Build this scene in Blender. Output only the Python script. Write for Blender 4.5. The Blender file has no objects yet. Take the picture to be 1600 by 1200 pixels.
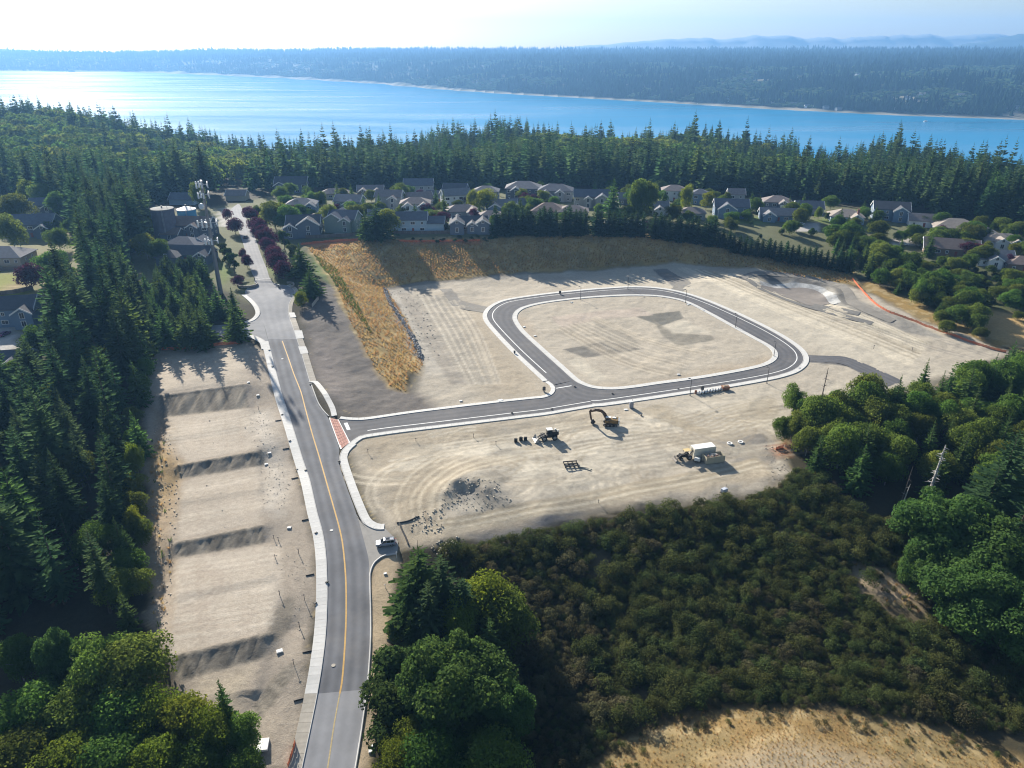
import bpy, bmesh, math, random
import numpy as np
from math import sin, cos, tan, atan, atan2, radians, pi, sqrt

random.seed(7)
rng = np.random.default_rng(11)
SC = bpy.context.scene
COL = SC.collection

# ------------------------------------------------------------------ camera, sky, sun, exposure
CZ = 105.0
FPX, CXP, CYP = 1130.0, 800.0, 600.0
PITCH = radians(24.9)
cam_d = bpy.data.cameras.new("camera")
cam_d.sensor_width = 36.0
cam_d.lens = 36.0 * FPX / 1600.0
cam_d.clip_start = 1.0
cam_d.clip_end = 80000.0
cam = bpy.data.objects.new("camera", cam_d)
cam.location = (0, 0, CZ)
cam.rotation_euler = (pi / 2 - PITCH, 0, 0)
COL.objects.link(cam)
SC.camera = cam

SUN_EL, SUN_AZ = radians(25.5), radians(-30.2)      # azimuth: clockwise from +Y
W = bpy.data.worlds.new("World")
SC.world = W
W.use_nodes = True
wn = W.node_tree
wn.nodes.clear()
sky = wn.nodes.new("ShaderNodeTexSky")
sky.sky_type = 'NISHITA'
sky.sun_disc = False
sky.sun_elevation = SUN_EL
sky.sun_rotation = SUN_AZ
sky.altitude = 0
sky.air_density = 1.0
sky.dust_density = 1.0
sky.ozone_density = 1.0
bg = wn.nodes.new("ShaderNodeBackground")
bg.inputs["Strength"].default_value = 0.06
wo = wn.nodes.new("ShaderNodeOutputWorld")
wn.links.new(sky.outputs[0], bg.inputs[0])
wn.links.new(bg.outputs[0], wo.inputs[0])

sd = bpy.data.lights.new("sun", 'SUN')
sd.energy = 5.0
sd.angle = radians(0.6)
sd.color = (1.0, 0.93, 0.82)
sun = bpy.data.objects.new("sun", sd)
sdir = np.array([sin(SUN_AZ) * cos(SUN_EL), cos(SUN_AZ) * cos(SUN_EL), sin(SUN_EL)])
from mathutils import Vector, Matrix
sun.rotation_euler = Vector(-sdir).to_track_quat('-Z', 'Y').to_euler()
sun.location = (-200, 300, 500)
COL.objects.link(sun)

SC.view_settings.view_transform = 'Standard'
SC.view_settings.look = 'None'
SC.view_settings.gamma = 1.0
SC.view_settings.use_curve_mapping = False
SC.view_settings.exposure = 1.15
SC.render.engine = 'CYCLES'
SC.cycles.use_denoising = True
SC.cycles.filter_width = 1.1
SC.cycles.max_bounces = 5
SC.cycles.diffuse_bounces = 2
SC.cycles.glossy_bounces = 2
SC.cycles.transmission_bounces = 3
SC.cycles.volume_bounces = 0
SC.cycles.transparent_max_bounces = 8
SC.cycles.sample_clamp_indirect = 4.0
HAZE_DENSITY = 1.05e-4
HAZE_COL = (.24, .53, 1.0, 1)

# ------------------------------------------------------------------ projection helpers
SP, CP = sin(PITCH), cos(PITCH)
def ray(u, v):
    a = (u - CXP) / FPX; b = (v - CYP) / FPX
    return np.array([a, CP - b * SP, -SP - b * CP])
def pz(u, v, z):
    d = ray(u, v)
    t = (z - CZ) / d[2]
    return np.array([d[0] * t, d[1] * t, z])
def project(p):
    x, y, z = p[0], p[1], p[2] - CZ
    dep = y * CP - z * SP
    upc = y * SP + z * CP
    return CXP + FPX * x / dep, CYP - FPX * upc / dep, dep

# ------------------------------------------------------------------ terrain control points
WATER_Z = -90.0
ctrl = []
def cp(*pts):
    for (u, v, z) in pts: ctrl.append(pz(u, v, z))
def cl(*pts, n=3):
    for (a, b) in zip(pts[:-1], pts[1:]):
        for k in range(n):
            t = k / n
            ctrl.append(pz(a[0] + (b[0] - a[0]) * t, a[1] + (b[1] - a[1]) * t, a[2] + (b[2] - a[2]) * t))
    ctrl.append(pz(*pts[-1]))
def cw(*pts):
    for p in pts: ctrl.append(np.array(p, float))

ROADZ = [(515, 1200, -9), (530, 1100, -7.6), (543, 1000, -6), (543, 930, -4.6), (535, 848, -3), (515, 760, -1.2),
         (495, 700, 0), (470, 630, 2), (450, 560, 4.5), (430, 500, 7.5), (412, 450, 10), (400, 410, 11.8),
         (385, 370, 13), (368, 330, 14)]
for (u, v, z) in ROADZ:
    wpx = 5.6 * FPX * sin(PITCH + atan((v - CYP) / FPX)) / (CZ - z)
    for s in (-1, 0, 1):
        ctrl.append(pz(u + s * wpx, v, z))
# graded lots left of the road (the benches themselves are cut in below)
cp((250, 560, 5.4), (300, 548, 5.6), (370, 540, 5.7), (400, 560, 4.9), (405, 590, 4.0))
cl((246, 619, 4.4), (300, 611, 4.4), (380, 600, 4.4), n=4); cl((255, 652, .9), (310, 645, .9), (388, 637, .9), n=4)
cl((285, 726, .55), (345, 715, .55), (407, 704, .55), n=4); cl((282, 748, -1.4), (345, 738, -1.4), (412, 726, -1.4), n=4)
cl((277, 848, -1.9), (345, 834, -1.9), (410, 821, -1.9), n=4); cl((278, 871, -3.5), (345, 860, -3.5), (412, 849, -3.5), n=4)
cl((258, 1028, -4.2), (340, 1009, -4.2), (417, 990, -4.2), n=4); cl((280, 1064, -5.9), (345, 1044, -5.9), (415, 1024, -5.9), n=4)
cp((290, 1100, -6.3), (370, 1085, -6.5), (350, 1140, -7.4), (410, 1163, -8.2), (455, 1035, -5.9), (430, 1060, -6.6), (395, 1108, -7.6),
   (465, 1085, -7.2), (440, 935, -4.0), (425, 965, -4.3), (455, 985, -5.7), (435, 1000, -5.3), (440, 870, -3.2), (450, 780, -1.5))
# the pad, entry road and loop
cp((545, 665, .6), (640, 655, .2), (760, 645, 0), (860, 630, 0), (1000, 615, 0), (1150, 600, 0), (1250, 575, .3), (1230, 545, .5),
   (1150, 510, 1), (1070, 475, 1.5), (980, 452, 2), (880, 460, 1.8), (790, 478, 1.5), (770, 495, 1.2), (800, 535, .8), (860, 590, .2),
   (960, 530, .8), (960, 500, 1.2), (1050, 530, .8), (1000, 580, .2), (1120, 560, .4), (1180, 560, .4), (900, 480, 1.6),
   (1100, 440, 2.2), (900, 440, 2.2), (700, 455, 2), (620, 470, 2), (680, 520, 1.5),
   (720, 580, .8), (800, 610, .3), (640, 625, .6), (1150, 470, 1.7), (1250, 515, 1.0))
cp((1165, 432, 2), (1200, 434, 2), (1240, 437, 2), (1275, 441, 2), (1305, 452, 2), (1330, 478, 1.6), (1270, 485, 1.5), (1235, 472, 1.6), (1200, 458, 1.8),
   (1208, 447, -.6), (1240, 451, -.8), (1285, 459, -.8), (1297, 473, -.6), (1250, 467, -.8), (1225, 459, -.7), (1186, 440, 2), (1240, 442.5, 2), (1285, 449.5, 2), (1303, 459, 2))
cp((1400, 540, 0), (1500, 565, -.5), (1350, 560, 0), (1450, 510, 1.0), (1560, 550, 0), (1400, 590, -.5), (1300, 590, 0))
cp((560, 700, -.2), (590, 740, -.9), (620, 800, -1.9), (700, 700, -.3), (800, 720, -.8), (900, 760, -1.6), (900, 700, -.6), (1000, 680, -.4),
   (1050, 740, -1.4), (1150, 700, -.8), (1200, 745, -1.6), (1100, 765, -1.8), (1200, 640, -.4), (1000, 783, -2.0), (850, 806, -2.3), (690, 842, -2.8))
# stockpile with a scooped hole
cp((712, 748, .6), (735, 752, .7), (758, 762, .3), (720, 768, -1.8), (735, 772, -1.7), (700, 765, -.2), (715, 785, -1.5), (690, 750, -.8), (770, 790, -1.6), (790, 755, -1.2))
# broom-covered hollow, golden mound
cp((900, 832, -5), (1000, 825, -5), (1150, 797, -4), (750, 862, -5), (700, 900, -6.5), (850, 950, -9), (1000, 950, -9.5), (1150, 920, -8.5),
   (1300, 900, -7), (1000, 1050, -11.5), (1200, 1050, -11), (1400, 1050, -10), (1500, 1000, -9), (900, 1100, -12.5), (1300, 800, -4),
   (1380, 900, -6.5), (750, 1100, -11.5), (620, 1000, -6.6), (605, 900, -4.4), (585, 1150, -8.8), (680, 1000, -8), (700, 1180, -11.5))
cp((1000, 1170, -11), (1150, 1110, -9.8), (1300, 1110, -9.3), (1200, 1180, -7.8), (1500, 1180, -9.5), (1000, 1250, -10.5), (1300, 1250, -7.8), (1650, 1150, -10))
cp((1300, 720, -2.5), (1400, 760, -4), (1500, 700, -3), (1600, 700, -4), (1600, 850, -7), (1480, 830, -6), (1700, 800, -7), (1700, 620, -2), (1550, 620, -1.5), (1240, 690, -1.2))
cp((200, 600, 4), (100, 600, 4), (0, 600, 4), (-200, 650, 3), (200, 700, 1), (100, 700, 0), (0, 700, 0), (-200, 800, -2), (200, 850, -2.5),
   (100, 850, -3), (0, 850, -3), (220, 1000, -5), (100, 1000, -6), (-50, 1000, -6.5), (200, 1130, -8.5), (100, 1150, -9.5), (-50, 1200, -10),
   (300, 1180, -9), (400, 1230, -9.5))
cp((20, 580, 6), (50, 480, 9), (20, 440, 10.5), (60, 380, 12), (-60, 400, 12), (150, 450, 9.5), (200, 500, 8), (250, 535, 6.3), (320, 525, 6.8),
   (365, 520, 7), (340, 460, 10), (290, 410, 12.5), (270, 350, 13.5), (230, 330, 14), (-150, 500, 9))
# cut bank below the houses
cl((600, 450, 2), (665, 441, 2.2), (740, 435, 2.3), (840, 425, 2.4), (950, 416, 2.5), (1060, 411, 2.6), (1120, 416, 2.4), n=4)
cl((480, 385, 13.5), (540, 377, 14), (620, 373, 14.3), (700, 371, 14.3), (800, 369, 14.2), (900, 366, 14), (1000, 364, 13.5), (1090, 372, 11.5), n=3)
cl((1090, 372, 11.5), (1150, 385, 9), (1250, 405, 6.5), (1330, 425, 4.5), (1380, 460, 3), (1450, 500, 1.8), n=2)
cl((600, 456, 2.1), (622, 490, 2.0), (645, 530, 1.6), (662, 562, 1.2), n=3)
cl((520, 430, 11.6), (548, 462, 8.6), (572, 510, 6.2), (600, 560, 3.4), (632, 604, 1.5), n=3)
cp((500, 470, 9.6), (530, 520, 6.2), (480, 505, 8), (515, 560, 4.2), (555, 585, 2.4), (600, 625, .9), (540, 630, 2.0), (512, 615, 3.1),
   (460, 430, 12.2), (470, 455, 11))
# neighbourhood bench
cp((500, 350, 15), (640, 352, 15), (800, 345, 15), (950, 340, 14.5), (1100, 340, 13.5), (1200, 345, 12.5), (1300, 350, 12), (1400, 350, 11),
   (1500, 370, 9), (1560, 410, 6.5), (1600, 440, 5), (1500, 430, 5.5), (1550, 510, 2.5), (1600, 500, 3), (1450, 430, 5.5),
   (500, 310, 14), (800, 308, 14), (1100, 315, 12), (1400, 320, 10), (1600, 340, 8), (200, 300, 13), (400, 300, 13), (0, 310, 12), (-200, 330, 12),
   (1800, 380, 5), (1800, 500, 2))
# near shore ridge: pixel column, pixel row of the tree tops, forward distance, tree height -> ground
def ridge(u, v, y, th):
    d = ray(u, v); s = y / d[1]
    return np.array([d[0] * s, y, CZ + d[2] * s - th])
RIDGE = [(-250, 150, 1050, 26), (0, 152, 1000, 25), (110, 156, 1000, 26), (200, 186, 1000, 26), (310, 203, 1000, 26), (400, 222, 980, 26), (440, 236, 900, 27), (500, 216, 850, 28),
         (600, 212, 850, 28), (700, 200, 880, 28), (760, 192, 900, 28), (860, 192, 900, 28), (950, 205, 900, 26), (1010, 200, 880, 29), (1100, 186, 860, 30), (1170, 198, 850, 29), (1220, 215, 820, 28),
         (1260, 245, 800, 25), (1330, 236, 780, 27), (1400, 220, 760, 28), (1470, 240, 740, 26), (1600, 250, 700, 25), (1850, 290, 640, 24)]
RW = [ridge(*r) for r in RIDGE]
for p in RW:
    ctrl.append(p)
    ctrl.append(np.array([p[0] * 1.25, p[1] + 260, min(p[2] - 45, -55)]))
    ctrl.append(np.array([p[0] * 1.42, p[1] + 420, -93.0]))
    ctrl.append(np.array([p[0] * 1.9, p[1] + 800, -100.0]))
    q = np.array([p[0] * .8, p[1] - 190, 0.0]); q[2] = p[2] * .45 + 5.0
    ctrl.append(q)
# far shore and uplands
SHORE = [(-500, 103), (-250, 106), (0, 111), (240, 113), (430, 121), (600, 131), (700, 140), (800, 147), (1000, 158), (1200, 170), (1400, 180), (1600, 187), (1850, 198)]
_su = np.arange(-500, 1851, 50); SHORE = [(float(u), float(np.interp(u, [q[0] for q in SHORE], [q[1] for q in SHORE]))) for u in _su]
for (u, v) in SHORE:
    p = pz(u, v, WATER_Z)
    L = np.hypot(p[0], p[1])
    def at_r(k, z): return np.array([p[0] * (1 + k / L), p[1] * (1 + k / L), z])
    ctrl.append(at_r(-150, -97)); ctrl.append(at_r(0, -90)); ctrl.append(at_r(40, -85))
    ctrl.append(at_r(250, -48)); ctrl.append(at_r(900, 0)); ctrl.append(at_r(2400, 32)); ctrl.append(at_r(4500, 55)); ctrl.append(at_r(7500, 75))
    ctrl.append(at_r(-L * .25, -102))
cw((-6700, 10200, 112), (-3500, 10300, 112), (0, 10300, 92), (3500, 10300, 88), (6700, 10200, 88), (0, -200, -14), (-600, -200, -14), (600, -200, -16),
   (-300, 60, -9), (0, 40, -11), (250, 60, -12), (-900, 300, 8), (900, 250, -2))
C = np.array(ctrl)
keep = []
for i in range(len(C)):
    if all(np.hypot(C[i, 0] - C[j, 0], C[i, 1] - C[j, 1]) > 0.7 for j in keep): keep.append(i)
C = C[keep]
n = len(C)
D = np.hypot(C[:, None, 0] - C[None, :, 0], C[:, None, 1] - C[None, :, 1])
A = np.zeros((n + 3, n + 3)); A[:n, :n] = -D - 0.0
A[np.arange(n), np.arange(n)] += 0.012
A[:n, n] = 1; A[:n, n + 1:] = C[:, :2] / 100; A[n, :n] = 1; A[n + 1:, :n] = C[:, :2].T / 100
wts = np.linalg.solve(A, np.concatenate([C[:, 2], np.zeros(3)]))

def axis(lo, hi, step, far_lo, far_hi, g=1.1, cap=70, cap2=220):
    mid = list(np.arange(lo, hi + 1e-6, step))
    def grow(x, s, lim, sgn):
        out = []; st = s
        while (x - lim) * sgn < 0:
            c = cap if abs(x) < 5200 else cap2
            st = min(st * g, c); x += st * sgn; out.append(x)
        return out
    return np.array(sorted(grow(lo, step, far_lo, -1) + mid + grow(mid[-1], step, far_hi, 1)))
GX = axis(-140, 200, 0.65, -6700, 6700)
GY = axis(72, 400, 0.65, -300, 10200)
XX, YY = np.meshgrid(GX, GY)
def rbf(x, y):
    x = x.ravel().astype(np.float32); y = y.ravel().astype(np.float32)
    out = np.empty(len(x))
    c0 = C[:, 0].astype(np.float32); c1 = C[:, 1].astype(np.float32); w32 = wts[:n].astype(np.float32)
    for i in range(0, len(x), 20000):
        xs, ys = x[i:i + 20000], y[i:i + 20000]
        dx = xs[:, None] - c0; dy = ys[:, None] - c1
        dx *= dx; dy *= dy; dx += dy; np.sqrt(dx, out=dx)
        out[i:i + 20000] = -(dx @ w32)
    return out + wts[n] + x / 100 * wts[n + 1] + y / 100 * wts[n + 2]
HG = rbf(XX, YY).reshape(XX.shape)
HG = np.clip(HG, -110, 160)

# the graded lots: flat benches and steep cut faces between straight break lines
BREAKS = [([(246, 619), (300, 611), (380, 600)], 4.4), ([(255, 652), (310, 645), (388, 637)], 1.5), ([(262, 684), (375, 666)], 1.3), ([(262, 692), (375, 675)], 1.05),
          ([(280, 726), (345, 715), (407, 704)], .8), ([(280, 748), (345, 738), (412, 726)], -.85), ([(278, 783), (407, 763)], -1.0), ([(278, 792), (407, 772)], -1.25),
          ([(274, 848), (345, 834), (410, 821)], -1.75), ([(276, 871), (345, 860), (412, 849)], -3.1), ([(275, 930), (433, 897)], -3.3), ([(275, 942), (433, 909)], -3.6),
          ([(258, 1028), (340, 1009), (417, 990)], -4.2), ([(278, 1066), (345, 1046), (415, 1026)], -5.7), ([(290, 1100), (400, 1080)], -6.4)]
i0, i1 = np.searchsorted(GX, [-130, -30]); j0, j1 = np.searchsorted(GY, [85, 245]); _s = (slice(j0, j1), slice(i0, i1))
_x, _y = XX[_s], YY[_s]; _new = HG[_s].copy(); prev = None
def _lin(xs, X_, Y_):
    r = np.interp(xs, X_, Y_); a = (Y_[1] - Y_[0]) / (X_[1] - X_[0]); b = (Y_[-1] - Y_[-2]) / (X_[-1] - X_[-2])
    return np.where(xs < X_[0], Y_[0] + a * (xs - X_[0]), np.where(xs > X_[-1], Y_[-1] + b * (xs - X_[-1]), r))
def sin_t(t): return np.sin(np.pi * np.clip(t, 0, 1))
for pts, z in BREAKS:
    P = np.array([pz(u, v, z) for u, v in pts]); yl = _lin(_x, P[:, 0], P[:, 1])
    if prev is not None:
        t = np.clip((prev[0] - _y) / np.maximum(prev[0] - yl, .3), 0, 1); inside_ = (_y <= prev[0]) & (_y > yl)
        steep = 1.0 if prev[1] - z > 1.2 else 0.0
        rill = steep * sin_t(t) * (.30 * np.sin(_x * 2.6 + 3 * np.sin(_x * .7)) + .22 * np.sin(_x * 1.1 + _y * .2)) * .6 - steep * .0
        lip = steep * .22 * np.exp(-((prev[0] - _y) / .9) ** 2)
        _new = np.where(inside_, prev[1] * (1 - t) + z * t + rill + lip, _new)
    prev = (yl, z)
LOTS = np.array([pz(*q) for q in ((250, 612, 4.4), (384, 596, 4.4), (390, 637, .9), (398, 700, .55), (405, 760, -1.4), (410, 830, -2), (425, 900, -3.6), (428, 930, -3.9), (418, 990, -4.2), (415, 1027, -5.9), (395, 1085, -6.4), (292, 1098, -6.4), (280, 1060, -5.9), (266, 1028, -4.2), (275, 940, -3.9), (277, 860, -3), (280, 740, -1), (264, 690, .6), (256, 650, .9))])
def _pd(x, y, P):
    ins = np.zeros(x.shape, bool); d = np.full(x.shape, 1e9)
    for k in range(len(P)):
        a, b = P[k][:2], P[(k + 1) % len(P)][:2]; vx, vy = b - a
        t = np.clip(((x - a[0]) * vx + (y - a[1]) * vy) / (vx * vx + vy * vy + 1e-9), 0, 1); d = np.minimum(d, np.hypot(x - a[0] - t * vx, y - a[1] - t * vy))
        c = (a[1] > y) != (b[1] > y); xi = vx * (y - a[1]) / (vy if abs(vy) > 1e-9 else 1e-9) + a[0]; ins ^= c & (x < xi)
    return np.where(ins, d, -d)
_m = np.clip((_pd(_x, _y, LOTS) + 2.0) / 2.6, 0, 1); _m = _m * _m * (3 - 2 * _m)
HG[_s] = HG[_s] * (1 - _m) + _new * _m

def hz(x, y):
    x = np.asarray(x, float); y = np.asarray(y, float)
    i = np.clip(np.searchsorted(GX, x) - 1, 0, len(GX) - 2); j = np.clip(np.searchsorted(GY, y) - 1, 0, len(GY) - 2)
    fx = np.clip((x - GX[i]) / (GX[i + 1] - GX[i]), 0, 1); fy = np.clip((y - GY[j]) / (GY[j + 1] - GY[j]), 0, 1)
    return (HG[j, i] * (1 - fx) + HG[j, i + 1] * fx) * (1 - fy) + (HG[j + 1, i] * (1 - fx) + HG[j + 1, i + 1] * fx) * fy
def at(u, v, up=0.0):
    """point of the ground (raised by up) that shows at photo pixel u, v"""
    d = ray(u, v)
    t = 60.0; tp = t; f = None
    while t < 16000:
        x, y, z = d[0] * t, d[1] * t, CZ + d[2] * t
        if z <= float(hz(x, y)) + up:
            lo, hi = tp, t
            for _ in range(22):
                m = (lo + hi) / 2
                if CZ + d[2] * m <= float(hz(d[0] * m, d[1] * m)) + up: hi = m
                else: lo = m
            t = hi; break
        tp = t; t += max(1.0, t * .008)
    x, y = d[0] * t, d[1] * t
    return np.array([x, y, float(hz(x, y))])
def atl(pts): return np.array([at(*p) for p in pts])

# ------------------------------------------------------------------ small maths
_lat = rng.random((256, 256))
def vnoise(x, y, s):
    x = np.asarray(x) / s; y = np.asarray(y) / s
    xi = np.floor(x).astype(int); yi = np.floor(y).astype(int)
    fx = x - xi; fy = y - yi
    fx = fx * fx * (3 - 2 * fx); fy = fy * fy * (3 - 2 * fy)
    g = lambda a, b: _lat[a & 255, b & 255]
    return (g(xi, yi) * (1 - fx) + g(xi + 1, yi) * fx) * (1 - fy) + (g(xi, yi + 1) * (1 - fx) + g(xi + 1, yi + 1) * fx) * fy
def fbm(x, y, s, o=4):
    a = 0; k = 1; t = 0
    for i in range(o):
        a = a + vnoise(x + 37.1 * i, y - 91.7 * i, s) * k; t += k; k *= .55; s *= .48
    return a / t
def inpoly(x, y, P):
    r = np.zeros(x.shape, bool); k = len(P)
    for i in range(k):
        x1, y1 = P[i][0], P[i][1]; x2, y2 = P[(i + 1) % k][0], P[(i + 1) % k][1]
        c = ((y1 > y) != (y2 > y))
        with np.errstate(divide='ignore', invalid='ignore'):
            xi = (x2 - x1) * (y - y1) / ((y2 - y1) if y2 != y1 else 1e-9) + x1
        r ^= c & (x < xi)
    return r
def segdist(x, y, P, closed=False):
    d = np.full(x.shape, 1e9); k = len(P)
    for i in range(k if closed else k - 1):
        a = P[i]; b = P[(i + 1) % k]
        vx, vy = b[0] - a[0], b[1] - a[1]; l2 = vx * vx + vy * vy + 1e-9
        t = np.clip(((x - a[0]) * vx + (y - a[1]) * vy) / l2, 0, 1)
        d = np.minimum(d, np.hypot(x - a[0] - t * vx, y - a[1] - t * vy))
    return d
def smooth(P, step=1.0, closed=False):
    """Catmull-Rom through world points (xy), resampled at step"""
    P = np.array([p[:2] for p in P]); k = len(P); out = []
    for i in range(k if closed else k - 1):
        g = (lambda j: P[j % k]) if closed else (lambda j: P[min(max(j, 0), k - 1)])
        p0, p1, p2, p3 = g(i - 1), g(i), g(i + 1), g(i + 2)
        m = max(2, int(np.linalg.norm(p2 - p1) / step * 2))
        for t in np.linspace(0, 1, m, endpoint=False):
            out.append(.5 * ((2 * p1) + (p2 - p0) * t + (2 * p0 - 5 * p1 + 4 * p2 - p3) * t * t + (3 * p1 - p0 - 3 * p2 + p3) * t ** 3))
    out.append(P[0] if closed else P[-1])
    return resample(np.array(out), step)
def resample(Q, step=None, num=None):
    s = np.concatenate([[0], np.cumsum(np.linalg.norm(np.diff(Q[:, :2], axis=0), axis=1))])
    num = num or max(2, int(round(s[-1] / step)) + 1)
    t = np.linspace(0, s[-1], num)
    return np.stack([np.interp(t, s, Q[:, k]) for k in range(2)], 1)
def offset(Q, d, closed=False):
    """shift a polyline to its left by d"""
    if closed:
        T = np.roll(Q, -1, 0) - np.roll(Q, 1, 0)
    else:
        T = np.gradient(Q, axis=0)
    T = T / (np.linalg.norm(T, axis=1)[:, None] + 1e-9)
    return Q + np.stack([-T[:, 1], T[:, 0]], 1) * d

# ------------------------------------------------------------------ materials
MATS = {}
def mat(name, col, rough=.85, metal=0.0, noise=0.0, nscale=1.0, bump=0.0, bscale=8.0, col2=None, rand=0.0, spec=.3):
    if name in MATS: return MATS[name]
    m = bpy.data.materials.new(name); m.use_nodes = True
    nt = m.node_tree; b = nt.nodes["Principled BSDF"]
    b.inputs["Roughness"].default_value = rough; b.inputs["Metallic"].default_value = metal
    b.inputs["Specular IOR Level"].default_value = spec
    src = None
    tc = nt.nodes.new("ShaderNodeTexCoord")
    if noise > 0 or col2:
        nz = nt.nodes.new("ShaderNodeTexNoise"); nz.inputs["Scale"].default_value = nscale; nz.inputs["Detail"].default_value = 6
        nz.inputs["Roughness"].default_value = .65
        nt.links.new(tc.outputs["Object"], nz.inputs["Vector"])
        rp = nt.nodes.new("ShaderNodeValToRGB")
        c2 = col2 or tuple(c * (1 + noise) for c in col)
        c1 = col if col2 else tuple(c * (1 - noise) for c in col)
        rp.color_ramp.elements[0].position = .32; rp.color_ramp.elements[1].position = .68
        rp.color_ramp.elements[0].color = (*c1, 1); rp.color_ramp.elements[1].color = (*c2, 1)
        nt.links.new(nz.outputs["Fac"], rp.inputs["Fac"]); src = rp.outputs[0]
    if rand > 0:
        oi = nt.nodes.new("ShaderNodeObjectInfo")
        mr = nt.nodes.new("ShaderNodeMapRange"); mr.inputs[3].default_value = 1 - rand; mr.inputs[4].default_value = 1 + rand
        nt.links.new(oi.outputs["Random"], mr.inputs[0])
        mx = nt.nodes.new("ShaderNodeMix"); mx.data_type = 'RGBA'; mx.blend_type = 'MULTIPLY'; mx.inputs[0].default_value = 1
        if src: nt.links.new(src, mx.inputs[6])
        else: mx.inputs[6].default_value = (*col, 1)
        nt.links.new(mr.outputs[0], mx.inputs[7]); src = mx.outputs[2]
    if src: nt.links.new(src, b.inputs["Base Color"])
    else: b.inputs["Base Color"].default_value = (*col, 1)
    if bump > 0:
        nb = nt.nodes.new("ShaderNodeTexNoise"); nb.inputs["Scale"].default_value = bscale; nb.inputs["Detail"].default_value = 5
        nt.links.new(tc.outputs["Object"], nb.inputs["Vector"])
        bp = nt.nodes.new("ShaderNodeBump"); bp.inputs["Strength"].default_value = .8; bp.inputs["Distance"].default_value = bump
        nt.links.new(nb.outputs["Fac"], bp.inputs["Height"]); nt.links.new(bp.outputs[0], b.inputs["Normal"])
    MATS[name] = m
    return m
def leafmat(name, c1, c2, trans=.35, nscale=.35, rand=.25, hue=.03):
    m = bpy.data.materials.new(name); m.use_nodes = True
    nt = m.node_tree; nt.nodes.clear()
    out = nt.nodes.new("ShaderNodeOutputMaterial")
    tc = nt.nodes.new("ShaderNodeTexCoord"); oi = nt.nodes.new("ShaderNodeObjectInfo")
    nz = nt.nodes.new("ShaderNodeTexNoise"); nz.inputs["Scale"].default_value = nscale; nz.inputs["Detail"].default_value = 4
    nt.links.new(tc.outputs["Object"], nz.inputs["Vector"])
    rp = nt.nodes.new("ShaderNodeValToRGB")
    rp.color_ramp.elements[0].position = .3; rp.color_ramp.elements[1].position = .7
    rp.color_ramp.elements[0].color = (*c1, 1); rp.color_ramp.elements[1].color = (*c2, 1)
    nt.links.new(nz.outputs["Fac"], rp.inputs[0])
    hs = nt.nodes.new("ShaderNodeHueSaturation")
    m1 = nt.nodes.new("ShaderNodeMapRange"); m1.inputs[3].default_value = 1 - rand; m1.inputs[4].default_value = 1 + rand
    nt.links.new(oi.outputs["Random"], m1.inputs[0]); nt.links.new(m1.outputs[0], hs.inputs["Value"])
    mm = nt.nodes.new("ShaderNodeMath"); mm.operation = 'MULTIPLY'; mm.inputs[1].default_value = 7.31
    mf = nt.nodes.new("ShaderNodeMath"); mf.operation = 'FRACT'
    nt.links.new(oi.outputs["Random"], mm.inputs[0]); nt.links.new(mm.outputs[0], mf.inputs[0])
    m2 = nt.nodes.new("ShaderNodeMapRange"); m2.inputs[3].default_value = .5 - hue; m2.inputs[4].default_value = .5 + hue
    nt.links.new(mf.outputs[0], m2.inputs[0]); nt.links.new(m2.outputs[0], hs.inputs["Hue"])
    nt.links.new(rp.outputs[0], hs.inputs["Color"])
    d = nt.nodes.new("ShaderNodeBsdfDiffuse"); t = nt.nodes.new("ShaderNodeBsdfTranslucent"); mx = nt.nodes.new("ShaderNodeMixShader")
    mx.inputs[0].default_value = trans
    br = nt.nodes.new("ShaderNodeHueSaturation"); br.inputs["Hue"].default_value = .485; br.inputs["Saturation"].default_value = 1.1; br.inputs["Value"].default_value = 1.65
    nt.links.new(hs.outputs[0], br.inputs["Color"])
    nt.links.new(hs.outputs[0], d.inputs[0]); nt.links.new(br.outputs[0], t.inputs[0])
    nt.links.new(d.outputs[0], mx.inputs[1]); nt.links.new(t.outputs[0], mx.inputs[2]); nt.links.new(mx.outputs[0], out.inputs[0])
    MATS[name] = m
    return m

# ------------------------------------------------------------------ object helpers
def tag(o, label=None, cat=None, group=None, kind=None):
    if label: o['label'] = label
    if cat: o['category'] = cat
    if group: o['group'] = group
    if kind: o['kind'] = kind
    return o
KIDS = {}
def link(o, parent=None):
    COL.objects.link(o)
    if parent is not None:
        o.parent = parent; KIDS.setdefault(parent.name, []).append(o)
    return o
def thing(name, loc, rz=0.0, label=None, cat=None, group=None, scale=None):
    o = bpy.data.objects.new(name, None); o.empty_display_size = .2
    o.location = loc; o.rotation_euler = (0, 0, rz)
    if scale is not None: o.scale = scale
    COL.objects.link(o)
    return tag(o, label, cat, group)
def arr_mesh(name, verts, faces, mats, mi=None, smooth_=False):
    """verts Nx3, faces list of arrays (each MxK)"""
    me = bpy.data.meshes.new(name)
    verts = np.asarray(verts, np.float32)
    me.vertices.add(len(verts)); me.vertices.foreach_set("co", verts.ravel())
    li = np.concatenate([np.asarray(f, np.int32).ravel() for f in faces])
    sizes = np.concatenate([np.full(len(f), np.asarray(f).shape[1], np.int32) for f in faces])
    st = np.concatenate([[0], np.cumsum(sizes)[:-1]]).astype(np.int32)
    me.loops.add(len(li)); me.loops.foreach_set("vertex_index", li)
    me.polygons.add(len(sizes)); me.polygons.foreach_set("loop_start", st)
    if smooth_: me.polygons.foreach_set("use_smooth", np.ones(len(sizes), bool))
    for m in (mats if isinstance(mats, (list, tuple)) else [mats]): me.materials.append(m)
    if mi is not None: me.polygons.foreach_set("material_index", np.asarray(mi, np.int32))
    me.update(calc_edges=True); me.validate()
    return me
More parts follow.
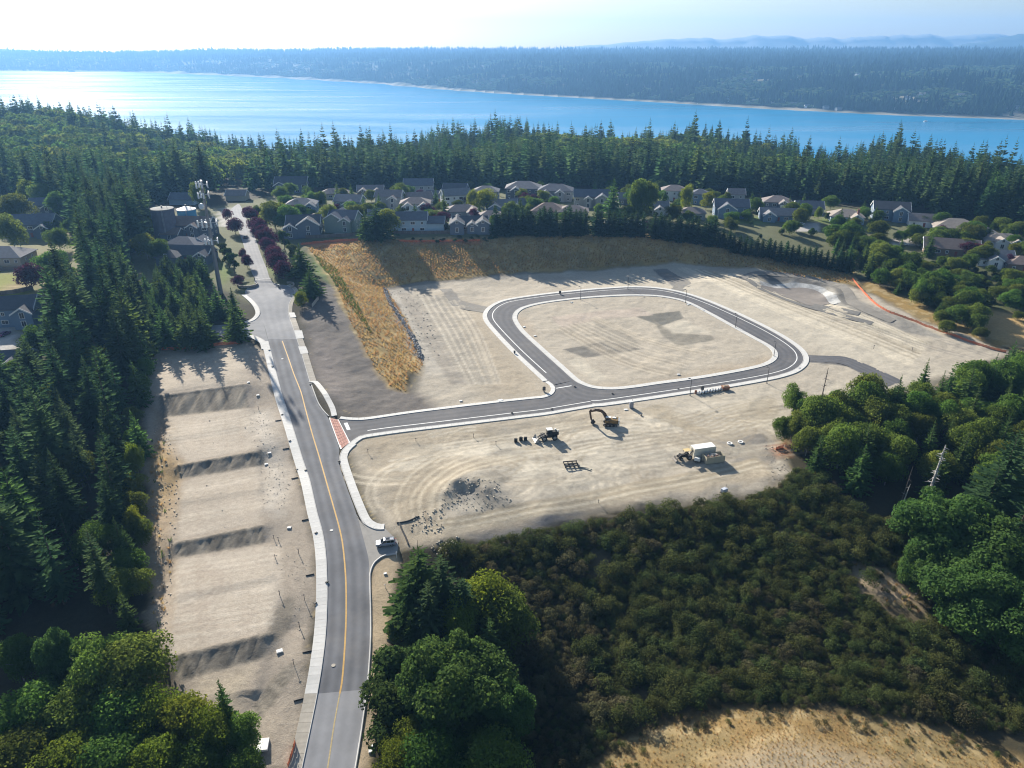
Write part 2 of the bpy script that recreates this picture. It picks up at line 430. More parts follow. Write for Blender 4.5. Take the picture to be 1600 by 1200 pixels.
def mobj(name, me, parent=None, loc=None, **kw):
    o = bpy.data.objects.new(name, me)
    if loc is not None: o.location = loc
    link(o, parent)
    return tag(o, **kw)
class MB:
    """collects simple solids for one mesh"""
    def __init__(s): s.v = []; s.f = []; s.m = []
    def add(s, vs, fs, mi=0):
        k = len(s.v); s.v += [tuple(map(float, p)) for p in vs]; s.f += [tuple(i + k for i in f) for f in fs]; s.m += [mi] * len(fs); return s
    def box(s, c, size, rz=0.0, mi=0, ry=0.0, taper=1.0):
        a, b, h = size[0] / 2, size[1] / 2, size[2] / 2
        vs = []
        for dz, k in ((-h, 1), (h, taper)):
            for dx, dy in ((-a, -b), (a, -b), (a, b), (-a, b)):
                x, y, z = dx * k, dy * k, dz
                if ry: x, z = x * cos(ry) + z * sin(ry), -x * sin(ry) + z * cos(ry)
                vs.append((c[0] + x * cos(rz) - y * sin(rz), c[1] + x * sin(rz) + y * cos(rz), c[2] + z))
        return s.add(vs, [(0, 3, 2, 1), (4, 5, 6, 7), (0, 1, 5, 4), (1, 2, 6, 5), (2, 3, 7, 6), (3, 0, 4, 7)], mi)
    def tube(s, p, q, r0, r1=None, n=8, mi=0, caps=True):
        r1 = r0 if r1 is None else r1
        p = Vector(p); q = Vector(q); d = (q - p).normalized()
        a = d.orthogonal().normalized(); b = d.cross(a)
        vs = []
        for c, r in ((p, r0), (q, r1)):
            for i in range(n):
                t = 2 * pi * i / n; vs.append(c + (a * cos(t) + b * sin(t)) * r)
        fs = [(i, (i + 1) % n, n + (i + 1) % n, n + i) for i in range(n)]
        if caps: fs += [tuple(range(n))[::-1], tuple(range(n, 2 * n))]
        return s.add(vs, fs, mi)
    def prism(s, prof, y0, y1, mi=0):
        """prof: list of (x,z) counter-clockwise seen from -y"""
        k = len(prof)
        vs = [(x, y0, z) for x, z in prof] + [(x, y1, z) for x, z in prof]
        fs = [tuple(range(k)), tuple(range(2 * k - 1, k - 1, -1))] + [(i, k + i, k + (i + 1) % k, (i + 1) % k) for i in range(k)]
        return s.add(vs, fs, mi)
    def ring(s, c, r0, r1, h, n=16, mi=0):
        vs = []
        for r, z in ((r0, 0), (r1, 0), (r1, h), (r0, h)):
            for i in range(n): vs.append((c[0] + r * cos(2 * pi * i / n), c[1] + r * sin(2 * pi * i / n), c[2] + z))
        fs = []
        for k in range(4):
            for i in range(n): fs.append((k * n + i, k * n + (i + 1) % n, ((k + 1) % 4) * n + (i + 1) % n, ((k + 1) % 4) * n + i))
        return s.add(vs, fs, mi)
    def mesh(s, name, mats, bevel=0.0):
        me = bpy.data.meshes.new(name); me.from_pydata(s.v, [], s.f)
        for m in (mats if isinstance(mats, (list, tuple)) else [mats]): me.materials.append(m)
        me.polygons.foreach_set("material_index", s.m)
        bm = bmesh.new(); bm.from_mesh(me); bmesh.ops.recalc_face_normals(bm, faces=bm.faces)
        if bevel > 0: bmesh.ops.bevel(bm, geom=[e for e in bm.edges if len(e.link_faces) == 2 and e.calc_face_angle(0) > .5], offset=bevel, segments=1, affect='EDGES', clamp_overlap=True)
        bm.to_mesh(me); bm.free(); me.update()
        return me
    def build(s, name, mats, parent=None, bevel=0.0, loc=None, **kw):
        return mobj(name, s.mesh(name, mats, bevel), parent, loc, **kw)
def copy_tree(o, parent=None, loc=None, rz=None, scale=None):
    c = o.copy(); link(c, parent)
    if loc is not None: c.location = loc
    if rz is not None: c.rotation_euler = (0, 0, rz)
    if scale is not None: c.scale = scale
    for ch in KIDS.get(o.name, []): copy_tree(ch, c)
    return c
# ================================================================== GROUND
DIRT = (.395, .35, .28); DIRT_PALE = (.475, .43, .345); TAN = (.36, .305, .225); GREY = (.155, .138, .122); GRAVEL = (.235, .215, .185)
DARK = (.13, .122, .11); GOLD = (.35, .25, .10); STRAW = (.26, .18, .075); OLIVE = (.10, .105, .04); FLOOR = (.045, .04, .024)
LAWN = (.13, .17, .045); CLAY = (.42, .20, .10); SAND = (.30, .275, .22); YARD = (.13, .135, .07); DKFOREST = (.022, .038, .018)
gcol = np.empty(XX.shape + (3,)); gcol[:] = FLOOR
rough = np.zeros(XX.shape)                   # how strongly the soil is rutted
flat = np.zeros(XX.shape, bool)              # under paving
WARPX = XX + (fbm(XX, YY, 9, 3) - .5) * 5; WARPY = YY + (fbm(XX + 500, YY, 9, 3) - .5) * 5
def paint(px, c, feather=1.2, a=1.0, warp=1.0, world=None, rg=None):
    P = np.array(world) if world is not None else atl(px)
    x0, y0 = P[:, 0].min() - 8, P[:, 1].min() - 8; x1, y1 = P[:, 0].max() + 8, P[:, 1].max() + 8
    i0, i1 = np.searchsorted(GX, [x0, x1]); j0, j1 = np.searchsorted(GY, [y0, y1])
    sl = (slice(j0, j1), slice(i0, i1))
    x = XX[sl] + (WARPX[sl] - XX[sl]) * warp; y = YY[sl] + (WARPY[sl] - YY[sl]) * warp
    ins = inpoly(x, y, P); d = segdist(x, y, P, True)
    m = np.clip(.5 + np.where(ins, d, -d) / (2 * feather), 0, 1) * a
    gcol[sl] = gcol[sl] * (1 - m[..., None]) + np.array(c) * m[..., None]
    if rg is not None: rough[sl] = rough[sl] * (1 - m) + rg * m
def stroke(P, w, c, a=.5, feather=.5):
    P = np.asarray(P)
    x0, y0 = P[:, 0].min() - 4, P[:, 1].min() - 4; x1, y1 = P[:, 0].max() + 4, P[:, 1].max() + 4
    i0, i1 = np.searchsorted(GX, [x0, x1]); j0, j1 = np.searchsorted(GY, [y0, y1])
    sl = (slice(j0, j1), slice(i0, i1))
    if XX[sl].size == 0: return
    d = segdist(XX[sl], YY[sl], P)
    m = np.clip((w / 2 + feather - d) / feather, 0, 1) * a
    gcol[sl] = gcol[sl] * (1 - m[..., None]) + np.array(c) * m[..., None]

far = YY > 1500
gcol[far] = DKFOREST
gcol[(HG < -87.6) & (YY > 500)] = SAND
# yards of the housing estate
paint([(330, 325), (480, 300), (800, 297), (1100, 305), (1300, 322), (1500, 345), (1640, 380), (1640, 520), (1500, 470), (1330, 428), (1150, 388), (1000, 368), (700, 374), (480, 384), (455, 450), (440, 470), (330, 470), (200, 440), (200, 340)], YARD, 4, rg=.2)
paint([(-80, 330), (150, 330), (140, 420), (70, 470), (40, 540), (60, 620), (-80, 640)], (.19, .18, .09), 4)
for u, v, du, dv in ((520, 340, 30, 8), (640, 330, 40, 6), (700, 340, 30, 7), (860, 330, 50, 7), (960, 345, 40, 6), (1180, 345, 40, 7), (1300, 345, 40, 6), (1440, 370, 40, 8),  (1360, 358, 30, 5), (430, 420, 12, 12), (350, 425, 14, 18)):
    paint([(u - du, v), (u, v - dv), (u + du, v), (u, v + dv)], LAWN, 2)
paint([(1390, 420), (1480, 408), (1640, 430), (1640, 515), (1540, 476), (1470, 498), (1410, 470)], (.075, .085, .035), 3)
for u, v, du, dv in ((675, 352, 12, 8), (975, 350, 35, 7), (610, 335, 20, 5), (240, 385, 22, 10), (535, 362, 14, 6), (1260, 355, 20, 7), (1420, 378, 25, 6), (760, 352, 10, 6), (5, 530, 25, 30), (353, 340, 10, 14)):
    paint([(u - du, v - dv), (u + du, v - dv), (u + du, v + dv), (u - du, v + dv)], (.42, .40, .37), 1.0, warp=.3)
paint([(-40, 428), (30, 428), (50, 462), (-40, 470)], (.20, .21, .04), 1.5); paint([(-40, 478), (28, 470), (42, 490), (-40, 510)], (.22, .22, .04), 1.5)
paint([(6, 444), (28, 440), (34, 452), (10, 456)], STRAW, 1.5)
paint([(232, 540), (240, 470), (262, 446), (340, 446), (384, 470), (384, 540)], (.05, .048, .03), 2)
# the pad
paint([(545, 690), (596, 830), (650, 852), (720, 842), (830, 820), (950, 796), (1100, 785), (1170, 778), (1245, 740), (1203, 700), (1218, 660), (1300, 612), (1400, 605), (1480, 590), (1580, 550), (1440, 500),
       (1345, 452), (1280, 432), (1150, 416), (1060, 410), (840, 426), (665, 443), (600, 452), (660, 572), (640, 640), (540, 655)], DIRT, 2, rg=1)
paint([(850, 440), (1060, 415), (1150, 440), (1300, 500), (1450, 560), (1400, 590), (1280, 550), (1150, 490), (1060, 455), (900, 450)], DIRT_PALE, 5, .7, rg=.7)
paint([(1290, 600), (1380, 600), (1420, 580), (1500, 570), (1450, 610), (1250, 640)], DIRT_PALE, 4, .7)
paint([(640, 690), (860, 660), (960, 650), (1200, 600), (1220, 640), (1100, 680), (1000, 720), (960, 760), (850, 770), (780, 740), (650, 720)], DIRT_PALE, 8, .55)
paint([(560, 690), (650, 690), (700, 740), (680, 830), (610, 825), (575, 760)], TAN, 5, .75)
paint([(660, 455), (760, 480), (790, 540), (850, 600), (800, 620), (740, 590), (680, 520)], TAN, 6, .7)
paint([(690, 520), (750, 500), (850, 610), (760, 625)], (.33, .28, .21), 5, .6)
paint([(600, 455), (640, 450), (690, 520), (700, 590), (660, 585), (640, 520)], (.36, .33, .28), 3, .8)
paint([(860, 625), (1000, 612), (1150, 592), (1240, 575), (1200, 560), (1020, 598), (880, 608)], (.32, .25, .17), 4, .65)          # rusty fill inside the loop kerb
paint([(770, 498), (800, 480), (820, 500), (850, 560), (880, 600), (850, 585)], (.36, .29, .21), 3, .6)
paint([(560, 685), (700, 668), (860, 652), (960, 640), (1000, 648), (840, 672), (700, 690), (590, 705)], (.33, .27, .19), 3, .55)
# lots left of the road
paint([(236, 545), (392, 533), (418, 560), (482, 800), (494, 900), (482, 1080), (452, 1210), (395, 1210), (290, 1130), (262, 1060), (240, 1000), (236, 900), (228, 800), (215, 700), (222, 620)], (.345, .295, .235), 1.5, rg=.35)
paint([(250, 560), (380, 545), (385, 598), (248, 617)], (.45, .39, .31), 2, .8, rg=.3)
for q in ([(258, 655), (378, 640), (400, 700), (290, 722)], [(285, 752), (403, 730), (405, 815), (280, 842)], [(280, 875), (440, 850), (440, 940), (415, 985), (265, 1022)]):
    paint(q, (.43, .375, .305), .6, .85, warp=.15, rg=.06)
paint([(300, 1065), (395, 1050), (370, 1110), (300, 1110)], (.46, .39, .29), 2, .8)
paint([(385, 640), (415, 640), (450, 740), (440, 800), (412, 800), (407, 730)], (.46, .42, .36), 2.5, .7, rg=1.6)
paint([(238, 640), (258, 655), (285, 745), (272, 850), (262, 1000), (240, 1000), (232, 900), (222, 790)], (.31, .235, .15), 2, .8, rg=1.3)
paint([(235, 700), (262, 690), (270, 760), (245, 800)], (.36, .24, .09), 2.5, .6)
# cut faces of the terraces: darker soil, shade of faces turned from the sun painted in
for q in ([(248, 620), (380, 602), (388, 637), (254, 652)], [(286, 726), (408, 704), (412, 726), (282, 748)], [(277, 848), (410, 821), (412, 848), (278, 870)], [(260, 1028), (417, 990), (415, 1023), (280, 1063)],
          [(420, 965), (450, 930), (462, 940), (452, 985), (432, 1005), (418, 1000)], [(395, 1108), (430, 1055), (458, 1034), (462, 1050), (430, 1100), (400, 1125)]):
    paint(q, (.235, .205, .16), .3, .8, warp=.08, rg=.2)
# slope between the road and the pad
paint([(470, 492), (490, 455), (520, 440), (548, 470), (572, 520), (600, 580), (640, 610), (690, 640), (600, 655), (552, 652), (525, 645), (497, 602)], GREY, 2.5, rg=1.2)
paint([(490, 520), (520, 540), (545, 620), (520, 620), (500, 580)], (.22, .19, .17), 4, .7)
paint([(480, 395), (525, 420), (535, 455), (510, 440), (490, 425)], (.09, .13, .035), 2, .9)
paint([(535, 470), (560, 480), (580, 520), (560, 520)], (.10, .12, .05), 3, .7)
# dry grass on the cut bank
paint([(478, 384), (540, 376), (700, 371), (800, 371), (1000, 366), (1090, 372), (1250, 405), (1335, 428), (1340, 446), (1270, 434), (1160, 416), (1060, 410), (840, 424), (665, 440), (602, 449), (640, 510), (662, 572),
       (652, 585), (636, 580), (637, 614), (612, 606), (588, 580), (570, 545), (545, 500), (520, 440), (490, 400)], GOLD, 1.6, rg=1)
paint([(850, 371), (1000, 368), (1090, 374), (1120, 405), (1060, 408), (950, 413), (850, 422)], (.37, .255, .10), 4, .7)
paint([(1100, 376), (1330, 424), (1330, 436), (1200, 412)], (.16, .125, .06), 3, .8)
paint([(630, 384), (700, 382), (770, 378), (750, 400), (690, 420), (640, 410)], (.30, .21, .07), 5, .7)
paint([(470, 381), (540, 374), (560, 379), (500, 388)], CLAY, 1.5, .9); paint([(625, 376), (690, 377), (760, 376), (755, 382), (640, 384)], CLAY, 1.5, .8)
paint([(600, 449), (665, 440), (760, 433), (840, 424), (840, 427), (665, 444), (600, 453)], (.22, .20, .17), .7, .8)
paint([(604, 452), (625, 480), (655, 545), (664, 570), (655, 574), (640, 540), (615, 490)], (.24, .23, .21), .8, .85)
# gravel drives and stockpiled patches on the pad
for q, c in (([(688, 452), (704, 451), (722, 470), (762, 480), (756, 489), (705, 478)], GRAVEL), ([(1020, 421), (1040, 420), (1079, 444), (1058, 455), (1052, 448)], (.20, .19, .175)),
             ([(1267, 556), (1320, 558), (1412, 597), (1384, 604), (1322, 572), (1265, 566)], (.125, .122, .12)), ([(1118, 692), (1190, 677), (1222, 700), (1204, 735), (1135, 740), (1150, 712)], GRAVEL),
             ([(878, 546), (950, 533), (1006, 545), (915, 559)], (.165, .155, .135)), ([(990, 493), (1062, 486), (1068, 497), (1032, 509)], (.15, .145, .125)), ([(1020, 500), (1052, 520), (1110, 524), (1116, 531), (1060, 541), (1035, 525)], (.23, .21, .17)),
             ([(930, 500), (950, 499), (1004, 540), (985, 545), (925, 522)], (.29, .26, .21)), ([(860, 495), (1000, 480), (1020, 492), (930, 500), (880, 515)], (.40, .34, .28))):
    paint(q, c, .45, .95, warp=.18)
paint([(885, 562), (905, 557), (950, 592), (925, 595)], DIRT_PALE, 1, .8, warp=.4); paint([(1035, 508), (1068, 500), (1120, 520), (1052, 522)], DIRT_PALE, 1.5, .8)
# detention pond
paint([(1153, 431), (1185, 424), (1260, 431), (1320, 445), (1345, 470), (1440, 510), (1480, 530), (1420, 520), (1330, 497), (1250, 480), (1195, 460)], (.25, .235, .205), 1.0, .97, warp=.2)
paint([(1170, 434), (1240, 438), (1300, 448), (1320, 476), (1340, 480), (1318, 448), (1240, 431), (1180, 428)], (.13, .125, .115), .7, .9, warp=.2)
paint([(1195, 445), (1245, 448), (1288, 456), (1298, 470), (1270, 478), (1225, 464)], (.215, .19, .17), .6, .97, warp=.12)
paint([(1186, 440), (1240, 443), (1282, 449), (1282, 455), (1240, 449), (1190, 447)], (.40, .40, .385), .5, .7, warp=.8)
paint([(1282, 449), (1298, 456), (1314, 472), (1303, 475), (1288, 460), (1280, 455)], (.47, .455, .41), .5, .9, warp=.5)
paint([(1300, 488), (1350, 500), (1450, 535), (1440, 540), (1340, 510)], (.17, .165, .11), 1, .85, warp=.3)
paint([(1265, 480), (1275, 474), (1345, 487), (1335, 492)], DARK, 1, .7)
# haul road, berm and the stockpile
paint([(640, 828), (800, 806), (950, 778), (1100, 748), (1200, 722), (1208, 742), (1120, 762), (960, 795), (840, 818), (700, 842), (625, 858), (615, 845)], (.44, .37, .27), 1.5, .9, rg=.5)
paint([(735, 836), (820, 814), (900, 797), (935, 797), (870, 826), (780, 850)], (.17, .165, .16), 1.5, .95)
paint([(690, 762), (720, 745), (770, 752), (790, 775), (750, 795), (700, 790)], (.30, .275, .23), 3, .85, rg=1.5)
paint([(712, 765), (738, 764), (742, 776), (715, 778)], (.15, .145, .14), 1.5, .8)
paint([(1195, 695), (1220, 690), (1235, 712), (1215, 716)], CLAY, 2, .9)
# scrub floor, mound, verge, straw field
paint([(700, 860), (900, 830), (1150, 795), (1260, 735), (1330, 800), (1420, 830), (1450, 950), (1600, 1000), (1650, 1150), (1450, 1130), (1250, 1080), (1000, 1110), (900, 1150), (850, 1050), (760, 950)], (.10, .085, .05), 3)
paint([(1330, 880), (1400, 900), (1440, 960), (1390, 945), (1335, 915)], (.37, .29, .20), 2.5, .9); paint([(1220, 830), (1255, 850), (1250, 870), (1220, 855)], (.30, .24, .17), 2, .8)
# 
paint([(1380, 940), (1500, 1000), (1620, 1060), (1620, 1150), (1480, 1060), (1400, 1000)], (.10, .08, .05), 3, .95)  # brown ground, darkened: the maples' shade is painted into the soil colour
paint([(900, 1260), (960, 1185), (1010, 1140), (1100, 1110), (1250, 1105), (1400, 1128), (1500, 1155), (1640, 1200), (1640, 1350), (900, 1350)], STRAW, 3, rg=.8)
paint([(985, 1200), (1010, 1165), (1080, 1130), (1250, 1122), (1380, 1140), (1300, 1160), (1120, 1165), (1040, 1200)], (.20, .135, .06), 3, .7)
paint([(1130, 1180), (1250, 1160), (1400, 1190), (1300, 1240), (1120, 1240)], (.34, .285, .20), 3, .8)
paint([(583, 884), (600, 869), (621, 866), (624, 880), (612, 950), (606, 1000), (596, 1060), (588, 1120), (575, 1210), (550, 1210), (570, 1100), (577, 1000), (579, 940)], (.44, .35, .235), .8, .95, warp=.2, rg=.6)
paint([(1470, 500), (1530, 478), (1620, 500), (1640, 545), (1560, 538)], (.42, .29, .13), 2.5, .95)
paint([(1345, 448), (1430, 495), (1560, 545), (1575, 538), (1450, 480), (1360, 440)], (.30, .20, .07), 1.5, .85)
# clearings on the far shore
for u, v, du, dv in ((1440, 158, 18, 5), (1425, 151, 14, 3), (1120, 152, 20, 2), (1500, 158, 20, 3), (1180, 122, 25, 2), (1245, 122, 20, 2), (1350, 118, 16, 2), (1580, 172, 25, 3), (1260, 168, 30, 2)):
    c = at(u, v); a = at(u - du, v); b = at(u, v - dv); e = at(u, v + dv); f = at(u + du, v)
    paint(None, (.36, .31, .21), 6, .95, world=[a, b, f, e])

pt = fbm(XX + 900, YY, 7, 4); ps = fbm(XX, YY + 700, 3.0, 3)
isg = (np.abs(gcol[..., 0] - gcol[..., 1] * 1.45) < .06) & (gcol[..., 2] < .11) & (gcol[..., 0] > .14) & (YY < 450)
k_ = np.clip((pt - .50) / .12, 0, 1) * .55 * isg
gcol = gcol * (1 - k_[..., None]) + np.array((.20, .165, .085)) * k_[..., None]
k_ = np.clip((ps - .56) / .1, 0, 1) * .5 * isg
gcol = gcol * (1 - k_[..., None]) + np.array((.42, .33, .18)) * k_[..., None]
# wheel ruts on the bare ground
def ruts(P, dark, a, gauge=2.0):
    Q = smooth(P, 1.5)
    for s in (-gauge / 2, gauge / 2): stroke(offset(Q, s), .55, dark, a, .45)
r5 = random.Random(5)
for k in range(60):
    u = r5.uniform(600, 1190); v = 690 + r5.uniform(-15, 75) - (u - 640) * .03
    c = at(u, v); th = r5.uniform(0, 6.28); R = r5.uniform(8, 26); sp = r5.uniform(.8, 2.6)
    P = [(c[0] + R * cos(th + sp * t), c[1] + .8 * R * sin(th + sp * t)) for t in np.linspace(0, 1, 9)]
    ruts(P, r5.choice([(.30, .25, .18), (.60, .53, .41), (.33, .28, .2)]), r5.uniform(.3, .6), r5.choice([1.8, 2.1, 2.5]))
for k in range(60):
    u = r5.uniform(600, 1150); v = 700 + r5.uniform(-25, 60) - (u - 640) * .05; L = r5.uniform(40, 160)
    ruts([at(u, v), at(u + L * .5, v - L * .07 + r5.uniform(-4, 4)), at(u + L, v - L * .15)], r5.choice([(.27, .235, .18), (.53, .48, .385), (.31, .275, .215)]), r5.uniform(.4, .75))
for k in range(26):
    u = r5.uniform(640, 1180); v = 700 + r5.uniform(-30, 60) - (u - 640) * .05; du = r5.uniform(8, 40)
    paint([(u - du, v + 2), (u - du * .3, v - du * .22), (u + du, v - du * .12), (u + du * .4, v + du * .2)], r5.choice([(.29, .265, .22), (.33, .29, .225), (.50, .455, .37)]), 2.0, r5.uniform(.4, .75), warp=1.6)
for k in range(12):
    d = k * 1.5 + r5.uniform(-.4, .4)
    ruts([at(640 + k * 3, 832 - k), at(800 + k, 808 - k * 1.4), at(950, 783 - k * 1.5), at(1100, 752 - k * 1.2), at(1185, 730 - k)], r5.choice([(.33, .28, .2), (.58, .51, .39)]), .45)
for k in range(16):   # ruts sweeping into the pad from the junction
    ruts([at(640 + k * 3, 838 - k * 2), at(620 + k * 5, 790 - k * 2), at(640 + k * 7, 745 - k), at(680 + k * 9, 715)], r5.choice([(.31, .26, .19), (.56, .49, .37)]), .4)
for k in range(44):   # dozer passes along the plot left of the loop
    a = r5.uniform(0, 1); u0 = 625 + a * 90
    ruts([at(u0, 458 + 8 * a), at(u0 + 35, 520), at(u0 + 85 - 20 * a, 600)], r5.choice([(.27, .24, .2), (.50, .45, .36), (.3, .27, .22)]), .5, 2.4)
for k in range(46):   # passes across the field north east of the loop
    a = r5.uniform(0, 1)
    ruts([at(1060 + a * 90, 418 + a * 12), at(1200 + a * 40, 480 - a * 22), at(1420 + a * 30, 570 - a * 34)], r5.choice([(.34, .295, .22), (.57, .51, .40)]), .55, 2.4)
for k in range(14):
    a = r5.uniform(0, 1)
    ruts([at(870 + a * 60, 515 - a * 20), at(960 + a * 60, 565 - a * 35), at(1040 + a * 70, 590 - a * 40)], r5.choice([(.30, .26, .2), (.55, .48, .37)]), .45, 2.3)
for k in range(46):   # smoothed benches of the lots
    b = r5.choice([(660, 700, 260, 395), (755, 815, 285, 405), (880, 1000, 275, 425)])
    v = r5.uniform(b[0], b[1]); ruts([at(b[2], v), at((b[2] + b[3]) / 2, v - 10), at(b[3], v - 22)], r5.choice([(.37, .32, .255), (.52, .46, .375)]), .45, 1.9)
for k in range(24):
    b = r5.choice([(655, 705, 262, 390), (752, 822, 288, 405), (875, 1005, 282, 420)])
    u = r5.uniform(b[2], b[3]); P = [at(u, b[0]), at(u + 4, b[1])]; stroke(P, .3, (.40, .34, .27), .4, .4)
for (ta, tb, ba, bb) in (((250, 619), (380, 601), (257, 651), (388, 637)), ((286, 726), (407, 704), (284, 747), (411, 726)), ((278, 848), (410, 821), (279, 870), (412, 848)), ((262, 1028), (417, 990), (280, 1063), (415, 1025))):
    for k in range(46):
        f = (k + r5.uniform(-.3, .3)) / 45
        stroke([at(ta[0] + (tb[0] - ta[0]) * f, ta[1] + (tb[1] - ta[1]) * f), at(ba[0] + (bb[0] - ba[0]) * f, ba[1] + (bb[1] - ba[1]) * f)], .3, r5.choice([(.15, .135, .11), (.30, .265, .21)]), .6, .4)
for k in range(26):
    f = k / 25; stroke([at(398 + 50 * f, 1106 - 66 * f), at(405 + 57 * f, 1122 - 78 * f)], .35, r5.choice([(.14, .125, .1), (.33, .29, .23)]), .6, .4)
for k in range(9):
    c = at(320 + r5.uniform(-40, 60), 920 + r5.uniform(-30, 40)); R = r5.uniform(4, 8); th = r5.uniform(0, 6)
    ruts([(c[0] + R * cos(th + t), c[1] + R * sin(th + t)) for t in np.linspace(0, 3.2, 9)], (.38, .32, .255), .4, 1.6)
for k in range(9):
    ruts([at(1000 + k * 4, 640 - k), at(1060 + k * 8, 660 + k * 3), at(1120 + k * 8, 640 + k * 3), at(1210, 620 + k * 3)], (.34, .29, .21), .4)
ruts([at(1300, 500), at(1360, 512), at(1450, 542), at(1520, 560)], (.25, .23, .2), .6, 2.2); ruts([at(1330, 480), at(1420, 515), at(1545, 556)], (.25, .23, .2), .6, 2.2)
stroke([at(960, 610)[:2], at(1100, 590)[:2]], 1.2, (.24, .19, .13), .5, 1.2)

# ------------------------------------------------------------------ roads traced on the ground
def surf(px, step=1.0, closed=False): return smooth(atl(px), step, closed)
ROAD_L = surf([(407, 490), (414, 512), (420, 535), (426, 557), (432, 582), (440, 612), (446, 632), (454, 655), (465, 690), (476, 725), (485, 752), (496, 800), (505, 833), (510, 867), (512, 910), (512, 943), (510, 987), (505, 1033), (498, 1077), (485, 1143), (473, 1200), (460, 1260)])
ROAD_R = surf([(450, 490), (460, 520), (470, 550), (485, 600), (497, 632), (512, 652), (523, 680), (530, 702), (530, 725), (542, 762), (553, 792), (562, 820), (570, 850), (576, 875), (577, 900), (578, 950), (578, 1000), (575, 1050), (572, 1083), (565, 1133), (557, 1183), (545, 1260)])
UP_L = surf([(371, 319), (360, 330), (369, 352), (379, 378), (386, 405), (393, 425), (398, 440), (385, 452), (384, 460), (397, 471), (405, 482), (407, 490)])
UP_R = surf([(374, 319), (378, 326), (386, 343), (397, 366), (405, 390), (416, 418), (425, 440), (448, 446), (458, 452), (460, 460), (452, 474), (450, 490)])
ENTRY_T = surf([(530, 655), (550, 657), (575, 656), (637, 647), (700, 639), (775, 630), (830, 624), (850, 622), (863, 617), (868, 609), (865, 602), (857, 596)])
ENTRY_B = surf([(547, 692), (562, 682), (582, 678), (625, 672), (700, 663), (800, 651), (850, 645), (880, 640), (906, 635.5), (927, 632)])
lz = lambda pts: [(740 + a / 2.963, 430 + b / 2.963) for a, b in pts]
OUT = surf(lz([(480, 590), (400, 545), (345, 490), (200, 355), (100, 250), (65, 200), (72, 165), (110, 135), (170, 115), (300, 95), (450, 78), (600, 65), (750, 58), (850, 63), (960, 83), (1070, 118), (1200, 173), (1330, 235), (1430, 290), (1500, 340), (1525, 378), (1518, 410), (1480, 440), (1420, 461), (1350, 477), (1200, 504), (1000, 535), (800, 565), (640, 588), (560, 596)]), 1.0, True)
INN = surf(lz([(465, 488), (400, 430), (300, 340), (220, 265), (186, 218), (180, 190), (195, 165), (230, 146), (300, 128), (400, 113), (550, 98), (700, 90), (830, 92), (920, 103), (1000, 125), (1100, 175), (1200, 230), (1300, 285), (1380, 330), (1408, 360), (1405, 388), (1370, 413), (1300, 434), (1150, 463), (1000, 487), (850, 507), (750, 522), (650, 531), (560, 526), (505, 510)]), 1.0, True)
ASPH_Z, WALK_Z, KERB_Z = .07, .20, .22
def strip(name, Lp, Rp, cols, up, m, kind=None, parent=None, label=None):
    nn = max(len(Lp), len(Rp)); Lp = resample(Lp, num=nn); Rp = resample(Rp, num=nn)
    t = np.linspace(0, 1, cols + 1)[None, :, None]
    P = Lp[:, None] * (1 - t) + Rp[:, None] * t
    z = hz(P[..., 0], P[..., 1]) + up
    V = np.concatenate([P, z[..., None]], 2).reshape(-1, 3)
    i = np.arange(nn - 1)[:, None] * (cols + 1) + np.arange(cols)[None]
    F = np.stack([i, i + 1, i + cols + 2, i + cols + 1], -1).reshape(-1, 4)
    me_ = arr_mesh(name, V, [F], m, smooth_=True)
    a_ = me_.attributes.new("across", 'FLOAT', 'POINT'); a_.data.foreach_set("value", np.broadcast_to(t[..., 0], (nn, cols + 1)).astype(np.float32).ravel())
    o = mobj(name, me_, parent)
    tag(o, label=label, kind=kind)
    return o
def sink(P):
    x0, y0 = P[:, 0].min() - 1, P[:, 1].min() - 1; x1, y1 = P[:, 0].max() + 1, P[:, 1].max() + 1
    i0, i1 = np.searchsorted(GX, [x0, x1]); j0, j1 = np.searchsorted(GY, [y0, y1]); sl = (slice(j0, j1), slice(i0, i1))
    flat[sl] |= inpoly(XX[sl], YY[sl], P)
ring_in = inpoly(XX, YY, INN)
flat |= inpoly(XX, YY, OUT) & ~ring_in
for a, b in ((ROAD_L, ROAD_R), (UP_L, UP_R), (ENTRY_T, ENTRY_B)): sink(np.concatenate([a, b[::-1]]))

MOUTH = atl([(546, 785), (557, 806), (567, 817), (577, 822.5), (588, 826), (602, 826), (622, 846), (621, 864), (600, 868), (583, 880), (577, 899), (572, 870), (562, 830)])
ST = atl([(330, 510), (384, 505), (405, 497), (415, 512), (418, 530), (395, 522), (330, 524)])
sink(MOUTH); sink(ST); sink(atl([(1268, 556), (1322, 559), (1360, 573), (1408, 596), (1386, 602), (1345, 582), (1316, 568), (1266, 564)]))
# micro relief of the bare ground, then the terrain mesh
site = np.clip((440 - YY) / 30, 0, 1) * np.clip((230 - np.abs(XX - 30)) / 20, 0, 1)
rel = (fbm(XX, YY, 3.2, 4) - .5) * .42 * rough + (fbm(XX + 90, YY + 33, 11, 3) - .5) * .7 * np.clip(rough - .3, 0, 1)
edge = np.ones(XX.shape)
for P, cl_ in ((ROAD_L, 0), (ROAD_R, 0), (ENTRY_T, 0), (ENTRY_B, 0), (OUT, 1), (INN, 1)):
    x0, y0 = P[:, 0].min() - 8, P[:, 1].min() - 8; x1, y1 = P[:, 0].max() + 8, P[:, 1].max() + 8
    i0, i1 = np.searchsorted(GX, [x0, x1]); j0, j1 = np.searchsorted(GY, [y0, y1]); sl = (slice(j0, j1), slice(i0, i1))
    edge[sl] = np.minimum(edge[sl], np.clip((segdist(XX[sl], YY[sl], P[::3], bool(cl_)) - 3.2) / 3, 0, 1))
HT = HG + np.clip(rel, -.5, .5) * site * edge
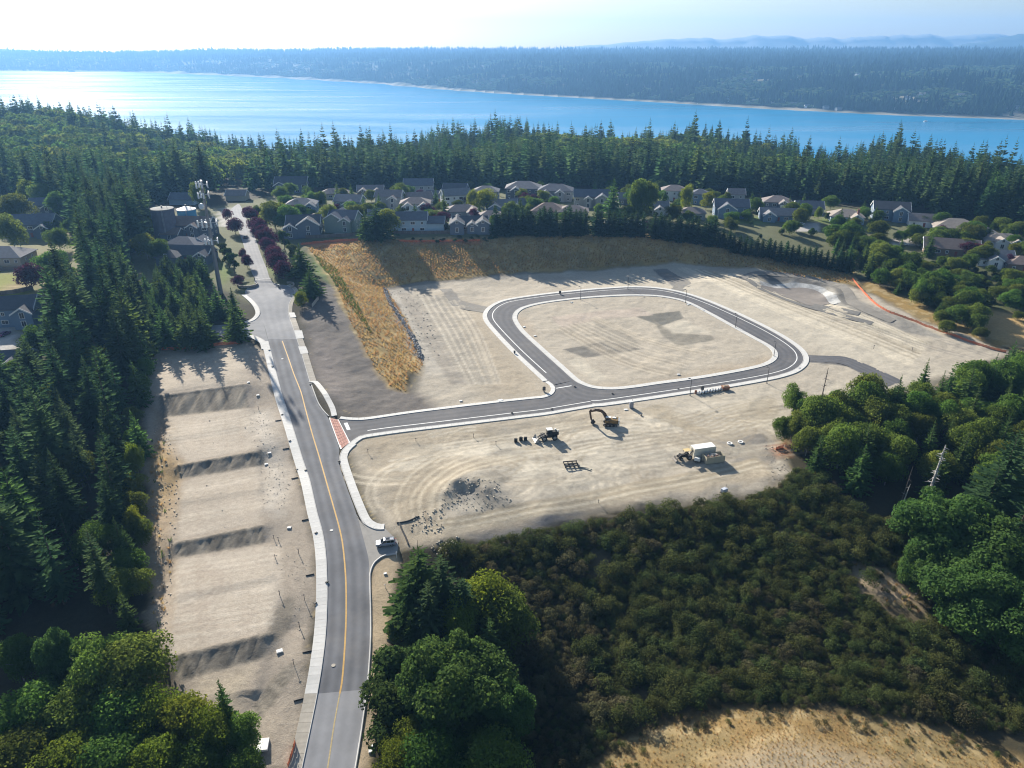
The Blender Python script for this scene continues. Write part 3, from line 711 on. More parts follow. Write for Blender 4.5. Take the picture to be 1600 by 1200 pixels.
HT = np.where(flat, HG - .12, HT)
HT = np.where(YY > 1500, HT + (fbm(XX, YY, 260, 4) - .5) * 30 * np.clip((HG + 84) / 60, 0, 1), HT)
def gz(x, y):
    global HG
    k = HG; HG = HT
    r = float(hz(x, y)); HG = k
    return r
def ga(u, v):
    p = at(u, v); p[2] = gz(p[0], p[1]) ; return p

def ground_material():
    m = bpy.data.materials.new("ground_soil"); m.use_nodes = True
    nt = m.node_tree; b = nt.nodes["Principled BSDF"]; b.inputs["Roughness"].default_value = .95; b.inputs["Specular IOR Level"].default_value = .15
    ca = nt.nodes.new("ShaderNodeAttribute"); ca.attribute_name = "soil"
    tc = nt.nodes.new("ShaderNodeTexCoord")
    def noise(s, d, r=.65):
        x = nt.nodes.new("ShaderNodeTexNoise"); x.inputs["Scale"].default_value = s; x.inputs["Detail"].default_value = d; x.inputs["Roughness"].default_value = r
        nt.links.new(tc.outputs["Object"], x.inputs["Vector"]); return x
    def mul(fac_node, lo, hi, a, b2, src):
        r = nt.nodes.new("ShaderNodeMapRange"); r.inputs[1].default_value = lo; r.inputs[2].default_value = hi; r.inputs[3].default_value = a; r.inputs[4].default_value = b2
        nt.links.new(fac_node.outputs["Fac"], r.inputs[0])
        x = nt.nodes.new("ShaderNodeMix"); x.data_type = 'RGBA'; x.blend_type = 'MULTIPLY'; x.inputs[0].default_value = 1
        nt.links.new(src, x.inputs[6]); nt.links.new(r.outputs[0], x.inputs[7]); return x.outputs[2]
    n1, n2, n3 = noise(.09, 6), noise(.8, 7, .7), noise(3.5, 4, .7)
    c = mul(n1, .3, .7, .88, 1.10, ca.outputs["Color"]); c = mul(n2, .3, .7, .86, 1.13, c); c = mul(n3, .3, .7, .84, 1.14, c)
    nt.links.new(c, b.inputs["Base Color"])
    bp = nt.nodes.new("ShaderNodeBump"); bp.inputs["Strength"].default_value = 1; bp.inputs["Distance"].default_value = .13
    nt.links.new(n2.outputs["Fac"], bp.inputs["Height"])
    bp2 = nt.nodes.new("ShaderNodeBump"); bp2.inputs["Strength"].default_value = .8; bp2.inputs["Distance"].default_value = .08
    nt.links.new(n3.outputs["Fac"], bp2.inputs["Height"]); nt.links.new(bp.outputs[0], bp2.inputs["Normal"])
    nt.links.new(bp2.outputs[0], b.inputs["Normal"])
    return m
ny, nx = XX.shape
i = np.arange(ny - 1)[:, None] * nx + np.arange(nx - 1)[None]
GF = np.stack([i, i + 1, i + nx + 1, i + nx], -1).reshape(-1, 4)
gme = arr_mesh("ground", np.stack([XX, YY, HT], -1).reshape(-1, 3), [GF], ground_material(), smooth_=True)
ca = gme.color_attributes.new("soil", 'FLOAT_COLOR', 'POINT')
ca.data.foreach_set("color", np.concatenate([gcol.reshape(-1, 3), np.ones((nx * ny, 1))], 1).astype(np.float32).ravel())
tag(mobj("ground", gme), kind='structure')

# ------------------------------------------------------------------ paving
M_ASPH = mat("asphalt_new", (.10, .10, .106), .85, noise=.12, nscale=.35, bump=.01, bscale=30)
M_ASPH_OLD = mat("asphalt_worn", (.245, .248, .258), .9, noise=.10, nscale=.25)
M_ASPH_MID = mat("asphalt_mid", (.135, .139, .150), .88, noise=.16, nscale=.16)
def wear(m, amt, dust):
    nt = m.node_tree; b = nt.nodes["Principled BSDF"]; src = b.inputs["Base Color"].links[0].from_socket
    at_ = nt.nodes.new("ShaderNodeAttribute"); at_.attribute_name = "across"
    a = nt.nodes.new("ShaderNodeMath"); a.operation = 'MULTIPLY'; a.inputs[1].default_value = 4 * pi * 2
    c = nt.nodes.new("ShaderNodeMath"); c.operation = 'COSINE'; r = nt.nodes.new("ShaderNodeMapRange"); r.inputs[1].default_value = -1; r.inputs[3].default_value = 1 - amt; r.inputs[4].default_value = 1 + amt
    nt.links.new(at_.outputs["Fac"], a.inputs[0]); nt.links.new(a.outputs[0], c.inputs[0]); nt.links.new(c.outputs[0], r.inputs[0])
    x = nt.nodes.new("ShaderNodeMix"); x.data_type = 'RGBA'; x.blend_type = 'MULTIPLY'; x.inputs[0].default_value = 1; nt.links.new(src, x.inputs[6]); nt.links.new(r.outputs[0], x.inputs[7])
    tc = nt.nodes.new("ShaderNodeTexCoord"); nz = nt.nodes.new("ShaderNodeTexNoise"); nz.inputs["Scale"].default_value = .06; nz.inputs["Detail"].default_value = 8; nz.inputs["Roughness"].default_value = .7; nt.links.new(tc.outputs["Object"], nz.inputs["Vector"])
    q = nt.nodes.new("ShaderNodeMapRange"); q.inputs[1].default_value = .5; q.inputs[2].default_value = .75; q.inputs[4].default_value = dust; nt.links.new(nz.outputs["Fac"], q.inputs[0])
    y = nt.nodes.new("ShaderNodeMix"); y.data_type = 'RGBA'; y.inputs[7].default_value = (.34, .30, .25, 1); nt.links.new(q.outputs[0], y.inputs[0]); nt.links.new(x.outputs[2], y.inputs[6]); nt.links.new(y.outputs[2], b.inputs["Base Color"])
wear(M_ASPH, .10, .2); wear(M_ASPH_OLD, .05, .2); wear(M_ASPH_MID, .13, .25)
M_CONC = mat("concrete_new", (.58, .57, .54), .85, noise=.09, nscale=.6, rand=.06)
M_CONC_OLD = mat("concrete_old", (.36, .33, .28), .9, noise=.15, nscale=.6, rand=.08)
M_KERB = mat("kerb_concrete", (.48, .47, .45), .85, noise=.1, nscale=.8)
M_WHITE = mat("road_paint_white", (.74, .74, .72), .7, noise=.1, nscale=3)
M_YEL = mat("road_paint_yellow", (.50, .30, .085), .7, noise=.15, nscale=2)
ki = lambda P, v: int(np.argmin(np.hypot(*(P - at(*v)[:2]).T)))
kL, kR = ki(ROAD_L, (497, 1083)), ki(ROAD_R, (572, 1081))
k0L, k0R = ki(ROAD_L, (419, 530)), ki(ROAD_R, (463, 530))
strip("main_road", ROAD_L[k0L:kL + 1], ROAD_R[k0R:kR + 1], 14, ASPH_Z, M_ASPH_MID, 'structure')
strip("old_road", ROAD_L[kL:], ROAD_R[kR:], 14, ASPH_Z, M_ASPH_OLD, 'structure')
strip("junction_road", ROAD_L[:k0L + 1], ROAD_R[:k0R + 1], 14, ASPH_Z, M_ASPH_OLD, 'structure')
strip("upper_road", UP_L, UP_R, 12, ASPH_Z, M_ASPH_OLD, 'structure')
strip("entry_road", ENTRY_T, ENTRY_B, 14, ASPH_Z, M_ASPH, 'structure')
def ring_strip(name, O, I, cols, up, m, kind, parent=None):
    c = I.mean(0)
    # pair every inner sample with the nearest outer sample, monotone by arclength
    nn = 420
    A = resample(I, num=nn)
    B = []
    T = np.roll(A, -1, 0) - np.roll(A, 1, 0); N = np.stack([-T[:, 1], T[:, 0]], 1); N /= np.linalg.norm(N, axis=1)[:, None] + 1e-9
    if np.dot(N[10], A[10] - c) < 0: N = -N
    s = [int(np.argmin(np.linalg.norm(O - (p + q * 9), axis=1))) for p, q in zip(A, N)]
    B = O[s]
    for _ in range(3): B = (np.roll(B, 1, 0) + B * 2 + np.roll(B, -1, 0)) / 4
    return strip(name, A, B, cols, up, m, kind, parent)
ring_strip("loop_road", OUT[:-1], INN, 12, ASPH_Z + .006, M_ASPH, 'structure')
# dirt-track mouth opposite the parked car
v = [(p[0], p[1], float(hz(p[0], p[1])) + ASPH_Z - .02) for p in MOUTH]; c = np.mean(v, 0)
arr = np.array(v + [tuple(c)])
tag(mobj("track_mouth", arr_mesh("track_mouth", arr, [np.array([(k, (k + 1) % len(v), len(v)) for k in range(len(v))])], mat("asphalt_dusty", (.30, .285, .26), .9, noise=.12, nscale=.5))), kind='structure')

strip("stub_road", surf([(1262, 555), (1290, 556), (1322, 558), (1360, 572), (1412, 596)]), surf([(1258, 565), (1290, 566), (1316, 569), (1345, 583), (1386, 604)]), 8, .05, M_ASPH, 'structure')
def sidewalk_run(P, side, w, m, name, slab=1.6, kerb=.18, split=True, closed=False, skip=()):
    """kerb along P and a walk of slabs beyond it; side=+1 left of P's direction"""
    inner = P; k1 = offset(P, side * kerb, closed); k2 = offset(P, side * (kerb + .02), closed); wk = offset(P, side * w, closed)
    nn = len(P)
    z = lambda q: hz(q[:, 0], q[:, 1])
    z0 = z(inner)
    V = np.concatenate([np.c_[inner, z0 - .1], np.c_[inner, z0 + KERB_Z - .02], np.c_[k1, z(k1) * .3 + z0 * .7 + KERB_Z], np.c_[k1, z0 - .1]])
    i = np.arange(nn - 1)[:, None]
    F = np.concatenate([np.c_[i, i + 1, i + nn + 1, i + nn], np.c_[i + nn, i + nn + 1, i + 2 * nn + 1, i + 2 * nn], np.c_[i + 2 * nn, i + 2 * nn + 1, i + 3 * nn + 1, i + 3 * nn]])
    root = tag(mobj(name, arr_mesh(name, V, [F], M_KERB)), kind='structure')
    if w <= kerb + .1: return root
    step = max(1, int(round(slab)))
    vs, fs = [], []
    for a in range(0, nn - 1, step):
        b = min(a + step, nn - 1)
        if any(lo <= a < hi for lo, hi in skip): continue
        g = .012
        q = [k2[a] + (k2[b] - k2[a]) * g, k2[b] - (k2[b] - k2[a]) * g, wk[b] - (wk[b] - wk[a]) * g, wk[a] + (wk[b] - wk[a]) * g]
        zz = [z0[a], z0[b], z0[b] * .6 + float(hz(*wk[b])) * .4, z0[a] * .6 + float(hz(*wk[a])) * .4]
        top = WALK_Z + rng.uniform(-.006, .006)
        cen = np.mean(q, 0)
        vv = [(p[0], p[1], h + top) for p, h in zip(q, zz)] + [(p[0], p[1], h - .25) for p, h in zip(q, zz)]
        ff = [(0, 1, 2, 3), (0, 4, 5, 1), (1, 5, 6, 2), (2, 6, 7, 3), (3, 7, 4, 0)]
        if split:
            me = bpy.data.meshes.new("slab"); cz = np.mean(zz)
            me.from_pydata([(x - cen[0], y - cen[1], h - cz) for x, y, h in vv], [], ff); me.materials.append(m)
            mobj("slab", me, root, (cen[0], cen[1], cz))
        else:
            k = len(vs); vs += vv; fs += [tuple(i + k for i in f) for f in ff]
    if not split and fs:
        me = bpy.data.meshes.new("paving_slabs"); me.from_pydata(vs, [], fs); me.materials.append(m)
        tag(mobj("paving_slabs", me, root), kind='stuff')
    return root
# left walk of the main road, then the older continuation
sL = 1 if ROAD_L[60][0] > 0 else -1
def side_of(P, away):
    """+1/-1 so that offset goes away from the given xy"""
    k = len(P) // 2; q = offset(P, 1.0)[k]
    return 1 if np.linalg.norm(q - away) > np.linalg.norm(P[k] - away) else -1
mid_road = np.array(at(530, 850)[:2])
a0 = ki(ROAD_L, (419, 533))
sl_ = side_of(ROAD_L[a0:kL], mid_road)
sidewalk_run(ROAD_L[a0:kL + 1], sl_, 2.5, M_CONC, "main_sidewalk", 2)
sidewalk_run(ROAD_L[kL:], sl_, 2.5, M_CONC_OLD, "old_sidewalk", 2)
a1, a2 = ki(ROAD_R, (450, 490)), ki(ROAD_R, (485, 598))
sr_ = -sl_
sidewalk_run(ROAD_R[a1:a2], sr_, 2.2, M_CONC_OLD, "upper_sidewalk", 2)
WR = surf([(485, 599), (494, 624), (503, 640), (513, 651)])
sidewalk_run(WR, side_of(WR, np.array(at(470, 640)[:2])), .3, M_CONC, "kerb_return")
WK = surf([(482, 597), (492, 601), (513, 634), (518, 651)]); 
sidewalk_run(WK, side_of(WK, np.array(at(490, 640)[:2])), 1.7, M_CONC, 'set_back_walk', 2, kerb=.06)
CORNER = surf([(547, 692), (537, 701), (532, 709), (531, 722), (543, 760), (556, 794), (565, 814), (573, 822), (587, 828), (600, 828)])
sidewalk_run(CORNER, side_of(CORNER, np.array(at(500, 760)[:2])), 2.2, M_CONC, "corner_sidewalk", 2)
LOW = surf([(620, 865), (600, 868), (590, 874), (583, 881), (578, 893), (577, 905), (578, 950), (578, 1000), (575, 1050), (572, 1083), (565, 1133), (557, 1183), (545, 1260)])
sidewalk_run(LOW, side_of(LOW, np.array(at(540, 950)[:2])), .32, M_CONC, "lower_kerb", kerb=.32)
ENT = ENTRY_T[ki(ENTRY_T, (530, 655)):]
sidewalk_run(ENT, side_of(ENT, np.array(at(700, 655)[:2])), 1.5, M_CONC, "entry_sidewalk", 2, split=False)
ENB = ENTRY_B
sidewalk_run(ENB, side_of(ENB, np.array(at(700, 655)[:2])), 1.7, M_CONC, "entry_far_sidewalk", 2, split=False)
# loop walks
cO = OUT.mean(0)
ia, ib = ki(OUT, (856, 595.5)), ki(OUT, (927, 632))
so = side_of(OUT[ia:ia + 40] if ia + 40 < len(OUT) else OUT[-40:], cO)
seq = np.concatenate([OUT[ia:-1], OUT[:ib + 1]]) if ia > ib else OUT[ia:ib + 1]
sidewalk_run(seq, side_of(seq[:60], cO), 2.0, M_CONC, "loop_outer_sidewalk", 2, split=False)
sidewalk_run(INN, -side_of(INN[:60], INN.mean(0)), 2.0, M_CONC, "loop_inner_sidewalk", 2, split=False, closed=False)
# islands by the gate
ISL = surf([(384, 460), (397, 471), (405, 482), (406, 492), (397, 501), (384, 505)])
sidewalk_run(ISL, side_of(ISL, np.array(at(430, 480)[:2])), 1.8, M_CONC, "gate_island_walk", 2, split=False)
SIDE = surf([(382, 521), (396, 524), (408, 529), (416, 535), (419, 545)])
sidewalk_run(SIDE, side_of(SIDE, np.array(at(425, 510)[:2])), 2.3, M_CONC, "side_street_walk", 2, split=False)
GR = surf([(448, 446), (458, 452), (460, 460), (452, 474), (450, 490)])
sidewalk_run(GR, side_of(GR, np.array(at(425, 480)[:2])), 1.6, M_CONC_OLD, "gate_walk", 2, split=False)
strip("side_street", surf([(330, 509), (384, 505), (396, 501), (405, 493), (408, 490)]), surf([(330, 526), (384, 523), (398, 526), (410, 531), (421, 540)]), 8, ASPH_Z - .012, M_ASPH_OLD, 'structure')
# replaced slabs
for q in ([(451, 489), (460, 489), (463, 496), (454, 497)], [(460, 517), (472, 517), (475, 529), (463, 530)], [(466, 542), (478, 542), (482, 552), (470, 554)]):
    P = atl(q); cc = P.mean(0)
    b = MB(); b.add([(p[0] - cc[0], p[1] - cc[1], p[2] - cc[2] + h) for h in (.215, 0) for p in P], [(0, 1, 2, 3), (0, 4, 5, 1), (1, 5, 6, 2), (2, 6, 7, 3), (3, 7, 4, 0)])
    b.build("slab", M_CONC, bpy.data.objects["upper_sidewalk"], loc=tuple(cc))

# detention pond and gravel drives: thin sheets laid on the ground
M_GRAV = mat("gravel_drive", (.15, .145, .135), .95, noise=.18, nscale=.5, bump=.03, bscale=3); M_GRAV2 = mat("gravel_pale", (.21, .195, .17), .95, noise=.15, nscale=.4, bump=.03, bscale=3)
M_LINER = mat("pond_liner", (.38, .38, .365), .7, noise=.35, nscale=.35); M_PFLOOR = mat("pond_floor_silt", (.20, .178, .158), .95, noise=.12, nscale=.3)
strip("pond_liner_slope", surf([(1186, 439), (1240, 442), (1282, 448), (1297, 456), (1314, 472)]), surf([(1190, 446), (1240, 450), (1279, 456), (1288, 463), (1302, 476)]), 4, .10, M_LINER, 'structure')
strip("pond_floor", surf([(1190, 446), (1240, 450), (1279, 456), (1288, 463), (1297, 473)]), surf([(1188, 448), (1213, 459), (1243, 470), (1268, 478), (1295, 475)]), 10, .09, M_PFLOOR, 'structure')
strip("pond_track", surf([(1150, 434), (1183, 424), (1260, 431), (1320, 446), (1346, 474), (1400, 500)]), surf([(1163, 437), (1188, 430), (1256, 436), (1309, 450), (1330, 478), (1390, 505)]), 4, .10, M_GRAV2, 'structure')
strip("pond_rim_track", surf([(1163, 437), (1190, 454), (1240, 474), (1300, 492), (1360, 508)]), surf([(1172, 436), (1200, 455), (1245, 472), (1305, 488), (1365, 503)]), 4, .09, M_GRAV, 'structure')
strip("pond_outlet", surf([(1266, 480), (1300, 486), (1340, 493)]), surf([(1274, 475), (1305, 480), (1345, 488)]), 4, .10, M_GRAV, 'structure')
strip("gravel_drive", surf([(687, 452), (698, 466), (712, 480), (757, 489)]), surf([(705, 451), (713, 462), (724, 471), (763, 480)]), 6, .08, M_GRAV2, 'structure')
strip("gravel_drive_far", surf([(1020, 422), (1040, 433), (1056, 444), (1041, 456)]), surf([(1042, 420), (1062, 432), (1080, 443), (1066, 456)]), 6, .08, M_GRAV2, 'structure')
# markings
def line(name, Q, w, m, up, parent=None, label=None, **kw):
    return strip(name, offset(Q, w / 2), offset(Q, -w / 2), 1, up, m, kw.get('kind', 'structure'), parent)
YC = surf([(441, 533), (450, 558), (459, 584), (470, 612), (478, 642), (487, 675), (500, 718), (512, 760), (522, 795), (531, 828), (536, 855), (540, 900), (541, 950), (539, 1007), (535, 1060), (531, 1084)])
line("yellow_centre_line", YC, .34, M_YEL, ASPH_Z + .02)
YO = surf([(531, 1084), (522, 1133), (512, 1200), (500, 1260)])
line("faded_centre_line", YO, .24, mat("paint_faded", (.42, .33, .17), .8, noise=.25, nscale=2), ASPH_Z + .02)
wl = offset(seq, -side_of(seq[:60], cO) * 2.2)
line("white_edge_line", wl[6:], .34, M_WHITE, ASPH_Z + .03)
EB2 = offset(ENB, -side_of(ENB, np.array(at(700, 655)[:2])) * 2.2)
line("white_edge_line_entry", EB2[ki(EB2, (575, 675)):], .34, M_WHITE, ASPH_Z + .03)
for nm, a, b, w in (("stop_bar", (540, 661), (545, 672), 1.1), ("stop_bar_junction", (869, 607), (893, 603), .5)):
    P0, P1 = at(*a)[:2], at(*b)[:2]
    line(nm, resample(np.array([P0, P1]), 1.0), w, M_WHITE, ASPH_Z + .025)
CW = atl([(515, 653), (528, 656), (546, 692), (533, 702)])
M_CW = mat("brick_red_paving", (.50, .27, .215), .9, noise=.2, nscale=1.5)
v4 = [np.array([p[0], p[1], float(hz(p[0], p[1])) + ASPH_Z + .028]) for p in CW]
nb = 10; b = MB()
for k in range(nb):
    for j in range(4):
        t0, t1 = k / nb + .004, (k + 1) / nb - .004; s0, s1 = j / 4 + .01, (j + 1) / 4 - .01
        f = lambda s, t: (v4[0] * (1 - s) + v4[1] * s) * (1 - t) + (v4[3] * (1 - s) + v4[2] * s) * t
        b.add([f(s0, t0), f(s1, t0), f(s1, t1), f(s0, t1)], [(0, 1, 2, 3)])
b.build("crosswalk", M_CW, kind='structure')
for a, c2 in ((0, 3), (1, 2)):
    line("crosswalk_edge_line", resample(np.array([v4[a][:2], v4[c2][:2]]), 1.0), .45, M_WHITE, ASPH_Z + .036)
rr = random.Random(3)
# ================================================================== WATER, HILLS
wm = bpy.data.materials.new("water"); wm.use_nodes = True
nt = wm.node_tree; nt.nodes.clear()
def _n(t, **kw):
    x = nt.nodes.new(t)
    for k, v in kw.items(): x.inputs[k].default_value = v
    return x
tc = _n("ShaderNodeTexCoord")
mp = _n("ShaderNodeMapping", Scale=(.0006, .0030, 1), Rotation=(0, 0, .5)); nt.links.new(tc.outputs["Object"], mp.inputs[0])
sn = _n("ShaderNodeTexNoise", Scale=1, Detail=5, Distortion=1.8); nt.links.new(mp.outputs[0], sn.inputs["Vector"])
rm = _n("ShaderNodeMapRange"); rm.inputs[1].default_value = .40; rm.inputs[2].default_value = .68; rm.inputs[3].default_value = .20; rm.inputs[4].default_value = .46
nt.links.new(sn.outputs["Fac"], rm.inputs[0])
wv = _n("ShaderNodeTexNoise", Scale=.06, Detail=6); nt.links.new(tc.outputs["Object"], wv.inputs["Vector"])
bp = _n("ShaderNodeBump", Distance=3.0, Strength=.25); nt.links.new(wv.outputs["Fac"], bp.inputs["Height"])
wd = _n("ShaderNodeBsdfDiffuse", Color=(.012, .20, .40, 1)); wg = _n("ShaderNodeBsdfGlossy", Color=(.9, .95, 1, 1), Roughness=.135)
nt.links.new(bp.outputs[0], wg.inputs["Normal"]); wx = _n("ShaderNodeMixShader")
nt.links.new(rm.outputs[0], wx.inputs[0]); nt.links.new(wd.outputs[0], wx.inputs[1]); nt.links.new(wg.outputs[0], wx.inputs[2])
wo_ = _n("ShaderNodeOutputMaterial"); nt.links.new(wx.outputs[0], wo_.inputs[0])
tag(mobj("water", arr_mesh("water", [(-6650, 700, WATER_Z), (6650, 700, WATER_Z), (6650, 10100, WATER_Z), (-6650, 10100, WATER_Z)], [np.array([[0, 1, 2, 3]])], wm)), kind='structure')

def mountain(name, pts, y0, depth, m):
    """jagged range: pts = crest as (pixel column, pixel row); real ridge with flanks"""
    crest = []
    for (u, v) in pts:
        d = ray(u, v); s = y0 / d[1]; crest.append((d[0] * s, CZ + d[2] * s))
    crest = np.array(crest); xs = np.linspace(crest[0, 0], crest[-1, 0], 220); zs = np.interp(xs, crest[:, 0], crest[:, 1])
    base = 20.0
    zs = zs + ((1 - np.abs(2 * fbm(xs, xs * 0 + 5, 520, 5) - 1)) - .75) * (zs - base) * .30 + (fbm(xs, xs * 0 + 50, 160, 4) - .5) * (zs - base) * .16
    rows = np.linspace(-1, 1, 15); V = []
    for r in rows:
        k = 1 - abs(r)
        z = base + (zs - base) * k ** 1.1 * (1 - .35 * (fbm(xs, xs * 0 + r * 900, 300, 4) - .3) * (abs(r) > .05) * (k > 0))
        V.append(np.stack([xs, np.full_like(xs, y0 + r * depth), z], 1))
    V = np.concatenate(V); w = len(xs); i = np.arange(len(rows) - 1)[:, None] * w + np.arange(w - 1)[None]
    tag(mobj(name, arr_mesh(name, V, [np.stack([i, i + 1, i + w + 1, i + w], -1).reshape(-1, 4)], m, smooth_=True)), kind='structure')
M_MTN = mat("far_rock", (.26, .275, .29), .95)
mountain("mountains", [(840, 78), (900, 72), (960, 68), (1020, 64), (1080, 61), (1130, 58), (1180, 56), (1225, 56), (1260, 61), (1290, 59), (1310, 62), (1340, 59), (1400, 56), (1440, 55), (1490, 56), (1540, 55), (1600, 55), (1700, 56), (1850, 59), (2100, 69)], 9550, 550, M_MTN)
mountain("hills", [(1440, 79), (1490, 73), (1530, 66), (1570, 58), (1610, 53), (1680, 50), (1800, 48), (1950, 60), (2050, 78)], 8700, 500, mat("far_hill", (.04, .06, .05), .95))

# ================================================================== TREES
M_BARK = mat("bark", (.10, .075, .055), .95, noise=.3, nscale=1.2)
M_BARK_GREY = mat("bark_grey", (.27, .25, .23), .95, noise=.3, nscale=1.5)
M_DEAD = mat("dead_wood", (.40, .38, .36), .95, noise=.25, nscale=1.5)
M_DEADDK = mat("dead_wood_dark", (.12, .10, .09), .95, noise=.25, nscale=1.5)
L_CON = leafmat("needles", (.032, .064, .030), (.072, .118, .048), .38, .30, .38, .03)
L_CONY = leafmat("needles_young", (.044, .088, .028), (.092, .148, .046), .45, .4, .22, .02)
L_HEDGE = leafmat("needles_hedge", (.024, .05, .024), (.052, .09, .036), .4, .4, .2, .02)
L_BROAD = leafmat("leaves_green", (.058, .102, .022), (.112, .162, .040), .5, .3, .28, .035)
L_MAPLE = leafmat("leaves_maple", (.045, .098, .026), (.090, .152, .046), .45, .3, .12, .015)
L_LIME = leafmat("leaves_lime", (.090, .130, .018), (.145, .185, .035), .5, .35, .15, .02)
L_PLUM = leafmat("leaves_plum", (.045, .016, .030), (.085, .030, .048), .35, .5, .2, .02)
L_BROOM = leafmat("leaves_broom", (.042, .060, .020), (.100, .114, .042), .38, .25, .32, .03)
L_BROOMB = leafmat("leaves_broom_brown", (.064, .064, .028), (.125, .118, .066), .35, .3, .3, .02)
L_BUSH = leafmat("leaves_bush", (.035, .062, .018), (.075, .105, .034), .38, .4, .3, .03)

def trunk_mesh(name, h, r, m, bend=0.0, n=7, seg=6, seed=0):
    R = random.Random(seed); b = []; fs = []
    off = [0, 0]
    for k in range(seg + 1):
        t = k / seg
        if k: off[0] += R.uniform(-bend, bend); off[1] += R.uniform(-bend, bend)
        rr_ = r * (1 - .93 * t) * (1.35 if k == 0 else 1)
        for i in range(n): b.append((off[0] + rr_ * cos(2 * pi * i / n), off[1] + rr_ * sin(2 * pi * i / n), h * t - (.5 if k == 0 else 0)))
    for k in range(seg):
        for i in range(n): fs.append((k * n + i, k * n + (i + 1) % n, (k + 1) * n + (i + 1) % n, (k + 1) * n + i))
    me = bpy.data.meshes.new(name); me.from_pydata(b, [], fs); me.materials.append(m)
    return me
def conifer_arrays(seed, h, R, whorls, per, quads, z0=.08, shape=.85, droop=1.0, qw=.5, gap=.12):
    g = np.random.default_rng(seed)
    Q = []
    for k in range(whorls):
        t = ((k + g.uniform(-.3, .3)) / whorls); t = min(max(t, 0), .985)
        z = h * (z0 + (1 - z0) * t)
        L0 = R * (1 - t) ** shape * (1 - .45 * max(0, .14 - t) / .14) + .12
        nb = max(4, int(per * (.55 + .45 * (1 - t))))
        a0 = g.uniform(0, 6.28)
        for j in range(nb):
            if g.random() < gap: continue
            az = a0 + 2 * pi * j / nb + g.uniform(-.25, .25)
            L = L0 * g.uniform(.68, 1.18)
            pit = radians(34 * t ** 1.2 - 14 * droop * (1 - t) + g.uniform(-9, 9))
            dx, dy = cos(az), sin(az); sx, sy = -dy, dx
            nq = max(2, int(round(quads * (.35 + .65 * (1 - t)))))
            for q in range(nq):
                f0 = (q + .15) / nq; f1 = min(1.06, f0 + 1.45 / nq)
                droop_z = -.16 * L * f0 ** 2 * droop
                droop_z1 = -.16 * L * f1 ** 2 * droop + .07 * L * (f1 > .9)
                wd = L * .30 * (1 - .62 * f0) * g.uniform(.75, 1.25) * qw * 2
                roll = g.uniform(-.55, .55)
                sw = g.uniform(-.22, .22) * L * .5
                p0 = np.array([dx * L * f0 * cos(pit), dy * L * f0 * cos(pit), z + L * f0 * sin(pit) + droop_z])
                p1 = np.array([dx * L * f1 * cos(pit) + sx * sw, dy * L * f1 * cos(pit) + sy * sw, z + L * f1 * sin(pit) + droop_z1])
                s = np.array([sx * cos(roll), sy * cos(roll), sin(roll)]) * wd
                Q.append([p0 - s * .55, p0 + s * .55, p1 + s * .28, p1 - s * .28])
                if q % 2 == 0:   # hanging spray under the branch
                    Q.append([p0, p1, p1 + np.array([sx * .1, sy * .1, -wd * .55]), p0 + np.array([0, 0, -wd * .85])])
    # leader
    for a in (0, 1.57): Q.append([(-.1 * cos(a), -.1 * sin(a), h * .94), (.1 * cos(a), .1 * sin(a), h * .94), (.03, 0, h * 1.02), (-.03, 0, h * 1.02)])
    return np.array(Q, np.float32)
def quads_mesh(name, Q, m):
    V = Q.reshape(-1, 3); F = np.arange(len(V)).reshape(-1, 4)
    return arr_mesh(name, V, [F], m)
def broad_arrays(seed, h, R, lobes, per, leaf, base=.25, flat_=1.0, lobe_r=.42, up=.35):
    g = np.random.default_rng(seed); Q = []
    cz = h * (base + (1 - base) * .5); hh = h * (1 - base) * .5
    cen = []
    for k in range(lobes):
        d = g.normal(size=3); d /= np.linalg.norm(d)
        if d[2] < -.8: d[2] *= -.6
        rad = g.uniform(.38, .78)
        c = np.array([d[0] * R * rad, d[1] * R * rad, cz + d[2] * hh * rad * 1.05])
        tz = (c[2] - h * base) / (h * (1 - base))
        lr = R * lobe_r * g.uniform(.5, 1.3) * (1.1 - .45 * max(0, tz - .45))
        cen.append((c, lr))
    for c, lr in cen:
        m_ = int(per * (lr / (R * lobe_r)) ** 2)
        d = g.normal(size=(m_, 3)); d /= np.linalg.norm(d, axis=1)[:, None]
        d[:, 2] = np.where(d[:, 2] < -.6, -d[:, 2] * .8, d[:, 2])
        rr_ = lr * g.uniform(.72, 1.10, m_) ** 1.0
        p = c + d * rr_[:, None] * np.array([1, 1, .82 * flat_])
        nrm = d + g.normal(size=(m_, 3)) * .55; nrm[:, 2] += up; nrm /= np.linalg.norm(nrm, axis=1)[:, None]
        a = np.cross(nrm, g.normal(size=(m_, 3))); a /= np.linalg.norm(a, axis=1)[:, None] + 1e-6
        b_ = np.cross(nrm, a)
        s = leaf * g.uniform(.55, 1.25, m_)[:, None]
        bend = nrm * s * .25
        Q.append(np.stack([p - a * s - bend, p - b_ * s * .7, p + a * s - bend, p + b_ * s * .7], 1))
    return np.concatenate(Q).astype(np.float32)
def limbs(mb, seed, h, R, n=7, m=0):
    g = random.Random(seed)
    for k in range(n):
        az = g.uniform(0, 6.28); z = h * g.uniform(.25, .5); L = R * g.uniform(.45, .75)
        mb.tube((0, 0, z), (cos(az) * L, sin(az) * L, z + L * g.uniform(.5, 1.1)), h * .011, h * .004, 5, m, False)
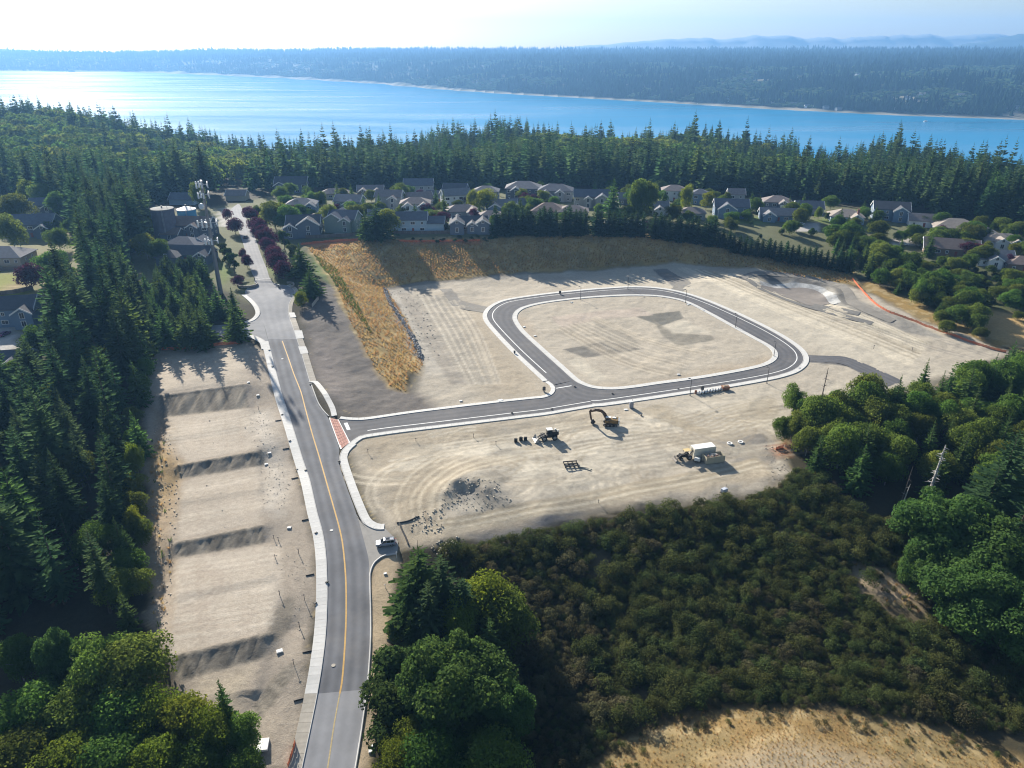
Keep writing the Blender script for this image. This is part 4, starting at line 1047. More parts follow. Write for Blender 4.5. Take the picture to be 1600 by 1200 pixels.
def tree_trunk(name, h, R, m, seed, frac=.72):
    mb = MB(); g = random.Random(seed); r = h * .018
    px_, py = 0, 0; n_ = 4
    for k in range(n_):
        qx, qy = px_ + g.uniform(-.12, .12), py + g.uniform(-.12, .12)
        mb.tube((px_, py, h * frac * k / n_ - (.6 if k == 0 else 0)), (qx, qy, h * frac * (k + 1) / n_), r * (1 - .2 * k), r * (1 - .2 * (k + 1)), 7, 0, False); px_, py = qx, qy
    limbs(mb, seed, h, R)
    return mb.mesh(name, m)

CONH = 30.0
CON = [quads_mesh("crown", conifer_arrays(100 + k, CONH, [6.8, 7.8, 6.2, 8.2, 7.2][k], [40, 38, 44, 36, 40][k], 9, 6, [.10, .06, .16, .05, .22][k], [.75, .65, .85, .62, .7][k]), L_CON) for k in range(5)] + [quads_mesh('crown', conifer_arrays(108, CONH, 4.4, 34, 7, 6, .30, .6), L_CON), quads_mesh('crown', conifer_arrays(109, CONH * .9, 7.6, 30, 9, 7, .04, .55, 1.3), L_CONY), quads_mesh('crown', conifer_arrays(111, CONH, 5.4, 30, 8, 6, .10, .8, 1.1, .5, .38), L_CON)]
CONT = trunk_mesh("trunk", CONH * .97, .42, M_BARK, .03, seed=1)
YNGH = 14.0
YNG = [quads_mesh("crown", conifer_arrays(130 + k, YNGH, [3.8, 4.3, 3.5][k], [30, 28, 30][k], 9, 6, .03, .9, .8), L_CONY) for k in range(3)]
YNGT = trunk_mesh("trunk", YNGH * .96, .22, M_BARK, .02, seed=2)
HDG = [quads_mesh("crown", conifer_arrays(150 + k, 12.0, [2.7, 3.0, 2.5][k], [30, 30, 32][k], 10, 5, .02, .55, .5), L_HEDGE) for k in range(3)]
HDGT = trunk_mesh("trunk", 11.3, .2, M_BARK, .02, seed=3)
LOWC = [quads_mesh("conifer", conifer_arrays(170 + k, CONH, [6.2, 7.2, 5.8, 6.8][k], [22, 20, 24, 22][k], 7, 3, [.12, .06, .2, .1][k], .85, 1.0, .75), L_CON) for k in range(4)]
BRH, BRR = 14.0, 6.6
BRD = [quads_mesh("crown", broad_arrays(200 + k, BRH, BRR, 40, 330, .30, [.04, .08, .02, .06][k]), L_BROAD) for k in range(4)]
BRT = [tree_trunk("trunk", BRH, BRR, M_BARK_GREY, 20 + k) for k in range(2)]
MAP = [quads_mesh("crown", broad_arrays(220 + k, 20.0, 11.5, 85, 420, .36, .03, lobe_r=.25, up=.5), L_MAPLE) for k in range(3)]
MAPT = tree_trunk("trunk", 20.0, 10.0, M_BARK_GREY, 31)
LIMT = tree_trunk("trunk", 12.0, 4.5, M_BARK_GREY, 32); PLMT = tree_trunk("trunk", 7.0, 2.6, M_BARK, 33, .5); BSHT = tree_trunk("trunk", 5.0, 1.8, M_BARK, 34, .45); COLT = tree_trunk("trunk", 11.0, 1.2, M_BARK, 35, .8)
LIM = [quads_mesh("crown", broad_arrays(240 + k, 12.0, 6.0, 34, 300, .25, .05), L_LIME) for k in range(2)]
PLM = [quads_mesh("crown", broad_arrays(250 + k, 7.0, 3.9, 18, 240, .22, .10), L_PLUM) for k in range(2)]
BSH = [quads_mesh("crown", broad_arrays(260 + k, 5.0, 3.0, 14, 230, .22, .02), L_BUSH) for k in range(3)]
COLM = [quads_mesh("crown", broad_arrays(270, 11.0, 2.4, 18, 150, .28, .03), L_BUSH)]
LOWB = [quads_mesh("broadleaf", broad_arrays(280 + k, BRH, BRR, 12, 60, .75, .12), L_BROAD) for k in range(2)]
SHB = [quads_mesh("broom_shrub", broad_arrays(300 + k, 2.6, 1.6, [16, 12, 20, 14][k], 62, .11, .0, lobe_r=[.42, .5, .36, .45][k], up=.6), [L_BROOM, L_BROOM, L_BROOMB, L_BROOMB][k]) for k in range(4)]

def make_proto(name, crown, trunk):
    o = bpy.data.objects.new(name, None)
    return (name, crown, trunk)
def plant(kind, loc, h, base_h, crowns, trunk, label, cat, group=None, r=1.0, rnd=None, single=False):
    R = rnd or random
    s = h / base_h; k = R.randrange(len(crowns)); w = s * r * R.uniform(.9, 1.1)
    loc = (float(loc[0]), float(loc[1]), gz(loc[0], loc[1]) - .1)
    o = thing(kind, loc, R.uniform(0, 6.28), label, cat, group, (w, w, s))
    o.rotation_euler = (R.gauss(0, .022), R.gauss(0, .022), o.rotation_euler[2])
    mobj("trunk", trunk if not isinstance(trunk, list) else R.choice(trunk), o); mobj("crown", crowns[k], o)
    return o
def plant_single(kind, loc, h, base_h, meshes, label, cat, group, r=1.0, rnd=None):
    R = rnd or random
    s = h / base_h; w = s * r * R.uniform(.88, 1.12)
    o = bpy.data.objects.new(kind, R.choice(meshes)); o.location = (float(loc[0]), float(loc[1]), gz(loc[0], loc[1]) - .1)
    o.rotation_euler = (0, 0, R.uniform(0, 6.28)); o.scale = (w, w, s); COL.objects.link(o)
    return tag(o, label, cat, group)
def scatter(P, spacing, rnd, avoid=None):
    """dart throwing in the world polygon P"""
    P = np.asarray(P)[:, :2]; x0, y0 = P.min(0); x1, y1 = P.max(0)
    cell = spacing / 1.4142; grid = {}; out = []
    tries = int((x1 - x0) * (y1 - y0) / spacing ** 2 * 9)
    xs = np.array([rnd.uniform(x0, x1) for _ in range(tries)]); ys = np.array([rnd.uniform(y0, y1) for _ in range(tries)])
    ok = inpoly(xs, ys, P)
    for x, y in zip(xs[ok], ys[ok]):
        i, j = int(x // cell), int(y // cell)
        if any(np.hypot(x - q[0], y - q[1]) < spacing for a in range(i - 2, i + 3) for b_ in range(j - 2, j + 3) for q in grid.get((a, b_), ())): continue
        grid.setdefault((i, j), []).append((x, y)); out.append((x, y))
    return out
def gp(pts): return np.array([pz(*p) for p in pts])
def top_at(u, v, h):
    return at(u, v, h)

def instancer(name, pts, meshes, kind='stuff'):
    """pts: (x, y, z, sxy, sz, rot, idx) -> ONE object of instances"""
    pts = np.array(pts, np.float32)
    src = bpy.data.collections.new(name + "_source")
    for k, me in enumerate(meshes):
        so_ = bpy.data.objects.new("source_%02d" % k, me); src.objects.link(so_)
    me = bpy.data.meshes.new(name); me.vertices.add(len(pts)); me.vertices.foreach_set("co", pts[:, :3].ravel())
    for nm, ty, dat in (("sc", 'FLOAT_VECTOR', np.stack([pts[:, 3], pts[:, 3], pts[:, 4]], 1)), ("ro", 'FLOAT_VECTOR', np.stack([pts[:, 5] * 0, pts[:, 5] * 0, pts[:, 5]], 1))):
        a = me.attributes.new(nm, ty, 'POINT'); a.data.foreach_set("vector", dat.astype(np.float32).ravel())
    a = me.attributes.new("ix", 'INT', 'POINT'); a.data.foreach_set("value", pts[:, 6].astype(np.int32))
    ng = bpy.data.node_groups.new(name, 'GeometryNodeTree')
    ng.interface.new_socket(name="Geometry", in_out='INPUT', socket_type='NodeSocketGeometry')
    ng.interface.new_socket(name="Geometry", in_out='OUTPUT', socket_type='NodeSocketGeometry')
    gi = ng.nodes.new('NodeGroupInput'); go = ng.nodes.new('NodeGroupOutput')
    ci = ng.nodes.new('GeometryNodeCollectionInfo'); ci.inputs[0].default_value = src; ci.inputs[1].default_value = True; ci.inputs[2].default_value = True
    ip = ng.nodes.new('GeometryNodeInstanceOnPoints'); ip.inputs["Pick Instance"].default_value = True
    mp_ = ng.nodes.new('GeometryNodeMeshToPoints')
    def attr(n_, ty):
        x = ng.nodes.new('GeometryNodeInputNamedAttribute'); x.data_type = ty; x.inputs[0].default_value = n_
        return next(s for s in x.outputs if s.enabled and s.name == "Attribute")
    ng.links.new(gi.outputs[0], mp_.inputs[0]); ng.links.new(mp_.outputs[0], ip.inputs["Points"]); ng.links.new(ci.outputs[0], ip.inputs["Instance"])
    ng.links.new(attr("sc", 'FLOAT_VECTOR'), ip.inputs["Scale"]); ng.links.new(attr("ro", 'FLOAT_VECTOR'), ip.inputs["Rotation"])
    ng.links.new(attr("ix", 'INT'), ip.inputs["Instance Index"]); ng.links.new(ip.outputs[0], go.inputs[0])
    o = mobj(name, me); md = o.modifiers.new("scatter", 'NODES'); md.node_group = ng
    return tag(o, kind=kind)

rt = random.Random(21)
# ---- generated conifer stands: (polygon of ground pixels with assumed height, spacing, heights, label, group)
cands = []          # (x, y, h, label, group)
def zone_label(label, x, y, f):
    u, v, _ = project((x, y, float(hz(x, y))))
    size = "short" if f < .3 else "medium tall" if f < .62 else "very tall"
    if "dirt lots" in label:
        z = ["top lot", "first terrace", "second terrace", "third terrace", "lowest terrace"][min(4, max(0, int((v - 590) / 85)))]
        d = "at the edge of the strip beside the %s" % z if u > 165 else "inside the strip level with the %s" % z if u > 60 else "deep in the strip by the left edge beside the %s" % z
        return "%s dark fir %s" % (size, d)
    if "far left houses" in label: return "%s blue-green fir %s" % (size, "nearest the tower, left of the hedge" if u > 190 else "midway between the left lawns and the tower" if u > 125 else "just right of the left houses and lawns")
    if "rooftops" in label: return "%s dark fir %s" % (size, "close left of the water tanks" if u > 190 else "behind the upper left rooftops")
    if "skyline" in label: return "%s dark fir in the row %s" % (size, "right behind the water tanks" if u > 230 else "behind the upper left leafy trees" if u > 90 else "at the upper left picture edge")
    z = ["by the upper road end", "behind the left roofs of the estate", "behind the middle roofs of the estate", "behind the long grey house", "behind the right half of the hedge", "behind the right hand houses", "at the right picture edge"][min(6, max(0, int((u - 380) / 180)))]
    return "%s dark fir in the forest wall %s" % (size, z)
def stand(poly, sp, h0, h1, label, group, world=False, keep_=1.0):
    for x, y in scatter(poly if world else gp(poly), sp, rt):
        if rt.random() < keep_: hh_ = rt.uniform(h0, h1) * rt.choice([.72, .88, 1, 1, 1.06]); cands.append((x, y, hh_, zone_label(label, x, y, (hh_ - h0 * .72) / (h1 * 1.06 - h0 * .72)), group))
stand([(216, 590, 4), (196, 650, 3), (190, 720, 1), (196, 800, -1.5), (204, 880, -3), (208, 950, -4.5), (120, 985, -5), (40, 980, -5), (-120, 1000, -5), (-400, 900, -3), (-180, 610, 3), (60, 600, 4), (140, 570, 6)], 8.0, 21, 31,
      "tall dark fir in the dense strip left of the dirt lots", "firs in the strip beside the dirt lots")
stand([(218, 570, 5), (232, 500, 8), (225, 450, 10), (180, 430, 11), (130, 450, 10), (95, 500, 9), (75, 560, 6), (140, 570, 6)], 8.8, 24, 35,
      "big blue-green fir between the far left houses and the tower", "big firs left of the tower")
stand([(130, 425, 11), (190, 425, 11), (232, 370, 13), (235, 335, 13.5), (150, 318, 13), (60, 318, 12.5), (110, 340, 13), (140, 380, 12)], 8, 24, 34,
      "dark fir in the stand behind the left rooftops and tanks", "firs behind the left rooftops")
stand([(-60, 312, 12), (60, 312, 12.5), (150, 312, 13), (245, 318, 13.5), (330, 312, 13.5), (345, 300, 13), (200, 285, 12), (-60, 290, 11)], 9, 26, 36,
      "dark fir along the skyline row behind the water tanks", "firs in the row behind the water tanks")
BANDP = [(378, 303, 13), (430, 298, 13), (600, 294, 13.5), (800, 292, 13.5), (1000, 292, 13), (1200, 300, 12), (1300, 312, 11), (1420, 330, 10), (1520, 348, 9), (1620, 372, 7), (1780, 390, 5), (1780, 345, 5), (1600, 318, 7), (1300, 286, 10), (1000, 272, 12), (700, 272, 12), (420, 280, 12)]
stand(BANDP, 7.6, 27, 37, "dark fir in the forest wall behind the housing estate", "firs in the wall of forest behind the estate")
# ---- right hand wood
rb = random.Random(33)
RWP = gp([(1236, 700, -1.5), (1255, 660, -.8), (1300, 652, -1), (1400, 645, -1), (1480, 628, -1), (1560, 605, -1), (1700, 580, -1), (1900, 640, -2), (1800, 860, -6), (1560, 800, -6), (1490, 800, -6), (1430, 790, -5), (1370, 780, -4.5), (1310, 768, -3.5), (1270, 745, -2.5)])
for k, (x, y) in enumerate(scatter(RWP, 5.6, rb)):
    u, v, d = project((x, y, float(hz(x, y))))
    if 1390 < u < 1540 and 740 < v < 830 and rb.random() < .75: continue
    if rb.random() < (.22 if u < 1400 else .36):
        plant("fir_tree", (x, y), rb.uniform(12, 20), YNGH, YNG, YNGT, "green fir among the leafy trees right of the containers", "tree", "firs in the right hand wood", .95, rb)
    else:
        plant("alder_tree", (x, y), rb.uniform(9, 15.5), BRH, BRD, BRT, "%s alder %s of the wood right of the containers" % (rb.choice(["low", "tall"]), "at the left end" if u < 1300 else "in the middle" if u < 1420 else "below the asphalt stub" if u < 1520 else "at the right end"), "tree", "alders in the right hand wood", .8, rb)

# ---- named trees: (pixel column and row of the top, height, kind, width factor, label)
KINDS_ = {"fir": ("fir_tree", YNGH, YNG, YNGT), "con": ("fir_tree", CONH, CON, CONT), "broad": ("broadleaf_tree", BRH, BRD, BRT), "maple": ("maple_tree", 20.0, MAP, MAPT),
          "lime": ("lime_green_tree", 12.0, LIM, LIMT), "plum": ("plum_tree", 7.0, PLM, PLMT), "bush": ("bush", 5.0, BSH, BSHT), "column": ("columnar_tree", 11.0, COLM, COLT), "hedge": ("hedge_conifer", 12.0, HDG, HDGT)}
rp_ = random.Random(55)
def grow(items, group=None, k_h=1.0):
    for (u, v, h, kind, r, label) in items:
        nm, bh, cr, tr = KINDS_[kind]
        h *= k_h; p = top_at(u, v, h)
        plant(nm, p, h, bh, cr, tr, label, "bush" if kind == "bush" else "tree", group, r, rp_)
grow([(248, 477, 16, "fir", 1.30, "lone young fir at the far left corner of the dirt lots"),
      (283, 482, 15, "fir", 1.30, "young fir left of centre behind the orange mesh above the lots"),
      (306, 474, 17, "fir", 1.59, "broad young fir in the middle of the row above the dirt lots"),
      (362, 472, 15, "fir", 1.23, "young fir nearest the white side street walk"),
      (262, 440, 15, "fir", 1.30, "young fir below the left tank behind the corner fir"),
      (292, 434, 15, "fir", 1.30, "young fir left of the tower base"),
      (312, 440, 14, "fir", 1.30, "young fir just left of the tower foot"),
      (334, 444, 14, "fir", 1.30, "young fir hiding the tower foot"),
      (360, 448, 13, "fir", 1.23, "young fir right of the tower foot"),
      (340, 1062, 13, "fir", .75, "small pointed fir rising from the bottom left greenery"),
      (186, 918, 12, "fir", 1.0, "bright young fir at the forest edge beside the fourth lot"),
      (190, 820, 13, "fir", .9, "bright green fir at the forest edge beside the third lot"),
      (176, 806, 14, "fir", .8, "narrow fir just behind the bright forest edge firs"),
      (205, 560, 16, "fir", .9, "mid green fir at the forest edge beside the top lot"),
      (212, 510, 17, "fir", .9, "fir standing at the upper left corner of the lots"),
      (205, 640, 15, "fir", .8, "slim fir at the forest edge beside the first terrace"),
      (155, 412, 33, "con", 1.15, "tallest pale-tipped fir right of the left lawns"),
      (110, 428, 30, "con", 1.1, "broad fir with pale tip beside the lower left lawn"),
      (100, 470, 29, "con", 1.1, "large fir in front of the lower left houses"),
      (55, 610, 27, "con", 1.0, "large fir above the dark gap at the left edge"),
      (205, 690, 11, "lime", .5, "small yellowish tree at the forest edge by the second lot"),
      (200, 788, 10, "lime", .55, "pale yellow tree at the forest edge by the third lot")])
for u, v, h in ((222, 620, 8), (210, 668, 7), (214, 705, 8), (206, 742, 7), (212, 775, 7), (214, 812, 8), (222, 850, 7), (205, 905, 9), (222, 930, 7), (190, 945, 9), (228, 590, 8), (150, 600, 14), (95, 660, 13), (130, 760, 12), (60, 720, 14), (160, 880, 11)):
    plant("leafy_tree", at(u, v), h, BRH, BRD, BRT, "%s leafy tree %s" % ("small" if h < 10 else "larger", "at the edge of the strip of firs" if u > 180 else "inside the strip of firs"), "tree", "leafy trees in the strip of firs", .95, rp_)
# bottom left greenery
grow([(80, 985, 14, "maple", .62, "round bright maple at the top of the bottom left trees"), (140, 1005, 14, "broad", 1.0, "feathery broadleaf beside the round bottom left maple"), (190, 1000, 14, "broad", 1.05, "spreading pale broadleaf overhanging the lowest lot"),
      (35, 1085, 13, "broad", 1.1, "dark leafy tree in the bottom left corner"), (110, 1080, 13, "broad", 1.15, "leafy tree in the middle of the bottom left corner"), (175, 1085, 12, "broad", 1.0, "leafy tree below the spreading pale broadleaf"),
      (235, 1090, 11, "lime", .95, "yellow-green tree at the left of the bright bottom group"), (285, 1088, 11, "lime", 1.0, "yellow-green tree just left of the small pointed fir"), (330, 1110, 11, "lime", .85, "yellow-green tree in front of the small pointed fir"),
      (375, 1120, 9, "broad", .8, "small leafy tree left of the white slab"), (20, 1140, 13, "broad", 1.1, "bottom left corner tree at the picture edge"), (90, 1150, 12, "lime", 1.1, "pale tree on the bottom edge left of centre"),
      (165, 1150, 12, "broad", 1.2, "leafy tree on the bottom edge below the maple"), (240, 1155, 11, "lime", 1.0, "yellow-green tree on the bottom edge"), (310, 1160, 10, "broad", 1.0, "green tree on the bottom edge under the pointed fir"),
      (380, 1172, 8, "broad", .8, "low green tree on the bottom edge beside the lot"), (10, 990, 12, "broad", .7, "grey-green tree at the left edge beside the dark gap")])
# wood beside the lower road
grow([(648, 842, 19, "con", 1.55, "dark fir closest to the parked car"), (690, 866, 18, "con", 1.6, "dark fir right of the one by the parked car"), (635, 885, 15, "con", 1.5, "dark fir leaning over the verge by the road"), (668, 905, 17, "con", 1.5, "dark fir in the middle of the roadside clump"),
      (720, 900, 15, "con", 1.5, "dark fir at the right of the roadside clump"), (640, 955, 10, "fir", 1.0, "short fir at the foot of the roadside clump"),
      (758, 898, 14, "lime", .9, "light green tree at the edge of the broom behind the dark firs"), (725, 940, 13, "lime", .7, "light green sapling between the dark firs"), (785, 930, 13, "broad", .9, "mid green tree right of the light green tree"), (770, 965, 14, "fir", 1.2, "dark fir in shadow above the round maple"),
      (708, 1006, 19, "maple", .95, "big round maple beside the lower road"), (650, 1030, 15, "maple", .6, "leafy flank of maple left of the big round one"), (790, 1062, 15, "maple", .6, "smaller maple right of the big round one"),
      (612, 1015, 8, "bush", 1.0, "tall bush on the verge left of the big maple"), (606, 1060, 8, "bush", 1.05, "dense verge bush below the first one"), (622, 1100, 8, "bush", 1.1, "verge bush halfway down the lower road"), (640, 1130, 9, "lime", .9, "yellow-green tree at the bottom of the verge"),
      (610, 1160, 8, "lime", .8, "small yellow-green tree on the bottom edge by the road"), (680, 1150, 11, "broad", 1.0, "dark tree under the big maple"), (765, 1150, 12, "broad", 1.0, "dark tree at the bottom right of the big maple"), (625, 960, 6, "bush", .9, "low bush on the verge below the dark firs")], k_h=1.12)
# right edge
grow([(1490, 772, 21, "maple", 1.05, "huge bright maple at the right edge of the broom"), (1560, 800, 21, "maple", 1.0, "huge maple on the right picture edge"), (1540, 870, 19, "maple", .95, "lower bright maple at the right edge"), (1455, 850, 14, "maple", .7, "small bright maple leaning out over the broom"), (1600, 900, 19, "maple", 1.0, "dark maple in the lower right corner shade"),
      (1590, 668, 30, "con", 1.3, "very tall fir on the right picture edge"), (1640, 640, 30, "con", 1.2, "tall fir just past the right picture edge"), (1568, 720, 24, "con", 1.2, "tall fir behind the huge bright maple"), (1620, 760, 26, "con", 1.2, "tall fir right of the huge maple"),
      (1246, 602, 11, "broad", .75, "thin airy tree with brownish top beside the bare snag"), (1228, 650, 8, "broad", .8, "low tree at the left end of the right hand wood"), (1452, 560, 15, "fir", .9, "pointed fir against the pale dirt field"), (1575, 548, 18, "fir", 1.0, "fir at the top right of the wood by the orange mesh")])
# estate trees
grow([(755, 292, 11, "lime", .95, "big yellow-green tree among the middle roofs"), (738, 294, 10, "lime", .7, "yellow-green tree left of the big one among the roofs"), (693, 297, 12, "fir", .9, "pale pointed fir between the middle roofs"), (585, 316, 14, "fir", 2.0, "wide dark fir at the edge of the cut bank"), (602, 324, 11, "broad", .95, "green tree against the wide dark bank fir"), (570, 330, 11, "fir", 1.5, "dark fir at the left of the wide bank fir"),
      (513, 318, 10, "broad", .8, "round green tree between the two front left houses"), (425, 312, 12, "broad", 1.0, "dark round tree right of the upper road"), (445, 318, 11, "broad", .9, "green tree behind the dark house"), (487, 296, 9, "broad", .8, "pale green tree above the white trimmed house"), (500, 297, 9, "broad", .7, "pale green tree behind the round one"), (622, 290, 9, "lime", .6, "light tree at the back of the left roofs"),
      (960, 278, 17, "fir", 1.0, "tall fir beside the long grey house"), (1000, 276, 18, "broad", .6, "tall leafy tree in the middle of the estate"), (1012, 280, 16, "broad", .6, "second tall leafy tree in the middle of the estate"), (1075, 285, 14, "lime", .4, "slim green poplar behind the hedge"), (1106, 297, 9, "lime", .7, "pale airy tree behind the hedge"), (1138, 297, 8, "broad", .6, "round tree before the right dark forest"),
      (1190, 303, 9, "fir", .8, "small fir left of the grey gabled house"), (1240, 312, 8, "broad", .9, "round grey-green tree by the right houses"), (1260, 316, 8, "broad", .9, "round grey-green tree nearest the blue house"), (1282, 322, 6, "lime", .6, "bright yellow bush beside the blue house"), (478, 284, 10, "fir", .9, "small fir before the back dark roof"), (525, 283, 11, "fir", .8, "small fir right of the pale tree"), (548, 285, 11, "fir", .8, "small fir behind the blue gabled house"),
      (567, 305, 8, "fir", .7, "thin fir between the gabled houses"), (590, 300, 8, "fir", .7, "thin fir right of the gabled houses"), (652, 345, 4, "bush", .5, "small garden bush beside the pale blue house"), (770, 335, 7, "broad", .6, "tree at the right of the steep gabled house"),
      (790, 322, 7, "broad", .6, "tree at the left end of the hedge"), (1520, 395, 7, "broad", .8, "round tree below the brown roofed house"), (1545, 375, 6, "lime", .7, "bright green tree at the right edge houses"), (1590, 378, 6, "lime", .8, "bright green tree on the right picture edge"),
      (40, 278, 13, "lime", 1.0, "light green poplar group tree at the upper left"), (58, 284, 13, "broad", .9, "green tree right of the upper left poplar"), (15, 300, 14, "broad", 1.0, "leafy tree on the left edge above the roofs"), (85, 298, 12, "broad", .8, "leafy tree above the left roof"), (8, 335, 13, "broad", .9, "tall leafy tree on the left picture edge"), (105, 338, 8, "broad", .8, "round tree beside the left gable roof"), (75, 342, 7, "bush", 1.0, "light bush beside the left gable roof"),
      (222, 362, 10, "lime", .9, "light green tree left of the tower houses"), (225, 335, 9, "lime", .7, "light green tree in front of the old tank"), (245, 372, 9, "broad", .9, "dark round tree left of the tower houses"), (305, 285, 12, "broad", .6, "pale leafy tree behind the blue tank"), (75, 392, 10, "broad", 1.1, "broad leafy tree right of the upper left lawn"), (95, 420, 9, "broad", 1.0, "leafy tree between the left lawns and the big firs"), (85, 355, 9, "broad", .9, "leafy tree right of the stacked gables"), (50, 510, 9, "broad", .9, "pale green tree beside the lower left driveway"), (20, 560, 8, "broad", .9, "green tree below the lowest left roof"),
      (440, 352, 10, "column", 1.0, "narrow green tree at the top left of the bank"), (455, 372, 10, "column", 1.0, "narrow bright green tree beside the bank"), (466, 380, 11, "fir", 1.9, "dark bushy fir where the bank meets the road"), (480, 418, 9.5, "fir", 2.2, "round dark pine beside the gate"), (468, 455, 5, "lime", .8, "small lime green shrub tree below the gate"), (400, 320, 6, "broad", .7, "dark tree at the top of the upper road"),
      (352, 378, 9, "column", 1.1, "dark columnar tree at the left kerb of the upper road"), (360, 386, 9, "column", 1.1, "second columnar tree at the left kerb of the upper road"), (345, 372, 8, "column", 1.1, "columnar tree nearest the tower houses")], k_h=1.35)
PL = [(384, 332), (388, 340), (394, 349), (399, 357), (405, 365), (411, 374), (414, 384), (420, 394), (424, 404), (430, 414), (436, 424)]
for k, (u, v) in enumerate(PL):
    plant("plum_tree", at(u + 8, v + 14), rp_.uniform(8, 10), 7.0, PLM, PLMT, "purple plum in the row along the right kerb of the upper road", "tree", "purple plums on the right of the upper road", 1.05, rp_)
grow([(364, 340, 7, "plum", 1.1, "round purple plum over the parked car's shadow"), (354, 326, 6, "plum", .9, "purple plum at the far end of the upper road"), (384, 398, 5, "plum", .9, "purple plum left of the road above the gate"), (377, 388, 4, "plum", .7, "tiny purple plum beside the columnar trees"), (370, 430, 4, "plum", .9, "purple plum behind the stone planter"),
      (668, 318, 6, "plum", 1.1, "purple tree right of the pale blue house"), (690, 330, 6, "plum", 1.1, "purple tree behind the dark red car"), (722, 300, 6, "plum", 1.5, "wide purple tree among the back roofs"), (740, 325, 6, "plum", .9, "purple tree behind the steep gabled house"), (657, 296, 6, "plum", .9, "purple tree before the back grey roof"), (820, 300, 6, "plum", 1.0, "purple tree below the hipped back house"),
      (836, 304, 6, "plum", 1.0, "second purple tree below the hipped back house"), (455, 322, 6, "plum", 1.1, "purple tree left of the white trimmed house"), (525, 318, 5, "plum", .8, "purple tree behind the round green tree"), (900, 322, 4, "plum", .8, "purple tree by the long grey house drive"), (40, 412, 9, "plum", 1.0, "dark purple tree at the corner of the left lawn"),
      (1470, 352, 6, "plum", .9, "purple tree before the brown hipped house"), (1513, 378, 6, "plum", 1.2, "purple tree between the right edge houses"), (1530, 380, 6, "plum", 1.2, "second purple tree between the right edge houses"), (1545, 385, 5, "plum", 1.0, "third purple tree between the right edge houses"), (1580, 398, 5, "plum", 1.0, "purple tree on the right picture edge"), (1010, 345, 4, "plum", .8, "purple shrub tree behind the hedge")], k_h=1.3)
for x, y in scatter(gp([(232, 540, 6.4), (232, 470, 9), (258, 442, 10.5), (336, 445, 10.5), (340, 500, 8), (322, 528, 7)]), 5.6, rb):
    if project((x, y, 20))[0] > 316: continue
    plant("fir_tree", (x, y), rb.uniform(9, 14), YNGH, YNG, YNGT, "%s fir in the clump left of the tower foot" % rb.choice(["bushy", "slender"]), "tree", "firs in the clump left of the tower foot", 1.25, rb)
# clipped conifer hedge on top of the bank, then the wild edge down to the straw field
hs = [(778 + 9.2 * k + rp_.uniform(-2, 2), 366 + rp_.uniform(-1, 3)) for k in range(16)] + [(930 + 9 * k + rp_.uniform(-2, 2), 368 + rp_.uniform(-2, 2)) for k in range(9)] + [(1020 + 8.5 * k + rp_.uniform(-2, 2), 372 + k * 1.1 + rp_.uniform(-2, 2)) for k in range(15)] + [(1145 + 9 * k, 394 + k * 1.6 + rp_.uniform(-2, 2)) for k in range(21)]
for u, v in hs:
    plant("hedge_conifer", at(u, v), rp_.uniform(12.5, 16) * (1 if u < 1120 else .68), 12.0, HDG, HDGT, "dense dark conifer in the bank top hedge, %s" % ("above the far left of the loop" if u < 850 else "below the long grey house" if u < 930 else "above the middle of the loop" if u < 1020 else "below the blue gabled house" if u < 1145 else "in the low clipped part above the pond"), "tree", "hedge conifers on top of the bank", 1.25, rp_)
for k in range(24):
    plant("hedge_conifer", at(258 + rp_.uniform(0, 62), 438 + rp_.uniform(-4, 6)), rp_.uniform(9, 12), 12.0, HDG, HDGT, "dark conifer in the hedge in front of the tower houses", "tree", "hedge conifers in front of the tower houses", 1.1, rp_)
EDGE = gp([(1290, 395, 8), (1345, 428, 4.5), (1370, 450, 3), (1440, 480, 2), (1500, 515, 1.5), (1545, 530, 1), (1500, 480, 2.5), (1430, 440, 4.5), (1400, 405, 7), (1330, 378, 9)])
for x, y in scatter(EDGE, 5.0, rb):
    h = rb.uniform(6, 13)
    if rb.random() < .3: plant("fir_tree", (x, y), h, YNGH, YNG, YNGT, "fir in the wild edge behind the orange mesh fence", "tree", "firs behind the orange mesh fence", 1.0, rb)
    else: plant("alder_tree", (x, y), h, BRH, BRD, BRT, "%s leafy tree in the wild edge behind the orange mesh fence" % ("low" if h < 8 else "mid-height" if h < 10.5 else "tall"), "tree", "leafy trees behind the orange mesh fence", .95, rb)
for u, v, h in ((1470, 505, 6), (1485, 490, 7), (1500, 498, 6), (1515, 515, 5), (1530, 528, 5), (1478, 520, 6), (1560, 470, 7), (1585, 470, 8), (1575, 455, 6), (1600, 460, 8), (1500, 455, 5), (1480, 440, 6), (1510, 440, 5), (1540, 450, 4), (1590, 500, 4)):
    plant("alder_tree", at(u, v), h, BRH, BRD, BRT, "leafy tree around the small straw field", "tree", "leafy trees around the straw field", 1.2, rb)
for x, y in scatter(gp([(1400, 432, 5), (1470, 415, 5.5), (1640, 445, 4), (1640, 515, 2), (1560, 482, 2.5), (1480, 500, 2), (1420, 470, 3)]), 5.2, rb):
    u, v, _ = project((x, y, float(hz(x, y))))
    if rb.random() < .35: plant("alder_tree", (x, y), rb.uniform(5, 9), BRH, BRD, BRT, "leafy tree around the small straw field", "tree", "leafy trees around the straw field", 1.2, rb)
    else: plant("garden_shrub", (x, y), rb.uniform(2.5, 5), 5.0, BSH, BSHT, "green shrub in the thicket above the straw field", "shrub", "thicket shrubs above the straw field", 1.1, rb)
